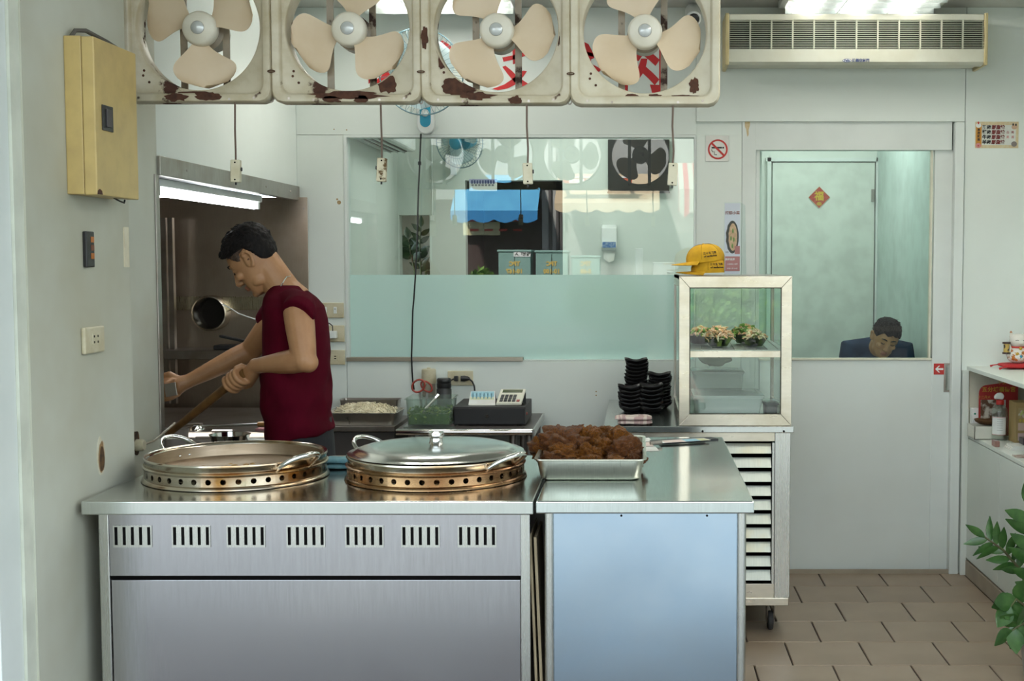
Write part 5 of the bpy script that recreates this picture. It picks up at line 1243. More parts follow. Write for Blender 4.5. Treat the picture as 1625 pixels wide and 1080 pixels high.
pov(.90,.80,.014,.012, mat('cow_print', (.55,.36,.24), .6), 'cow_print', DW-.0031); pov(.87,.89,.004,.006, INK, 'ear_print', DW-.0034); pov(.935,.88,.004,.006, INK, 'ear_print', DW-.0034); pov(.90,.155,.014,.013, mat('grey_print', (.20,.17,.16), .6), 'goat_print', DW-.0031)
# arrow sign on the door
a, b = W(1481.5, 594, DW+.03), W(1499, 576.5, DW+.03)
ar = thing('arrow_sign', 'small red square sign with a white left arrow on the door', 'sign', ((a.x+b.x)/2, DW+.03, a.z))
bx((a.x, DW+.0275, a.z), (b.x, DW+.0297, b.z)).build('plate', SR, ar, bev=.0008)
cx_, cz_ = (a.x+b.x)/2, (a.z+b.z)/2; s_ = (b.x-a.x)/2
mb = MB(); mb.prism([V(cx_+u*s_, DW+.0268, cz_+v*s_) for u, v in ((-.75,0),(-.1,.62),(.15,.62),(-.28,.17),(.75,.17),(.75,-.17),(-.28,-.17),(.15,-.62),(-.1,-.62))], (0,.0006,0)); mb.build('arrow', WHITEP, ar)
# big red lettering on the upper back wall, glimpsed through the fans
RL = mat('red_lettering', (.52,.012,.015), .5)
lt_ = thing('wall_lettering', 'large red painted characters high on the back wall behind the fans', 'lettering', (W(810,100,DW).x, DW, W(810,150,DW).z))
def stroke(q):
    MB().prism([W(x, y, DW-.0018) for x, y in q], (0,.0012,0)).build('brush_stroke', RL, lt_)
stroke([(583,72),(590,70),(591,90),(590,118),(588,130),(585,133),(584,105)])
stroke([(590,74),(606,67),(620,68),(627,76),(624,90),(612,100),(622,106),(620,118),(600,132),(590,131),(604,122),(611,113),(606,106),(596,104),(598,99),(611,90),(616,79),(609,74),(592,82)])
stroke([(695,68),(702,64),(712,70),(728,86),(740,98),(753,108),(754,113),(736,114),(724,106),(710,92)])
stroke([(693,112),(705,100),(722,84),(729,86),(716,104),(702,118),(694,122)])
stroke([(797,91),(813,88),(830,83),(845,80),(847,86),(836,88),(816,94),(799,98)])
stroke([(813,70),(820,70),(821,100),(814,102)])
stroke([(797,106),(802,104),(812,112),(822,122),(834,130),(846,138),(842,146),(828,140),(816,130),(806,118)])
stroke([(781,141),(800,134),(815,124),(822,117),(830,112),(836,113),(830,122),(818,134),(806,140),(790,143)])
stroke([(926,66),(934,70),(938,78),(941,84),(943,92),(936,95),(931,82)]); stroke([(918,78),(940,84),(942,90),(920,86)])
stroke([(936,100),(948,106),(954,110),(951,114),(944,112)]); stroke([(930,92),(938,95),(934,116),(927,117)])
text('肉', .305, V(W(1021,106,DW).x, DW-.0014, W(1021,106,DW).z), RL, lt_, bold=.0075, name='brush_character', sx=.82)
# ================================================================== room behind the window
fD = 7.75; tilt2 = Matrix.Rotation(math.radians(-20), 4, 'Z') @ Matrix.Rotation(math.radians(10), 4, 'X')
c = W(729, 225, fD)
f2 = wall_fan('wall_fan', 'blue wall fan inside the room behind the window', c, .155, tilt2, (c.x+.1, FR, c.z), None, BLUEP)
MB().tube([c + V(.02,.12,0), V(c.x+.08, FR-.01, c.z+.04)], .022, 10).build('arm', WHITEP, f2, smooth=True)
acu = thing('wall_air_conditioner', 'white air conditioner seen from below in the room behind the window', 'air conditioner', (-1.35, 7.0, 2.1))
zA = W(600, 226, 7.0).z
bx((-1.5, 6.55, zA), (-1.30, 7.62, zA+.28)).build('body', WHITEP, acu, bev=.02, seg=3)
bx((-1.46, 6.62, zA-.004), (-1.34, 7.55, zA+.001)).build('outlet', mat('ac_outlet', (.10,.08,.07), .5), acu)
for k in range(3): bx((-1.44+.04*k, 6.62, zA-.012), (-1.432+.04*k, 7.55, zA-.003)).build('vane', WHITEP, acu)
bx((W(716,250,FR).x-.0, FR-.05, W(716,278,FR).z), (W(722,250,FR).x+.01, FR-.001, W(716,215,FR).z)).build('remote_holder', mat('pale_blue', (.45,.58,.62), .4), label='pale blue slim holder below the inner fan', cat='holder', bev=.004)
cv = W(686, 300, FR); cw = thing('wall_conduit', 'thin white conduit with a small junction box on the far wall', 'conduit', (cv.x, FR, W(686,350,FR).z))
MB().tube([V(cv.x, FR-.008, W(686,216,FR).z), V(cv.x, FR-.008, W(686,343,FR).z)], .005, 8).build('pipe', TRIM, cw, smooth=True)
bx((cv.x-.012, FR-.02, W(686,350,FR).z), (cv.x+.012, FR-.001, W(686,342,FR).z)).build('junction_box', WHITEP, cw, bev=.002)
nt_ = thing('paper_notice', 'white paper notice with blue print at the dark opening', 'notice', (W(768,293,FR).x, FR-.01, W(768,303,FR).z))
a, b = W(745,303,FR), W(789,284,FR)
bx((a.x, FR-.012, a.z), (b.x, FR-.010, b.z)).build('sheet', PAPER, nt_)
bx((a.x, FR-.0128, (a.z+b.z)/2+.012), (b.x-.0, FR-.0122, b.z)).build('header_strip', mat('lilac', (.45,.45,.62), .6), nt_)
for k in range(9): bx((a.x+.012+.017*k, FR-.0134, b.z-.03), (a.x+.024+.017*k, FR-.0128, b.z-.008)).build('printed_character', NAVY, nt_)
for k in range(7): bx((a.x+.014+.021*k, FR-.0130, a.z+.030), (a.x+.029+.021*k, FR-.0124, a.z+.042)).build('printed_character', mat('grey_ink', (.2,.2,.22), .6), nt_)
pnl = thing('dark_wall_panel', 'large black panel high on the far wall behind the window', 'panel', (W(1013,265,FR).x, FR, W(1013,308,FR).z))
a, b = W(965,306,FR), W(1062,222,FR)
bx((a.x, FR-.04, a.z), (b.x, FR-.001, b.z)).build('panel', mat('panel_black', (.014,.012,.013), .5), pnl, bev=.003)
bx((a.x-.004, FR-.043, a.z-.004), (b.x+.004, FR-.04, a.z+.006)).build('lower_edge', mat('panel_edge', (.05,.045,.045), .5), pnl)
td = thing('towel_dispenser', 'white paper towel dispenser with a towel hanging out', 'dispenser', (W(967,390,FR).x, FR-.05, W(967,414,FR).z))
a, b = W(955,398,FR), W(979,356,FR)
MB().prism([V(a.x, FR-.001, a.z), V(a.x, FR-.001, b.z), V(a.x, FR-.07, b.z-.02), V(a.x, FR-.095, a.z+.03), V(a.x, FR-.08, a.z)], (b.x-a.x,0,0)).build('body', WHITEP, td, bev=.006)
bx((a.x+.006, FR-.0985, W(967,393,FR).z), (b.x-.006, FR-.094, W(967,384,FR).z)).build('blue_label', mat('label_blue', (.03,.12,.35), .5, c2=(.25,.35,.5), scale=60), td)
mb = MB(); mb.prism([V(a.x+.01, FR-.07, a.z), V(b.x-.01, FR-.07, a.z), V(b.x-.016, FR-.075, a.z-.06), V((a.x+b.x)/2, FR-.08, a.z-.072), V(a.x+.014, FR-.075, a.z-.05)], (0,.004,0)); mb.build('paper_towel', PAPER, td)
# things standing on a low cabinet in that room
lc2 = thing('low_cabinet', 'white low cabinet in the room behind the window', 'cabinet', (.25, FR-.2, 0))
zl = W(1050, 437, FR-.1).z
bx((W(1005,437,FR).x, FR-.42, 0), (.55, FR-.001, zl-.02)).build('body', WHITEP, lc2, bev=.004); bx((W(1003,437,FR).x, FR-.44, zl-.02), (.555, FR-.001, zl)).build('top', TRIM, lc2, bev=.003)
for x0, x1, y1, lab in ((1036,1070,416,'white carton on the low cabinet behind the window'), (1008,1020,394,'upright white board on the low cabinet behind the window')):
    a, b = W(x0, 430, FR-.2), W(x1, y1, FR-.2); bx((a.x, FR-.25, zl+.001), (b.x, FR-.12, b.z)).build('carton', WHITEP, label=lab, cat='carton', bev=.003)
# potted plant in the recess, also the one at the right edge of the picture
LEAF = mat('zz_leaf', (.030,.085,.020), .28, c2=(.055,.13,.03), scale=25); STEM = mat('zz_stem', (.10,.13,.04), .5, c2=(.07,.05,.03), scale=20)
DLEAF = mat('dark_leaf', (.018,.035,.014), .3, c2=(.03,.055,.02), scale=25)
LIME = mat('lime_leaf', (.20,.42,.03), .35)
def leaf_mb(base, d, up, L, wd):
    d = d.normalized(); s = d.cross(up).normalized(); n_ = s.cross(d).normalized(); rows = []
    for i in range(8):
        u = i/7; w = wd*math.sin(PI*min(.985, u**.8*.97+.03))**.9; c_ = base + d*L*u - n_*L*.12*u*u
        rows.append([c_ - s*w + n_*w*.25, c_ , c_ + s*w + n_*w*.25])
    rings = [r + [p - n_*.0008 for p in r[::-1]] for r in rows]
    return MB().loft(rings)
def zz_stem(root, pts, n, L, m=LEAF, wd=.30, seed=0, start=.3, axis=V(0,1,0)):
    random.seed(seed); MB().tube(pts, [.009 - .006*i/(len(pts)-1) for i in range(len(pts))], 8).build('stem', STEM, root, smooth=True)
    def at(u):
        k = u*(len(pts)-1); i = min(int(k), len(pts)-2); return pts[i].lerp(pts[i+1], k-i), (pts[i+1]-pts[i]).normalized()
    for k in range(n):
        u = start + (1-start)*k/(n-1); p, t_ = at(u); sd_ = 1 if k % 2 else -1
        s_ = t_.cross(axis).normalized(); dv = s_*sd_*.85 + t_*.62 + V(0, random.uniform(-.35,.35), random.uniform(-.15,.25))
        if k == n-1: dv = t_
        l_ = L*(1.0 - .25*abs(u-.55)); leaf_mb(p, dv, axis + V(random.uniform(-.5,.5),0,random.uniform(-.5,.5)), l_, l_*wd*.55).build('leaf', m, root, smooth=True, ang=70)
pb = V(W(664,436,FR+.22).x, FR+.22, .801)
pl = thing('potted_plant', 'dark leafy potted plant in the recess behind the window', 'plant', pb)
MB().lathe([(0,0),(.07,0),(.09,.10),(.095,.10),(.085,.095),(0,.09)], (0,0,0), 24).build('pot', mat('pot_grey', (.10,.09,.085), .6), pl, smooth=True, local=True)
def ppx(x, y, dd=0): return W(x, y, FR+.2+dd)
p0 = pb + V(0,0,.09)
zz_stem(pl, [p0, ppx(668,432), ppx(666,400), ppx(668,360)], 13, .085, DLEAF, .42, 3, .35)
zz_stem(pl, [p0, ppx(658,430), ppx(652,405), ppx(648,378)], 9, .085, DLEAF, .6, 4, .55)
zz_stem(pl, [p0, ppx(676,430,-.05), ppx(688,424,-.1), ppx(704,426,-.12)], 9, .08, DLEAF, .4, 6, .35)
for k, (x, y) in enumerate(((640,428),(646,432),(652,434))): leaf_mb(p0 + V(-.03,-.05,0), ppx(x, y-8, -.05) - p0, V(0,-1,.3), .12, .022).build('leaf', LIME, pl, smooth=True)
# ================================================================== right: low cabinet with an open shelf, its contents
XKB = W(1537, 585, 6.25).x; ZK = 1.03
kb = thing('side_cabinet', 'long white low cabinet with an open shelf along the right wall', 'cabinet', (1.87, 5.2, 0))
KW = mat('cabinet_white', (.68,.72,.67), .4, c2=(.64,.68,.62), scale=2)
yk0 = 4.0; ye = DW-.001; zsh = .70
bx((XKB-.004, yk0, ZK-.02), (2.119, ye, ZK)).build('top_board', KW, kb, bev=.002)
bx((XKB-.03, DW-.035, .0), (XKB+.0, ye, ZK-.02)).build('end_post', KW, kb, bev=.002)
bx((XKB, DW-.02, .1), (2.119, ye, ZK-.02)).build('end_panel', mat('cabinet_inner', (.62,.60,.48), .5), kb)
bx((XKB, yk0, zsh-.018), (2.119, DW-.02, zsh)).build('shelf_board', KW, kb, bev=.001)
bx((2.10, yk0, .1), (2.119, DW-.02, ZK-.02)).build('back_panel', KW, kb)
bx((XKB+.01, 4.92, zsh), (2.10, 4.94, ZK-.02)).build('divider', KW, kb)
yy = DW-.024
for k in range(4):
    w_ = .56; bx((XKB, yy-w_+.003, .085), (XKB+.018, yy-.001, zsh-.022)).build('cabinet_door', KW, kb, bev=.001); yy -= w_
bx((XKB+.012, yk0, 0), (XKB+.03, DW-.03, .085)).build('plinth', SKT, kb)
struct(bx((XKB-.004, yk0, 0), (XKB+.011, DW-.036, .075)), 'baseboard_right', SKT, label='tan tile skirting along the low white cabinet')
def sh(x, y): return G(x, y, zsh)
# red temple calendar card
rc_ = thing('red_calendar_card', 'red card with gold characters and a picture, standing on the shelf', 'card', (W(1584,672,6.16).x, 6.16, zsh+.001))
a, b = W(1553, 671, 6.16), W(1616, 604, 6.16)
CARD = mat('card_red', (.36,.018,.015), .5, c2=(.30,.012,.012), scale=8)
mb = MB(); r_ = .04; pts = [V(a.x,6.16,zsh+.002), V(b.x,6.16,zsh+.002), V(b.x,6.16,b.z)] + [V(a.x+r_*(1-math.sin(t_)), 6.16, b.z-.02-r_*(1-math.cos(t_))) for t_ in [PI/2*k/6 for k in range(7)]]
mb.prism(pts, (0,.006,0)); mb.build('card', CARD, rc_)
GOLD = mat('gold_ink', (.50,.30,.03), .45)
text('五分埔福德宮', .026, V((a.x+b.x)/2, 6.158, W(1580,618,6.16).z), GOLD, rc_, bold=.0006, spacing=1.1); text('平安', .022, V(W(1590,607,6.16).x, 6.158, W(1590,607,6.16).z), GOLD, rc_)
mb = MB(); q0, q1 = W(1556,668,6.158), W(1596,634,6.158); mb.box((q0.x, 6.157, q0.z), (q1.x, 6.159, q1.z)); mb.build('picture', mat('picture_print', (.55,.50,.42), .6, c2=(.10,.045,.02), scale=22, lo=.45, hi=.55), rc_)
text('十二月大', .015, V(W(1562,630,6.158).x, 6.1575, W(1562,630,6.158).z), GOLD, rc_)
# white tray with a wooden dish
q = sh(1558, 694)
wt = thing('white_tray', 'white cardboard tray on the shelf beside the spray bottle', 'tray', (q.x+.03, q.y-.0, zsh+.001))
mb = MB(); x0, x1, y0, y1, h_ = q.x-.055, q.x+.085, q.y-.075, q.y+.055, .062
for A_, B_ in (((x0,y0,0),(x1,y0+.003,h_)), ((x0,y1-.003,0),(x1,y1,h_)), ((x0,y0,0),(x0+.003,y1,h_)), ((x1-.003,y0,0),(x1,y1,h_)), ((x0,y0,0),(x1,y1,.003))): mb.box((A_[0],A_[1],A_[2]+zsh+.001), (B_[0],B_[1],B_[2]+zsh+.001))
mb.build('tray', mat('tray_card', (.66,.66,.58), .6), wt)
wd_ = thing('wooden_dish', 'dark wooden dish resting on the white tray', 'dish', ((x0+x1)/2+.01, q.y, zsh+.0645))
MB().lathe([(0,0),(.035,0),(.058,.014),(.062,.024),(.056,.022),(.034,.006),(0,.006)], (0,0,0), 24).build('dish', mat('dark_wood', (.12,.055,.02), .5, c2=(.08,.035,.012), scale=20), wd_, smooth=True, local=True)
ms = thing('small_white_box', 'small white box with a green mark at the shelf end', 'box', (XKB+.035, DW-.06, zsh+.001))
bx((XKB+.006, DW-.085, zsh+.002), (XKB+.060, DW-.035, zsh+.13)).build('box', WHITEP, ms, bev=.002)
MB().lathe([(0,0),(.005,0),(.005,.0006),(0,.0006)], (XKB+.018, DW-.0857, zsh+.105), 12, 'Y').build('green_mark', mat('green_ink', (.02,.22,.14), .5), ms)
# spray bottle, and a clear one behind it
def spray(x, y, r, h, label, body, collar, head, lab_):
    q = sh(x, y); o = thing('spray_bottle', label, 'bottle', (q.x, q.y, zsh+.001))
    MB().lathe([(0,0),(r*.95,0),(r,.006),(r,h*.58),(r*.92,h*.66),(r*.55,h*.73),(r*.42,h*.745),(r*.42,h*.77),(0,h*.77)], (0,0,0), 32).build('bottle', body, o, smooth=True, local=True)
    MB().lathe([(r*.46,h*.745),(r*.50,h*.75),(r*.50,h*.84),(r*.4,h*.85),(0,h*.85)], (0,0,0), 24).build('collar', collar, o, smooth=True, local=True)
    mb = MB(); mb.prism([V(-r*.75,-r*.28,h*.86), V(r*.35,-r*.28,h*.85), V(r*.5,-r*.28,h*.93), V(r*.2,-r*.28,h*1.0), V(-r*.35,-r*.28,h*.99), V(-r*.75,-r*.28,h*.93)], (0,r*.56,0)); mb.build('trigger_head', head, o, bev=.006, seg=3, smooth=True, local=True)
    if lab_:
        N = 14; a0, a1 = math.radians(190), math.radians(300); rows = []
        for z in (h*.12, h*.50): rows.append([V((r+.0006)*math.cos(a0+(a1-a0)*k/N), (r+.0006)*math.sin(a0+(a1-a0)*k/N), z) for k in range(N+1)])
        L_ = MB(); L_.loft([r_ + [p*1.0 - V(p.x*.01,p.y*.01,0) for p in r_[::-1]] for r_ in rows]); lb_ = L_.build('label', WHITEP, o, smooth=True, local=True)
        for z in (h*.125, h*.488):
            mb = MB(); mb.tube([V((r+.0012)*math.cos(a0+(a1-a0)*k/N), (r+.0012)*math.sin(a0+(a1-a0)*k/N), z) for k in range(N+1)], .0009, 4); mb.build('label_line', SR, lb_, local=True)
        for k in range(6):
            z = h*(.45-k*.045); mb = MB(); mb.tube([V((r+.001)*math.cos(t_), (r+.001)*math.sin(t_), z) for t_ in [math.radians(235+8*j) for j in range(6)]], .0006, 4); mb.build('label_line', INK, lb_, local=True)
    return o
spray(1586, 698, .037, .225, 'clear spray bottle with a red collar at the shelf edge', CLEARP, SR, WHITEP, True)
spray(1584, 684, .034, .262, 'clear spray bottle standing behind the red-collared one', milky('clear_plastic', (.74,.72,.68), .7, .08), CLEARP, CLEARP, False)
# glove box, papers and the rest of the shelf clutter
q = sh(1612, 702)
gv = thing('glove_box', 'brown printed cardboard glove box at the right edge', 'box', (q.x+.06, q.y+.02, zsh+.001))
gx0, gx1, gy0, gy1 = q.x-.012, q.x+.15, q.y-.03, q.y+.08; gz = zsh+.001
bx((gx0, gy0, gz), (gx1, gy1, gz+.19)).build('carton', mat('carton_brown', (.36,.25,.10), .6, c2=(.30,.20,.07), scale=8), gv, bev=.002)
for u, v_, w_, h_, m in ((.012,.115,.05,.05,mat('glove_print', (.40,.30,.14), .6, c2=(.60,.55,.45), scale=40, lo=.5, hi=.55)), (.012,.06,.05,.035,mat('hand_print', (.58,.42,.34), .6)), (.012,.012,.05,.035,mat('hand_print2', (.55,.40,.38), .6)), (.07,.06,.05,.035,mat('hand_print', (.58,.42,.34), .6))):
    bx((gx0+u, gy0-.0008, gz+v_), (gx0+u+w_, gy0-.0002, gz+v_+h_)).build('print_panel', m, gv)
for k in range(3): MB().tube([V(gx0+.022+.014*k, gy0-.002, gz+.13+.004*k), V(gx0+.034+.014*k, gy0-.002, gz+.152-.004*k)], .004, 6).build('glove_finger_print', mat('finger_green', (.45,.52,.16), .6), gv)
text('手套', .016, V(gx0+.03, gy0-.0012, gz+.104), mat('yellow_ink', (.58,.45,.05), .5), gv, bold=.0003)
for k, (x, y, w_, d_, lab, m) in enumerate(((1600,711,.05,.08,'stack of white papers on the open shelf front',PAPER), (1612,724,.04,.05,'coloured leaflet at the shelf edge',mat('leaflet', (.30,.20,.16), .6, c2=(.60,.58,.52), scale=30)))):
    q = sh(x, y); o_ = thing('paper_stack' if k == 0 else 'leaflet', lab, 'paper', (q.x+.03, q.y, zsh+.001))
    for j in range(4 if k == 0 else 1): bx((q.x-.01+.004*j, q.y-d_, zsh+.001+.005*j), (q.x-.01+w_*2+.003*j, q.y+d_*.4, zsh+.0055+.005*j)).build('sheet', m, o_)
q = sh(1574, 708); bx((max(q.x-.02, XKB+.004), q.y-.025, zsh+.001), (q.x+.03, q.y+.03, zsh+.028)).build('clear_clip', milky('pink_clear', (.60,.38,.34), .4), label='pinkish clear plastic clip at the shelf edge', cat='clip', bev=.003)
q = sh(1622, 712); bx((q.x-.006, q.y-.03, zsh+.022), (q.x+.05, q.y+.03, zsh+.052)).build('dark_tin', mat('tin_dark', (.05,.035,.04), .4), label='small dark tin on the papers at the right edge', cat='tin', bev=.003)
# lucky cat on a red cushion
lk0 = V(W(1616,582,6.12).x, 6.13, ZK+.001)
cu = thing('red_cushion', 'small red cushion with tasselled corners on the low cabinet', 'cushion', lk0)
CUR = mat('cushion_red', (.48,.015,.02), .7, bmp=.3, bscale=150)
mb = MB(); N = 40
rings = []
for i in range(9):
    ph = PI*i/8; ring = []
    for k in range(N):
        a = 2*PI*(k+.5)/N; x, y = rsq(a, .075, .02); e = math.sin(ph)**.6 if 0 < i < 8 else .02
        ring.append(V(x*e*(1+.10*abs(math.sin(2*a))**4), y*e*(1+.10*abs(math.sin(2*a))**4), .013 - .013*math.cos(ph)))
    rings.append(ring)
mb.loft(rings).build('pad', CUR, cu, smooth=True, local=True)
for sx_, sy_ in ((-1,-1),(1,-1),(1,1),(-1,1)): MB().tube([V(.075*sx_,.075*sy_,.012), V(.095*sx_,.078*sy_,.009), V(.11*sx_,.08*sy_,.004)], [.003,.003,.006], 6).build('tassel', CUR, cu, smooth=True, local=True)
lk1 = lk0 + V(0,0,.0262)
ct = thing('lucky_cat', 'white beckoning cat figurine with painted flowers on the red cushion', 'figurine', lk1)
PORC = mat('porcelain', (.74,.71,.64), .2); PAINT = mat('porcelain_painted', (.74,.71,.64), .2, c2=(.48,.16,.03), scale=42, lo=.57, hi=.60)
mb = MB(); mb.ball((0,0,.045), (.050,.045,.050), 24, 16); mb.ball((0,-.005,.030), (.054,.048,.032), 24, 12); mb.ball((-.052,-.02,.062), (.016,.016,.034), 12, 10); mb.ball((.045,-.03,.045), (.017,.017,.03), 12, 10)
put('body', (lambda m_: (m_.transform(Matrix.Translation(lk1)), m_)[1])(fuse(mb, .003, 6)), [PAINT], ct)
mb = MB(); mb.ball((0,-.004,.105), (.044,.040,.036), 24, 16); mb.tube([(-.03,0,.125),(-.036,0,.152)], [.015,.002], 10); mb.tube([(.03,0,.125),(.036,0,.152)], [.015,.002], 10); mb.ball((0,-.038,.098), (.016,.012,.010), 12, 8)
put('head', (lambda m_: (m_.transform(Matrix.Translation(lk1)), m_)[1])(fuse(mb, .003, 5)), [PORC], ct)
MB().tube([(-.036,-.003,.145),(-.0365,-.003,.153)], [.008,.001], 8).build('ear_tip', ORG, ct, local=True); MB().tube([(.034,-.003,.140),(.0365,-.003,.153)], [.010,.001], 8).build('ear_tip', INK, ct, local=True)
for s_ in (-1,1): MB().tube([V(.010*s_,-.043,.108), V(.017*s_,-.0435,.112), V(.024*s_,-.039,.108)], .0015, 5).build('eye', INK, ct, local=True)
MB().tube([V(.040*math.cos(a), .036*math.sin(a)-.004, .077) for a in [2*PI*k/28 for k in range(28)]], .0045, 6, closed=True).build('collar', SR, ct, smooth=True, local=True)
MB().ball((0,-.044,.072), .008, 10, 8).build('bell', GOLD, ct, smooth=True, local=True)
mb = MB().lathe([(0,0),(.018,0),(.018,.006),(.014,.008),(.014,.048),(.018,.050),(.018,.056),(0,.056)], (-.064,-.03,.045), 18); mb.build('lantern', mat('lantern_gold', (.50,.34,.08), .4, c2=(.03,.02,.02), scale=50, lo=.52, hi=.56), ct, smooth=True, local=True)
for z_ in (.045, .094): MB().lathe([(0,0),(.0195,0),(.0195,.008),(0,.008)], (-.064,-.03,z_), 18).build('lantern_rim', mat('dark_brown', (.035,.012,.010), .4), ct, smooth=True, local=True)
for k, (u, z_, m_) in enumerate(((-.02,.02,ORG),(.0,.032,BLUEP),(.022,.022,SR),(.012,.05,ORG),(-.016,.045,GOLD))):
    MB().ball((u,-.049+abs(u)*.25,z_), (.009,.004,.009), 10, 6).build('painted_flower', m_, ct, smooth=True, local=True)
# potted plant at the right edge
pp0 = V(1.50, 4.62, 0)
zp = thing('potted_plant', 'green glossy potted plant at the right edge of the floor', 'plant', pp0)
MB().lathe([(0,0),(.07,0),(.075,.004),(.09,.15),(.095,.16),(.085,.16),(.08,.13),(0,.13)], (0,0,0), 28).build('pot', mat('plant_pot', (.30,.29,.27), .5), zp, smooth=True, local=True)
def qq(x, y, dd=0): return W(x, y, 4.62+dd)
pr = pp0 + V(0,0,.13)
zz_stem(zp, [pr, qq(1640,960), qq(1620,905), qq(1592,872), qq(1563,852)], 15, .10, LEAF, .30, 12, .45)
zz_stem(zp, [pr, qq(1650,970,-.05), qq(1645,920,-.06), qq(1640,860,-.08), qq(1632,800,-.1)], 14, .12, LEAF, .36, 13, .35)
zz_stem(zp, [pr, qq(1650,990,-.08), qq(1632,965,-.12), qq(1612,950,-.14), qq(1604,962,-.15)], 9, .105, LEAF, .62, 14, .3)
zz_stem(zp, [pr, qq(1660,960,.08), qq(1668,900,.04), qq(1662,830,.04)], 12, .12, LEAF, .36, 15, .35)
zz_stem(zp, [pr, qq(1640,985,-.1), qq(1620,990,-.14), qq(1606,1000,-.15)], 7, .10, LEAF, .6, 16, .3)
# lucky diamond on the inner door
fu = thing('fortune_diamond', 'red diamond paper with a golden character on the inner door', 'sign', (W(1300,312,FR).x, FR-.035, W(1300,330,FR).z))
c = W(1300, 313, FR-.037); s_ = .068
MB().prism([c + V(-s_,0,0), c + V(0,0,-s_), c + V(s_,0,0), c + V(0,0,s_)], (0,.0015,0)).build('paper', mat('diamond_red', (.38,.03,.02), .5, c2=(.42,.10,.05), scale=60), fu)
mb = MB(); P_ = [c + V(-s_,-.0006,0), c + V(0,-.0006,-s_), c + V(s_,-.0006,0), c + V(0,-.0006,s_)]
for k in range(4): mb.tube([P_[k], P_[(k+1) % 4]], .0016, 4)
mb.build('border', mat('cream_edge', (.66,.56,.40), .6), fu)
text('福', .060, c + V(0,-.0012,.004), mat('fortune_gold', (.62,.42,.02), .4), fu, bold=.0016)
MB().prism([c + V(.016*math.cos(t_), -.0008, -.040 + .012*math.sin(t_)) for t_ in [2*PI*k/20 for k in range(20)]], (0,.0006,0)).build('coin_print', GOLD, fu)
# ================================================================== people
HS = [(.112,-.005,-.035,.018),(.105,.018,-.060,.040),(.092,.040,-.078,.056),(.074,.060,-.090,.067),(.052,.072,-.097,.074),(.030,.0785,-.099,.0765),(.010,.0765,-.097,.0765),
      (-.010,.0715,-.090,.074),(-.030,.0700,-.078,.070),(-.050,.0695,-.058,.065),(-.068,.0690,-.036,.059),(-.086,.0665,-.012,.050),(-.102,.0625,.008,.038),(-.114,.054,.020,.024)]
def hslice(z):
    for i in range(len(HS)-1):
        a, b = HS[i], HS[i+1]
        if b[0] <= z <= a[0]:
            t_ = (a[0]-z)/(a[0]-b[0]); return [a[k]+(b[k]-a[k])*t_ for k in (1,2,3)]
    return HS[0][1:] if z > HS[0][0] else HS[-1][1:]
def hring(z, n, grow=None):
    xf, xb, w = hslice(z); xc = xb + (xf-xb)*.47; pts = []
    for k in range(n):
        a = 2*PI*k/n; c, s = math.cos(a), math.sin(a); e = .88
        p = V(xc + math.copysign(abs(c)**e, c)*((xf-xc) if c > 0 else (xc-xb)), math.copysign(abs(s)**e, s)*w, z)
        if grow: p = p + V(c, s, 0)*grow(p, V(c, s, 0))
        pts.append(p)
    return pts
def add_to(mb, src, M):
    mb.add([M @ v for v in src.v], src.f)
def head_shape():
    h = MB(); zs_ = [.112-.226*i/28 for i in range(29)]
    h.loft([hring(z, 36) for z in zs_])
    h.tube([(.070,0,.012),(.0765,0,-.004),(.084,0,-.022),(.0905,0,-.038),(.086,0,-.047)], [.009,.0095,.0105,.0130,.009], 12)
    for s in (-1, 1):
        h.ball((.080,.0105*s,-.042), (.010,.008,.0075), 10, 8)
        h.tube([(.073,.010*s,.021),(.0705,.030*s,.025),(.060,.048*s,.020)], [.007,.0075,.006], 8)
        h.ball((.056,.044*s,-.024), (.018,.018,.016), 12, 8)
        h.ball((.0635,.0305*s,.002), (.0115,.0155,.0105), 12, 8)
        h.ball((.012,.050*s,-.072), (.026,.014,.022), 12, 8)
        h.ball((-.010,.0785*s,.0), (.017,.0075,.030), 14, 10, Matrix.Rotation(-.25, 3, 'Y'))
        h.tube([(.002,.084*s,.018),(-.010,.089*s,.030),(-.024,.091*s,.024),(-.030,.091*s,.006),(-.022,.087*s,-.016),(-.010,.082*s,-.030)], [.0055,.006,.006,.006,.0055,.0075], 8)
    h.ball((.0735,0,-.0645), (.0085,.021,.0058), 14, 8); h.ball((.0715,0,-.0755), (.0085,.0185,.006), 14, 8)
    h.ball((.061,0,-.101), (.013,.020,.013), 12, 8)
    return h
def hair_mesh(zb, top, side, seed=0, fringe=.0):
    N = 96; M_ = 64
    def thick(p, d):
        k = (p.z - zb(p.x, p.y))/.012; k = max(0, min(1, k)); k = k*k*(3-2*k)
        up = max(0, min(1, (p.z-.02)/.07)); th = side + (top-side)*up + (fringe if p.x > .045 and p.z > .055 else 0)
        st = noise.noise(V(p.x*30+seed, p.y*120, p.z*45))*.0030 + noise.noise(V(p.x*90, p.y*190+seed, p.z*110))*.0022
        return -.007 + k*(.007 + th + st*(1 + up*1.6))
    h = MB(); rings = []
    for i in range(M_+1):
        z = .112 - .19*i/M_; up = max(0, min(1, (z-.06)/.052))
        ring = hring(z, N, thick)
        ring = [V(p.x, p.y, p.z + (top*.95 + .005*noise.noise(V(p.x*70, p.y*70, seed)))*up**1.3) for p in ring]
        rings.append(ring)
    h.loft(rings); return h
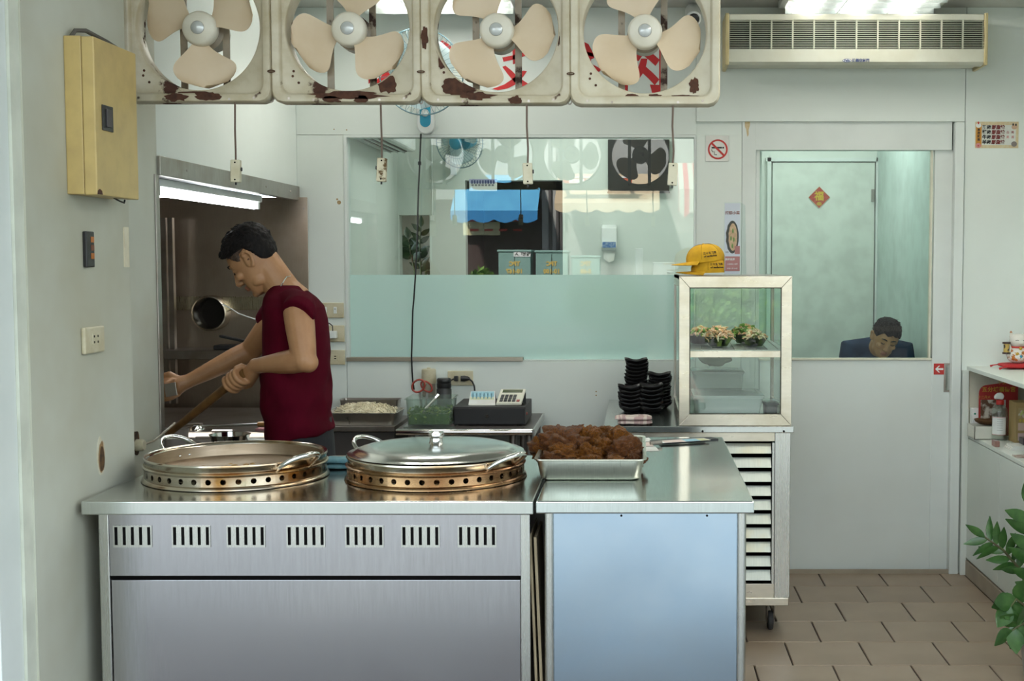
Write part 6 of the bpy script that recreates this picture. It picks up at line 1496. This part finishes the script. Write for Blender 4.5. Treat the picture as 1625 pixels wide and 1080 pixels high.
def tufts(h, n, zb, L, seed):
    "short locks that break up the outline of the hair"
    random.seed(seed); base = [v.copy() for v in h.v]
    k = 0
    while k < n:
        p = random.choice(base)
        if p.z < zb(p.x, p.y) + .018 or p.z < .03 or p.x < -.05: continue
        d = V(p.x+.012, p.y, p.z-.02).normalized(); t_ = V(1,0,-.1) - d*d.x; d = (d*.30 + t_*.9 + V(random.uniform(-.12,.12), random.uniform(-.15,.15), random.uniform(-.1,.12))).normalized()
        l = L*random.uniform(.5,1.1); w = .0016
        h.tube([p - d*.004, p + d*l*.6, p + d*l + V(0,0,-l*.15)], [w*1.5, w, .0003], 4); k += 1
SKIN = mat('skin_tan', (.40,.205,.095), .48, c2=(.36,.175,.078), scale=18, bmp=.06, bscale=180)
SKIN_P = mat('lip_skin', (.30,.11,.065), .45)
HAIR = mat('black_hair', (.005,.004,.004), .62, c2=(.012,.009,.008), scale=90, stretch=(1,1,.2), spec=.15, bmp=.5, bscale=300)
STUB = mat('clipped_hair', (.035,.020,.013), .7, c2=(.09,.05,.028), scale=160)
# ---- the cook
DP = 4.62
def cw_(x, y, dd=0): return W(x, y, DP+dd)
ear = cw_(401, 414); pitch = math.radians(36)
Rh = Matrix.Rotation(PI, 4, 'Z') @ Matrix.Rotation(pitch, 4, 'Y')
MH = Matrix.Translation(ear) @ Rh
ck = thing('person', 'man in a maroon sleeveless shirt bending over the stove with a wooden handle', 'person', (cw_(478,700).x, DP, 0))
body = MB(); add_to(body, head_shape(), MH)
nk = [MH @ V(-.028,0,-.015), MH @ V(-.030,0,-.075), cw_(449,459), cw_(462,478)]
body.tube(nk, [.060,.057,.060,.075], 20)
def ell(c, hx, hy, n=28, up=None):
    return [c + V(hx*math.cos(2*PI*k/n), hy*math.sin(2*PI*k/n), 0) for k in range(n)]
core = [(458,462,.045,.08),(463,480,.07,.15),(469,510,.085,.17),(471,550,.095,.165),(471,600,.10,.155),(473,650,.10,.155),(477,700,.10,.165),(478,730,.10,.17)]
body.loft([ell(cw_(x,y), a, b) for x, y, a, b in core])
S1, E1, R1 = cw_(473,492,-.185), cw_(483,571,-.25), cw_(406,580,-.14)
body.tube([S1, S1.lerp(E1,.35), S1.lerp(E1,.7), E1], [.052,.0505,.046,.0415], 18)
body.tube([E1, E1.lerp(R1,.22), E1.lerp(R1,.5), E1.lerp(R1,.8), R1], [.0415,.043,.038,.030,.026], 18)
body.ball(E1, .0425, 16, 12); body.ball(E1 + V(.012,0,-.008), .036, 16, 12)
S2, E2, R2 = cw_(442,500,.18), cw_(398,556,.24), cw_(300,604,.18)
body.tube([S2, S2.lerp(E2,.5), E2], [.050,.047,.041], 18)
body.tube([E2, E2.lerp(R2,.25), E2.lerp(R2,.6), R2], [.041,.041,.034,.026], 18)
# wooden handle and the fist round it
st0, st1 = cw_(264,691,.06), cw_(370,606,-.10); ax = (st1-st0).normalized(); st2 = st1 + ax*.065
C1 = st1 + ax*.02
def fist(mb, C, ax, wrist, side, rw=.0215, fr=.0096):
    u = wrist - C; e1 = (u - ax*ax.dot(u)).normalized(); e2 = ax.cross(e1)*side
    mb.tube([wrist, wrist.lerp(C + e1*.042, .6), C + e1*.040 - ax*.004, C + e1*.030 + e2*.004], [.026,.031,.034,.030], 16)
    mb.ball(C + e1*.036, (.030,.026,.034), 14, 10); mb.tube([C - ax*.038, C + ax*.036], .0235, 12); mb.ball(wrist, .027, 14, 10)
    for k, (o_, L) in enumerate(((-.031,210),(-.011,235),(.009,232),(.028,205))):
        ce = C + ax*o_; pts = []
        for j in range(11):
            a = math.radians(20 + L*j/10); r = rw + fr*(.9 if 2 < j < 9 else 1.0)
            pts.append(ce + (e1*math.cos(a) + e2*math.sin(a))*r)
        mb.tube([C + e1*.038 + e2*.020 + ax*o_*.9] + pts, [.0115] + [fr*1.08]*4 + [fr]*4 + [fr*.92, fr*.88, fr*.75], 10)
    # thumb leaves the side of the palm near its base and closes over the fingers
    th_ = [C + e1*.048 + ax*.022 - e2*.008, C + e1*.026 + ax*.044 - e2*.018, C - e1*.002 + ax*.042 - e2*.030, C - e1*.024 + ax*.030 - e2*.024]
    mb.tube(th_, [.0145,.0125,.011,.0085], 10)
fist(body, C1, ax, R1, -1)
H2 = cw_(272,616,.16); scoop_ax = V(-.2,-.3,.93).normalized()
fist(body, H2 + V(-.02,0,0), scoop_ax, R2, -1)
for dy in (-.09, .09): body.tube([V(cw_(478,720).x, DP+dy, .95), V(cw_(478,720).x-.01, DP+dy, .5), V(cw_(480,720).x, DP+dy, .08)], [.08,.055,.04], 16)
bm_ = fuse(body, .0036, 3, .4)
MHi = MH.inverted()
def skin_idx(p):
    q = MHi @ p
    if q.x > .060 and abs(q.y) < .022 and -.083 < q.z < -.058: return 1
    return 0
put('body', bm_, [SKIN, SKIN_P], ck, skin_idx)
def zb_cook(x, y):
    P = [(.09,.060),(.062,.056),(.045,.040),(.032,.012),(.018,.006),(.006,.030),(-.018,.036),(-.032,.010),(-.045,-.028),(-.07,-.045),(-.11,-.048)]
    for i in range(len(P)-1):
        if P[i+1][0] <= x <= P[i][0]:
            t_ = (P[i][0]-x)/(P[i][0]-P[i+1][0]); return P[i][1]+(P[i+1][1]-P[i][1])*t_
    return P[0][1] if x > .09 else -.048
hm = hair_mesh(zb_cook, .017, .0055, 2, .008); tufts(hm, 420, zb_cook, .013, 1); hm.move(MH)
me = hm.mesh('hair', [HAIR, STUB], absloc(ck), True, 180)
idx = []
for p in me.polygons:
    q = MHi @ (p.center + absloc(ck)); idx.append(1 if (abs(q.y) > .05 and q.z < .045 and q.x > -.02) or q.z < -.032 else 0)
me.polygons.foreach_set('material_index', idx); link('hair', me, ck)
mb = MB()
for s in (-1, 1):
    mb.tube([MH @ V(.081,.012*s,.0235), MH @ V(.0785,.028*s,.029), MH @ V(.066,.046*s,.026)], [.0028,.0034,.0018], 6)
mb.build('eyebrows', HAIR, ck, smooth=True)
mb = MB()
for s in (-1, 1): mb.tube([MH @ V(.0735,.0185*s,-.003), MH @ V(.0752,.030*s,-.0065), MH @ V(.069,.043*s,-.003)], [.0012,.0018,.0012], 6)
mb.build('eyelashes', HAIR, ck, smooth=True)
mb = MB(); mb.tube([MH @ V(-.012, .083*1, 0), MH @ V(-.012,.0845,-.004)], .0045, 8); mb.build('ear_canal', mat('ear_shadow', (.10,.035,.018), .7), ck)
# maroon shirt with short cap sleeves
MAR = mat('maroon_cloth', (.072,.0018,.0095), .9, c2=(.056,.0015,.007), scale=6, bmp=.15, bscale=350, spec=.08)
shirt = MB()
rows = [(455,452,.052,.068,0),(457,462,.070,.105,0),(461,472,.088,.150,0),(466,486,.102,.188,0),(469,505,.106,.200,0),(470.5,530,.110,.200,0),(471,560,.114,.196,0),(470.5,600,.118,.190,0),(472,640,.118,.188,0),(475,670,.116,.190,-.35),(477,692,.114,.192,-1)]
rg = []
for x, y, a, b, tl_ in rows:
    c = cw_(x, y); ring = ell(c, a, b, 48)
    if tl_: ring = [p + V(0,0,(p.x-c.x)/a*.026*abs(tl_)) for p in ring]
    rg.append(ring)
shirt.loft(rg)
shirt.tube([cw_(462,481,-.09), cw_(476,487,-.160), cw_(475,493,-.198), cw_(471,499,-.216)], [.055,.057,.058,.0575], 22)
shirt.tube([cw_(455,482,.10), cw_(445,490,.17), cw_(434,502,.205), cw_(426,514,.22)], [.055,.058,.058,.056], 22)
sm_ = fuse(shirt, .0055, 5)
nrm = [v.normal.copy() for v in sm_.vertices]
for v, vn in zip(sm_.vertices, nrm):      # drapery folds
    p = v.co; k = max(0, min(1, (1.40-p.z)/.3)); lo = max(0, min(1, (1.15-p.z)/.22))
    n_ = noise.noise(V(p.x*9 + p.z*5, p.y*7, p.z*4))*.013*k + noise.noise(V(p.x*16 - p.z*12, p.y*12, p.z*9+4))*.009*k + math.sin(p.z*46 + p.x*20 + 3*noise.noise(p*6))*.0045*lo*(1 if p.x > cw_(478,650).x else .3)
    v.co = p + vn*n_
put('shirt', sm_, [MAR], ck)
# trousers and shoes
tr = MB(); hx = cw_(478,705).x
tr.loft([ell(V(hx,DP,z), a, b, 32) for z, a, b in ((.98,.104,.175),(.90,.112,.185),(.80,.118,.19),(.74,.11,.185))])
for dy in (-.095,.095): tr.tube([V(hx,DP+dy,.80), V(hx-.012,DP+dy,.5), V(hx,DP+dy,.28), V(hx+.004,DP+dy,.06)], [.098,.078,.068,.062], 20)
put('trousers', fuse(tr, .007, 3), [mat('dark_trousers', (.010,.011,.014), .85)], ck)
for dy in (-.095,.095):
    mb = MB(); mb.ball((hx-.05,DP+dy,.035), (.14,.048,.04), 20, 10); mb.v = [V(v.x, v.y, max(v.z, .001)) for v in mb.v]; mb.build('shoe', BLACKP, ck, smooth=True)
# necklace
mb = MB(); pts = [cw_(x, y, d_) for x, y, d_ in ((443,461,-.066),(447,452,-.071),(451,444,-.068),(455,439,-.058),(461,438,-.035))]
mb.tube(pts, .0024, 6); mb.build('necklace', SS_CHROME, ck, smooth=True)
mb = MB(); tx_ = cw_(428.5,512,-.05)
for k, (x, y) in enumerate(((431,508),(430,514),(426,550),(425,556),(424,560))): mb.ball(cw_(x, y, -.175+.02*k), (.004,.004,.006), 8, 6)
mb.build('shirt_print', WHITEP, ck, smooth=True)
WOODH = mat('dark_handle_wood', (.15,.07,.018), .5, c2=(.10,.045,.012), scale=25, stretch=(1,1,.3))
MB().tube([st0, st0.lerp(st2,.5), st2], [.011,.0155,.0165], 12).build('wooden_paddle', WOODH, label='long brown wooden paddle handle gripped by the cook', cat='paddle', smooth=True)
q = cw_(271,618,.10); mb = MB(); mb.obox(q, V(.021,.0,.004), V(0,.003,0), V(-.003,0,.024)); mb.build('steel_scraper', SS_DULL, label='small grey steel scraper in the cook\'s far hand', cat='scraper', bev=.001)
# ---- the man seated in the small room
DM = 6.78
def mw(x, y, dd=0): return W(x, y, DM+dd)
mn = thing('person', 'man in a navy shirt sitting with bowed head behind the door window', 'person', (mw(1392,600).x, DM+.1, 0))
hc = mw(1405, 537, -.03)
RM = Matrix.Rotation(-PI/2 + math.radians(7), 4, 'Z') @ Matrix.Rotation(math.radians(-12), 4, 'X') @ Matrix.Rotation(math.radians(25), 4, 'Y')
MM = Matrix.Translation(hc) @ RM @ Matrix.Scale(.85, 4); MMi = MM.inverted()
b2 = MB(); add_to(b2, head_shape(), MM)
b2.tube([MM @ V(-.028,0,-.02), MM @ V(-.045,0,-.085), mw(1395,560,.12), mw(1392,580,.14)], [.058,.057,.060,.075], 18)
b2.loft([ell(mw(x,y,d_), a, b_, 24) for x, y, d_, a, b_ in ((1392,556,.13,.10,.07),(1392,575,.12,.15,.09),(1392,620,.12,.14,.10),(1392,700,.16,.14,.11))])
shL, shR = mw(1347,556,.10), mw(1436,558,.10)
elL, elR = mw(1340,630,.02), mw(1442,632,.02); haL, haR = mw(1372,640,-.17), mw(1412,640,-.17)
for s_, e_, h_ in ((shL,elL,haL),(shR,elR,haR)):
    b2.tube([s_, e_], [.045,.038], 14); b2.tube([e_, e_.lerp(h_,.5), h_], [.038,.034,.026], 14)
    b2.ball(h_ + V(0,-.04,0), (.038,.05,.018), 14, 8)
    for k in range(4): b2.tube([h_ + V(-.026+.017*k,-.07,0), h_ + V(-.028+.019*k,-.105,.004), h_ + V(-.028+.019*k,-.13,-.006)], [.010,.009,.007], 8)
    b2.tube([h_ + V(.03 if s_ is shL else -.03,-.03,0), h_ + V(.052 if s_ is shL else -.052,-.06,0), h_ + V(.058 if s_ is shL else -.058,-.09,-.003)], [.013,.011,.008], 8)
put('body', fuse(b2, .0045, 3, .4), [SKIN, SKIN_P], mn, lambda p: 1 if (MMi @ p).x > .06 and abs((MMi @ p).y) < .02 and -.083 < (MMi @ p).z < -.058 else 0)
def zb_man(x, y):
    P = [(.09,.046),(.06,.050),(.045,.036),(.03,.016),(.0,.02),(-.03,.0),(-.05,-.03),(-.11,-.05)]
    for i in range(len(P)-1):
        if P[i+1][0] <= x <= P[i][0]:
            t_ = (P[i][0]-x)/(P[i][0]-P[i+1][0]); return P[i][1]+(P[i+1][1]-P[i][1])*t_ + .006*math.sin(y*120)
    return .046
h2 = hair_mesh(zb_man, .013, .007, 9, .004); tufts(h2, 500, zb_man, .016, 2); h2.move(MM); h2.build('hair', HAIR, mn, smooth=True, ang=180)
mb = MB()
for s in (-1, 1):
    mb.tube([MM @ V(.081,.012*s,.0225), MM @ V(.0785,.028*s,.028), MM @ V(.066,.046*s,.024)], [.003,.004,.002], 6); mb.tube([MM @ V(.0745,.0185*s,-.001), MM @ V(.0765,.030*s,-.0045), MM @ V(.070,.043*s,-.001)], [.0015,.0022,.0015], 6)
mb.build('eyebrows', HAIR, mn, smooth=True)
NAV = mat('navy_cloth', (.018,.036,.072), .85, c2=(.011,.022,.046), scale=9, bmp=.15, bscale=300, spec=.1)
s2 = MB()
s2.loft([ell(mw(x,y,d_), a, b_, 36) for x, y, d_, a, b_ in ((1393,541,.14,.085,.07),(1393,552,.13,.165,.10),(1392,575,.13,.185,.115),(1392,620,.13,.165,.12),(1392,700,.17,.16,.13))])
for s_, e_, h_ in ((shL,elL,haL),(shR,elR,haR)):
    s2.tube([mw(1393,556,.12), s_, s_.lerp(e_,.5), e_], [.08,.064,.056,.050], 18); s2.tube([e_, e_.lerp(h_,.5), e_.lerp(h_,.85)], [.050,.045,.037], 16)
put('shirt', fuse(s2, .006, 6), [NAV], mn)
t2 = MB(); pz = .50; pxx = mw(1392,700,.17).x
t2.ball((pxx, DM+.17, pz+.06), (.17,.16,.12), 20, 12)
for dx in (-.09,.09): t2.tube([V(pxx+dx, DM+.15, pz+.03), V(pxx+dx*1.3, DM-.16, pz+.02), V(pxx+dx*1.3, DM-.19, .06)], [.085,.065,.05], 16)
put('trousers', fuse(t2, .008, 3), [MATS['dark_trousers']], mn)
ds = thing('desk', 'plain desk the seated man leans on, behind the door', 'desk', (pxx, 6.55, 0)); zd = mw(1392,640,-.17).z - .035
bx((.66, 6.40, zd-.03), (1.50, DM-.06, zd)).build('desktop', TRIM, ds, bev=.003)
for u in (.70, 1.46):
    for w_ in (6.43, DM-.10): bx((u-.02, w_-.02, 0), (u+.02, w_+.02, zd-.03)).build('leg', TRIM, ds)
sl = thing('stool', 'round stool under the seated man', 'stool', (pxx, DM+.17, 0))
MB().lathe([(0,.40),(.16,.40),(.165,.41),(.165,.435),(.15,.445),(0,.445)], (0,0,0), 28).build('seat', RED, sl, smooth=True, local=True)
for k in range(4):
    a = PI/4+PI/2*k; MB().tube([V(.11*math.cos(a),.11*math.sin(a),.40), V(.15*math.cos(a),.15*math.sin(a),0)], .012, 8).build('leg', SS_DULL, sl, local=True)
# ================================================================== across the street: real things the glass reflects
YG = DW + .03                                            # plane of the window glass
def R(x, y, Y):
    "pixel of a reflection in the window glass + real depth Y (negative: behind the camera) -> the real point"
    p = W(x, y, 2*YG - Y); return V(p.x, Y, p.z)
YS_ = -24.0
FAC = mat('facade_grey', (.34,.35,.34), .85, c2=(.26,.27,.26), scale=.8)
fz0 = -.15
mb = MB(); mb.box((-16, YS_-1.5, fz0), (14, YS_-1.2, 9))
fac = struct(mb, 'wall_street', FAC, label='grey building front across the street')
SHOPD = mat('shop_dark', (.06,.035,.03), .8)
a, b = R(745, 436, YS_), R(856, 330, YS_)
bx((a.x-3, YS_-1.2, fz0), (b.x, YS_-1.1, b.z+.3)).build('dark_shop_opening', SHOPD, fac)
bx((b.x+.0, YS_-1.2, fz0), (R(893,400,YS_).x, YS_-1.0, 6)).build('pale_pillar', mat('pillar_pale', (.42,.43,.42), .8), fac)
for x_ in (870, 882, 888):
    q = R(x_, 400, YS_); MB().tube([V(q.x, YS_-.95, fz0), V(q.x, YS_-.95, 7)], .05, 8).build('drain_pipe', mat('pipe_dark', (.10,.09,.09), .6), fac)
bx((R(893,400,YS_).x, YS_-1.2, fz0), (12, YS_-1.05, 2.4)).build('shutter', mat('shutter', (.26,.28,.27), .7), fac)
def awning(name, x0, x1, yt, ym, yb, Y, m, label, out=1.6, scal=.5, zig=False, m2=None):
    A, B = R(x0, ym, Y+out), R(x1, ym, Y+out); T = R(x0, yt, Y+out).z; Bt = R(x0, yb, Y+out).z
    o = thing(name, label, 'awning', ((A.x+B.x)/2, Y, A.z))
    MB().prism([V(A.x, Y+out, A.z), V(A.x, Y, T+.5), V(A.x, Y, T+.46), V(A.x, Y+out, A.z-.04)], (B.x-A.x,0,0)).build('canopy', m, o)
    n = max(3, int((B.x-A.x)/scal)); pts = [V(A.x, Y+out, A.z)]
    for k in range(n*4+1):
        u = k/(n*4); ph = (k % 4)/4
        dz = (.10*abs(math.sin(PI*ph)) if not zig else .16*(1-abs(2*ph-1)))
        pts.append(V(A.x+(B.x-A.x)*u, Y+out, Bt - dz))
    pts.append(V(B.x, Y+out, A.z)); MB().prism(pts, (0,.03,0)).build('valance', m2 or m, o)
    for u in (A.x+.1, B.x-.1): MB().tube([V(u, Y+out-.05, A.z), V(u, Y, A.z+.1)], .03, 6).build('strut', SS_DULL, o)
    return o
BLU = mat('awning_blue', (.10,.38,.62), .7, c2=(.08,.32,.56), scale=2); BLU2 = mat('awning_blue_deep', (.02,.20,.46), .7)
awning('blue_awning', 715, 853, 300, 334, 348, YS_-1.1, BLU, 'blue scalloped awning of the shop across the street', m2=BLU2)
awning('tan_awning', 880, 1047, 298, 322, 332, YS_-1.1, mat('awning_tan', (.56,.45,.30), .8, c2=(.48,.37,.24), scale=2), 'tan canvas awning across the street')
def stripes(name, c1, c2, n):
    m, t_, bs = nt(name); w = t_.nodes.new('ShaderNodeTexWave'); w.inputs['Scale'].default_value = n; w.bands_direction = 'X'
    t_.links.new(tc(t_), w.inputs['Vector']); t_.links.new(mixc(t_, ramp(t_, w.outputs['Fac'], .45, .55), c1, c2), bs.inputs['Base Color']); bs.inputs['Roughness'].default_value = .8; return m
awning('striped_awning', 1077, 1135, 280, 300, 336, YS_-1.1, stripes('awning_stripe', (.55,.16,.18), (.50,.52,.46), 1.1), 'red and white striped awning across the street', zig=True)
# orange phone sign, plain sign
ORS = mat('sign_orange', (.62,.10,.03), .5)
a, b = R(887, 294, YS_+.6), R(1003, 281, YS_+.6)
sg = thing('phone_sign', 'orange sign with a phone number across the street', 'sign', ((a.x+b.x)/2, YS_+.6, a.z))
bx((a.x, YS_+.55, a.z), (b.x, YS_+.6, b.z)).build('board', ORS, sg)
for z_ in (a.z, b.z): bx((a.x-.03, YS_+.55, z_-.02), (b.x+.03, YS_+.62, z_+.02)).build('edge', WHITEP, sg)
for x_ in (a.x+.1, b.x-.1): bx((x_-.04, YS_-1.2, a.z+.02), (x_+.04, YS_+.56, a.z+.10)).build('bracket', SS_DULL, sg)
ROT_S = (PI/2, 0, PI)                                    # faces the shop
text('電話 0909-888028', (b.z-a.z)*.62, V((a.x+b.x)/2-.2, YS_+.607, (a.z+b.z)/2), WHITEP, sg, rot=ROT_S, bold=.01)
# transformer cabinets with their markings
TEAL = mat('transformer_teal', (.20,.34,.30), .6, c2=(.17,.30,.27), scale=1.5); YTX = mat('stencil_yellow', (.62,.44,.10), .6)
YT = -20.0
for x0, x1, yt, num, lab in ((791, 842, 396, '10-167', 'teal transformer cabinet carrying a white warning plate'), (850, 901, 397, '10-100', 'middle teal transformer cabinet between its two neighbours'), (907, 952, 405, '5-68', 'lowest of the three teal transformer cabinets')):
    a, b = R(x0, 430, YT), R(x1, yt, YT)
    o = thing('transformer_cabinet', lab, 'cabinet', ((a.x+b.x)/2, YT-.4, fz0), group='transformer cabinets')
    bx((a.x, YT-.8, fz0+.02), (b.x, YT, b.z-.06)).build('body', TEAL, o, bev=.02); bx((a.x-.03, YT-.83, b.z-.06), (b.x+.03, YT+.03, b.z)).build('cover', TEAL, o, bev=.02)
    bx(((a.x+b.x)/2-.006, YT+.001, fz0+.2), ((a.x+b.x)/2+.006, YT+.006, b.z-.1)).build('door_joint', DARK, o)
    cx_ = (a.x+b.x)/2
    text('TPC', .15, V(cx_, YT+.012, R(800, 418.5, YT).z), YTX, o, rot=ROT_S, bold=.008); text(num, .15, V(cx_, YT+.012, R(800, 430.5, YT).z), YTX, o, rot=ROT_S, bold=.008)
    if '167' in num:
        bx((cx_-.02, YT+.008, R(800,407,YT).z), (b.x-.0, YT+.016, R(800,399,YT).z)).build('warning_plate', WHITEP, o)
        text('請勿進入', .10, V((cx_+b.x)/2, YT+.02, R(800,403,YT).z), INK, o, rot=ROT_S, bold=.004)
# yellow menu sign under the blue awning
a, b = R(735, 373, YS_-.8), R(793, 352, YS_-.8)
ms_ = thing('shop_menu_board', 'pale yellow menu board under the blue awning across the street', 'sign', ((a.x+b.x)/2, YS_-.8, a.z))
bx((a.x, YS_-.9, a.z), (b.x, YS_-.8, b.z)).build('board', mat('board_yellow', (.62,.60,.36), .6), ms_)
for k in range(4): bx((a.x+.2+.42*k, YS_-.795, a.z+.12), (a.x+.45+.42*k, YS_-.79, a.z+.18)).build('print_line', SR, ms_); bx((a.x+.2+.42*k, YS_-.795, a.z+.40), (a.x+.45+.42*k, YS_-.79, a.z+.46)).build('print_line', SR, ms_)
for x_ in (a.x+.1, b.x-.1): bx((x_-.03, YS_-1.0, b.z-.12), (x_+.03, YS_-.89, b.z-.05)).build('bracket', SS_DULL, ms_)
# hedges and street trees
HED = mat('hedge_leaf', (.10,.22,.03), .6, c2=(.20,.32,.06), scale=6)
def bush(name, c, r, n, leaf, label, cat, trunk=0, seed=0):
    random.seed(seed); o = thing(name, label, cat, (c.x, c.y, fz0)); mb = MB()
    for k in range(n):
        d_ = V(random.gauss(0,1), random.gauss(0,1), random.gauss(0,1)).normalized(); p = c + V(d_.x*r[0], d_.y*r[1], d_.z*r[2])*random.uniform(.55,1.05)
        a_ = V(random.uniform(-1,1), random.uniform(-1,1), random.uniform(-1,1)).normalized()*leaf; b_ = a_.orthogonal().normalized()*leaf*.6
        mb.add([p-a_, p+b_, p+a_, p-b_], [(0,1,2,3)])
    mb.build('foliage', HED, o, kind='stuff')
    if trunk:
        MB().tube([V(c.x, c.y, fz0), V(c.x+.1, c.y, c.z-r[2]*.5), V(c.x, c.y, c.z)], [trunk, trunk*.8, trunk*.3], 10).build('trunk', mat('bark', (.10,.08,.06), .9), o, smooth=True)
        for k in range(4): MB().tube([V(c.x+.05, c.y, c.z-r[2]*.5), c + V(r[0]*.6*math.cos(k*1.6), r[1]*.6*math.sin(k*1.6), .2)], [trunk*.5, trunk*.15], 8).build('branch', MATS['bark'], o, smooth=True)
    return o
q = R(766, 432, -19.6); bush('hedge', V(q.x, q.y, .75), (.5,.4,.6), 900, .10, 'light green shrub beside the transformer cabinets', 'shrub', seed=1)
bush('hedge', V(2.0, -14, .65), (1.2,.5,.7), 1600, .10, 'green shrub at the far kerb, right of the shop axis', 'shrub', seed=2)
bush('hedge', V(-.6, -16, .6), (1.0,.5,.6), 1400, .10, 'green shrub at the far kerb, on the shop axis', 'shrub', seed=3)
bush('street_tree', V(9.5, -17, 4.4), (2.4,2.0,1.8), 3200, .16, 'leafy street tree on the far kerb', 'tree', .16, 5)
struct(bx((-30, -19.0, -.15), (30, -18.7, -.05)), 'trim_3', CONC, label='kerb on the far side of the street')
bpy.data.scenes.remove(TMP)
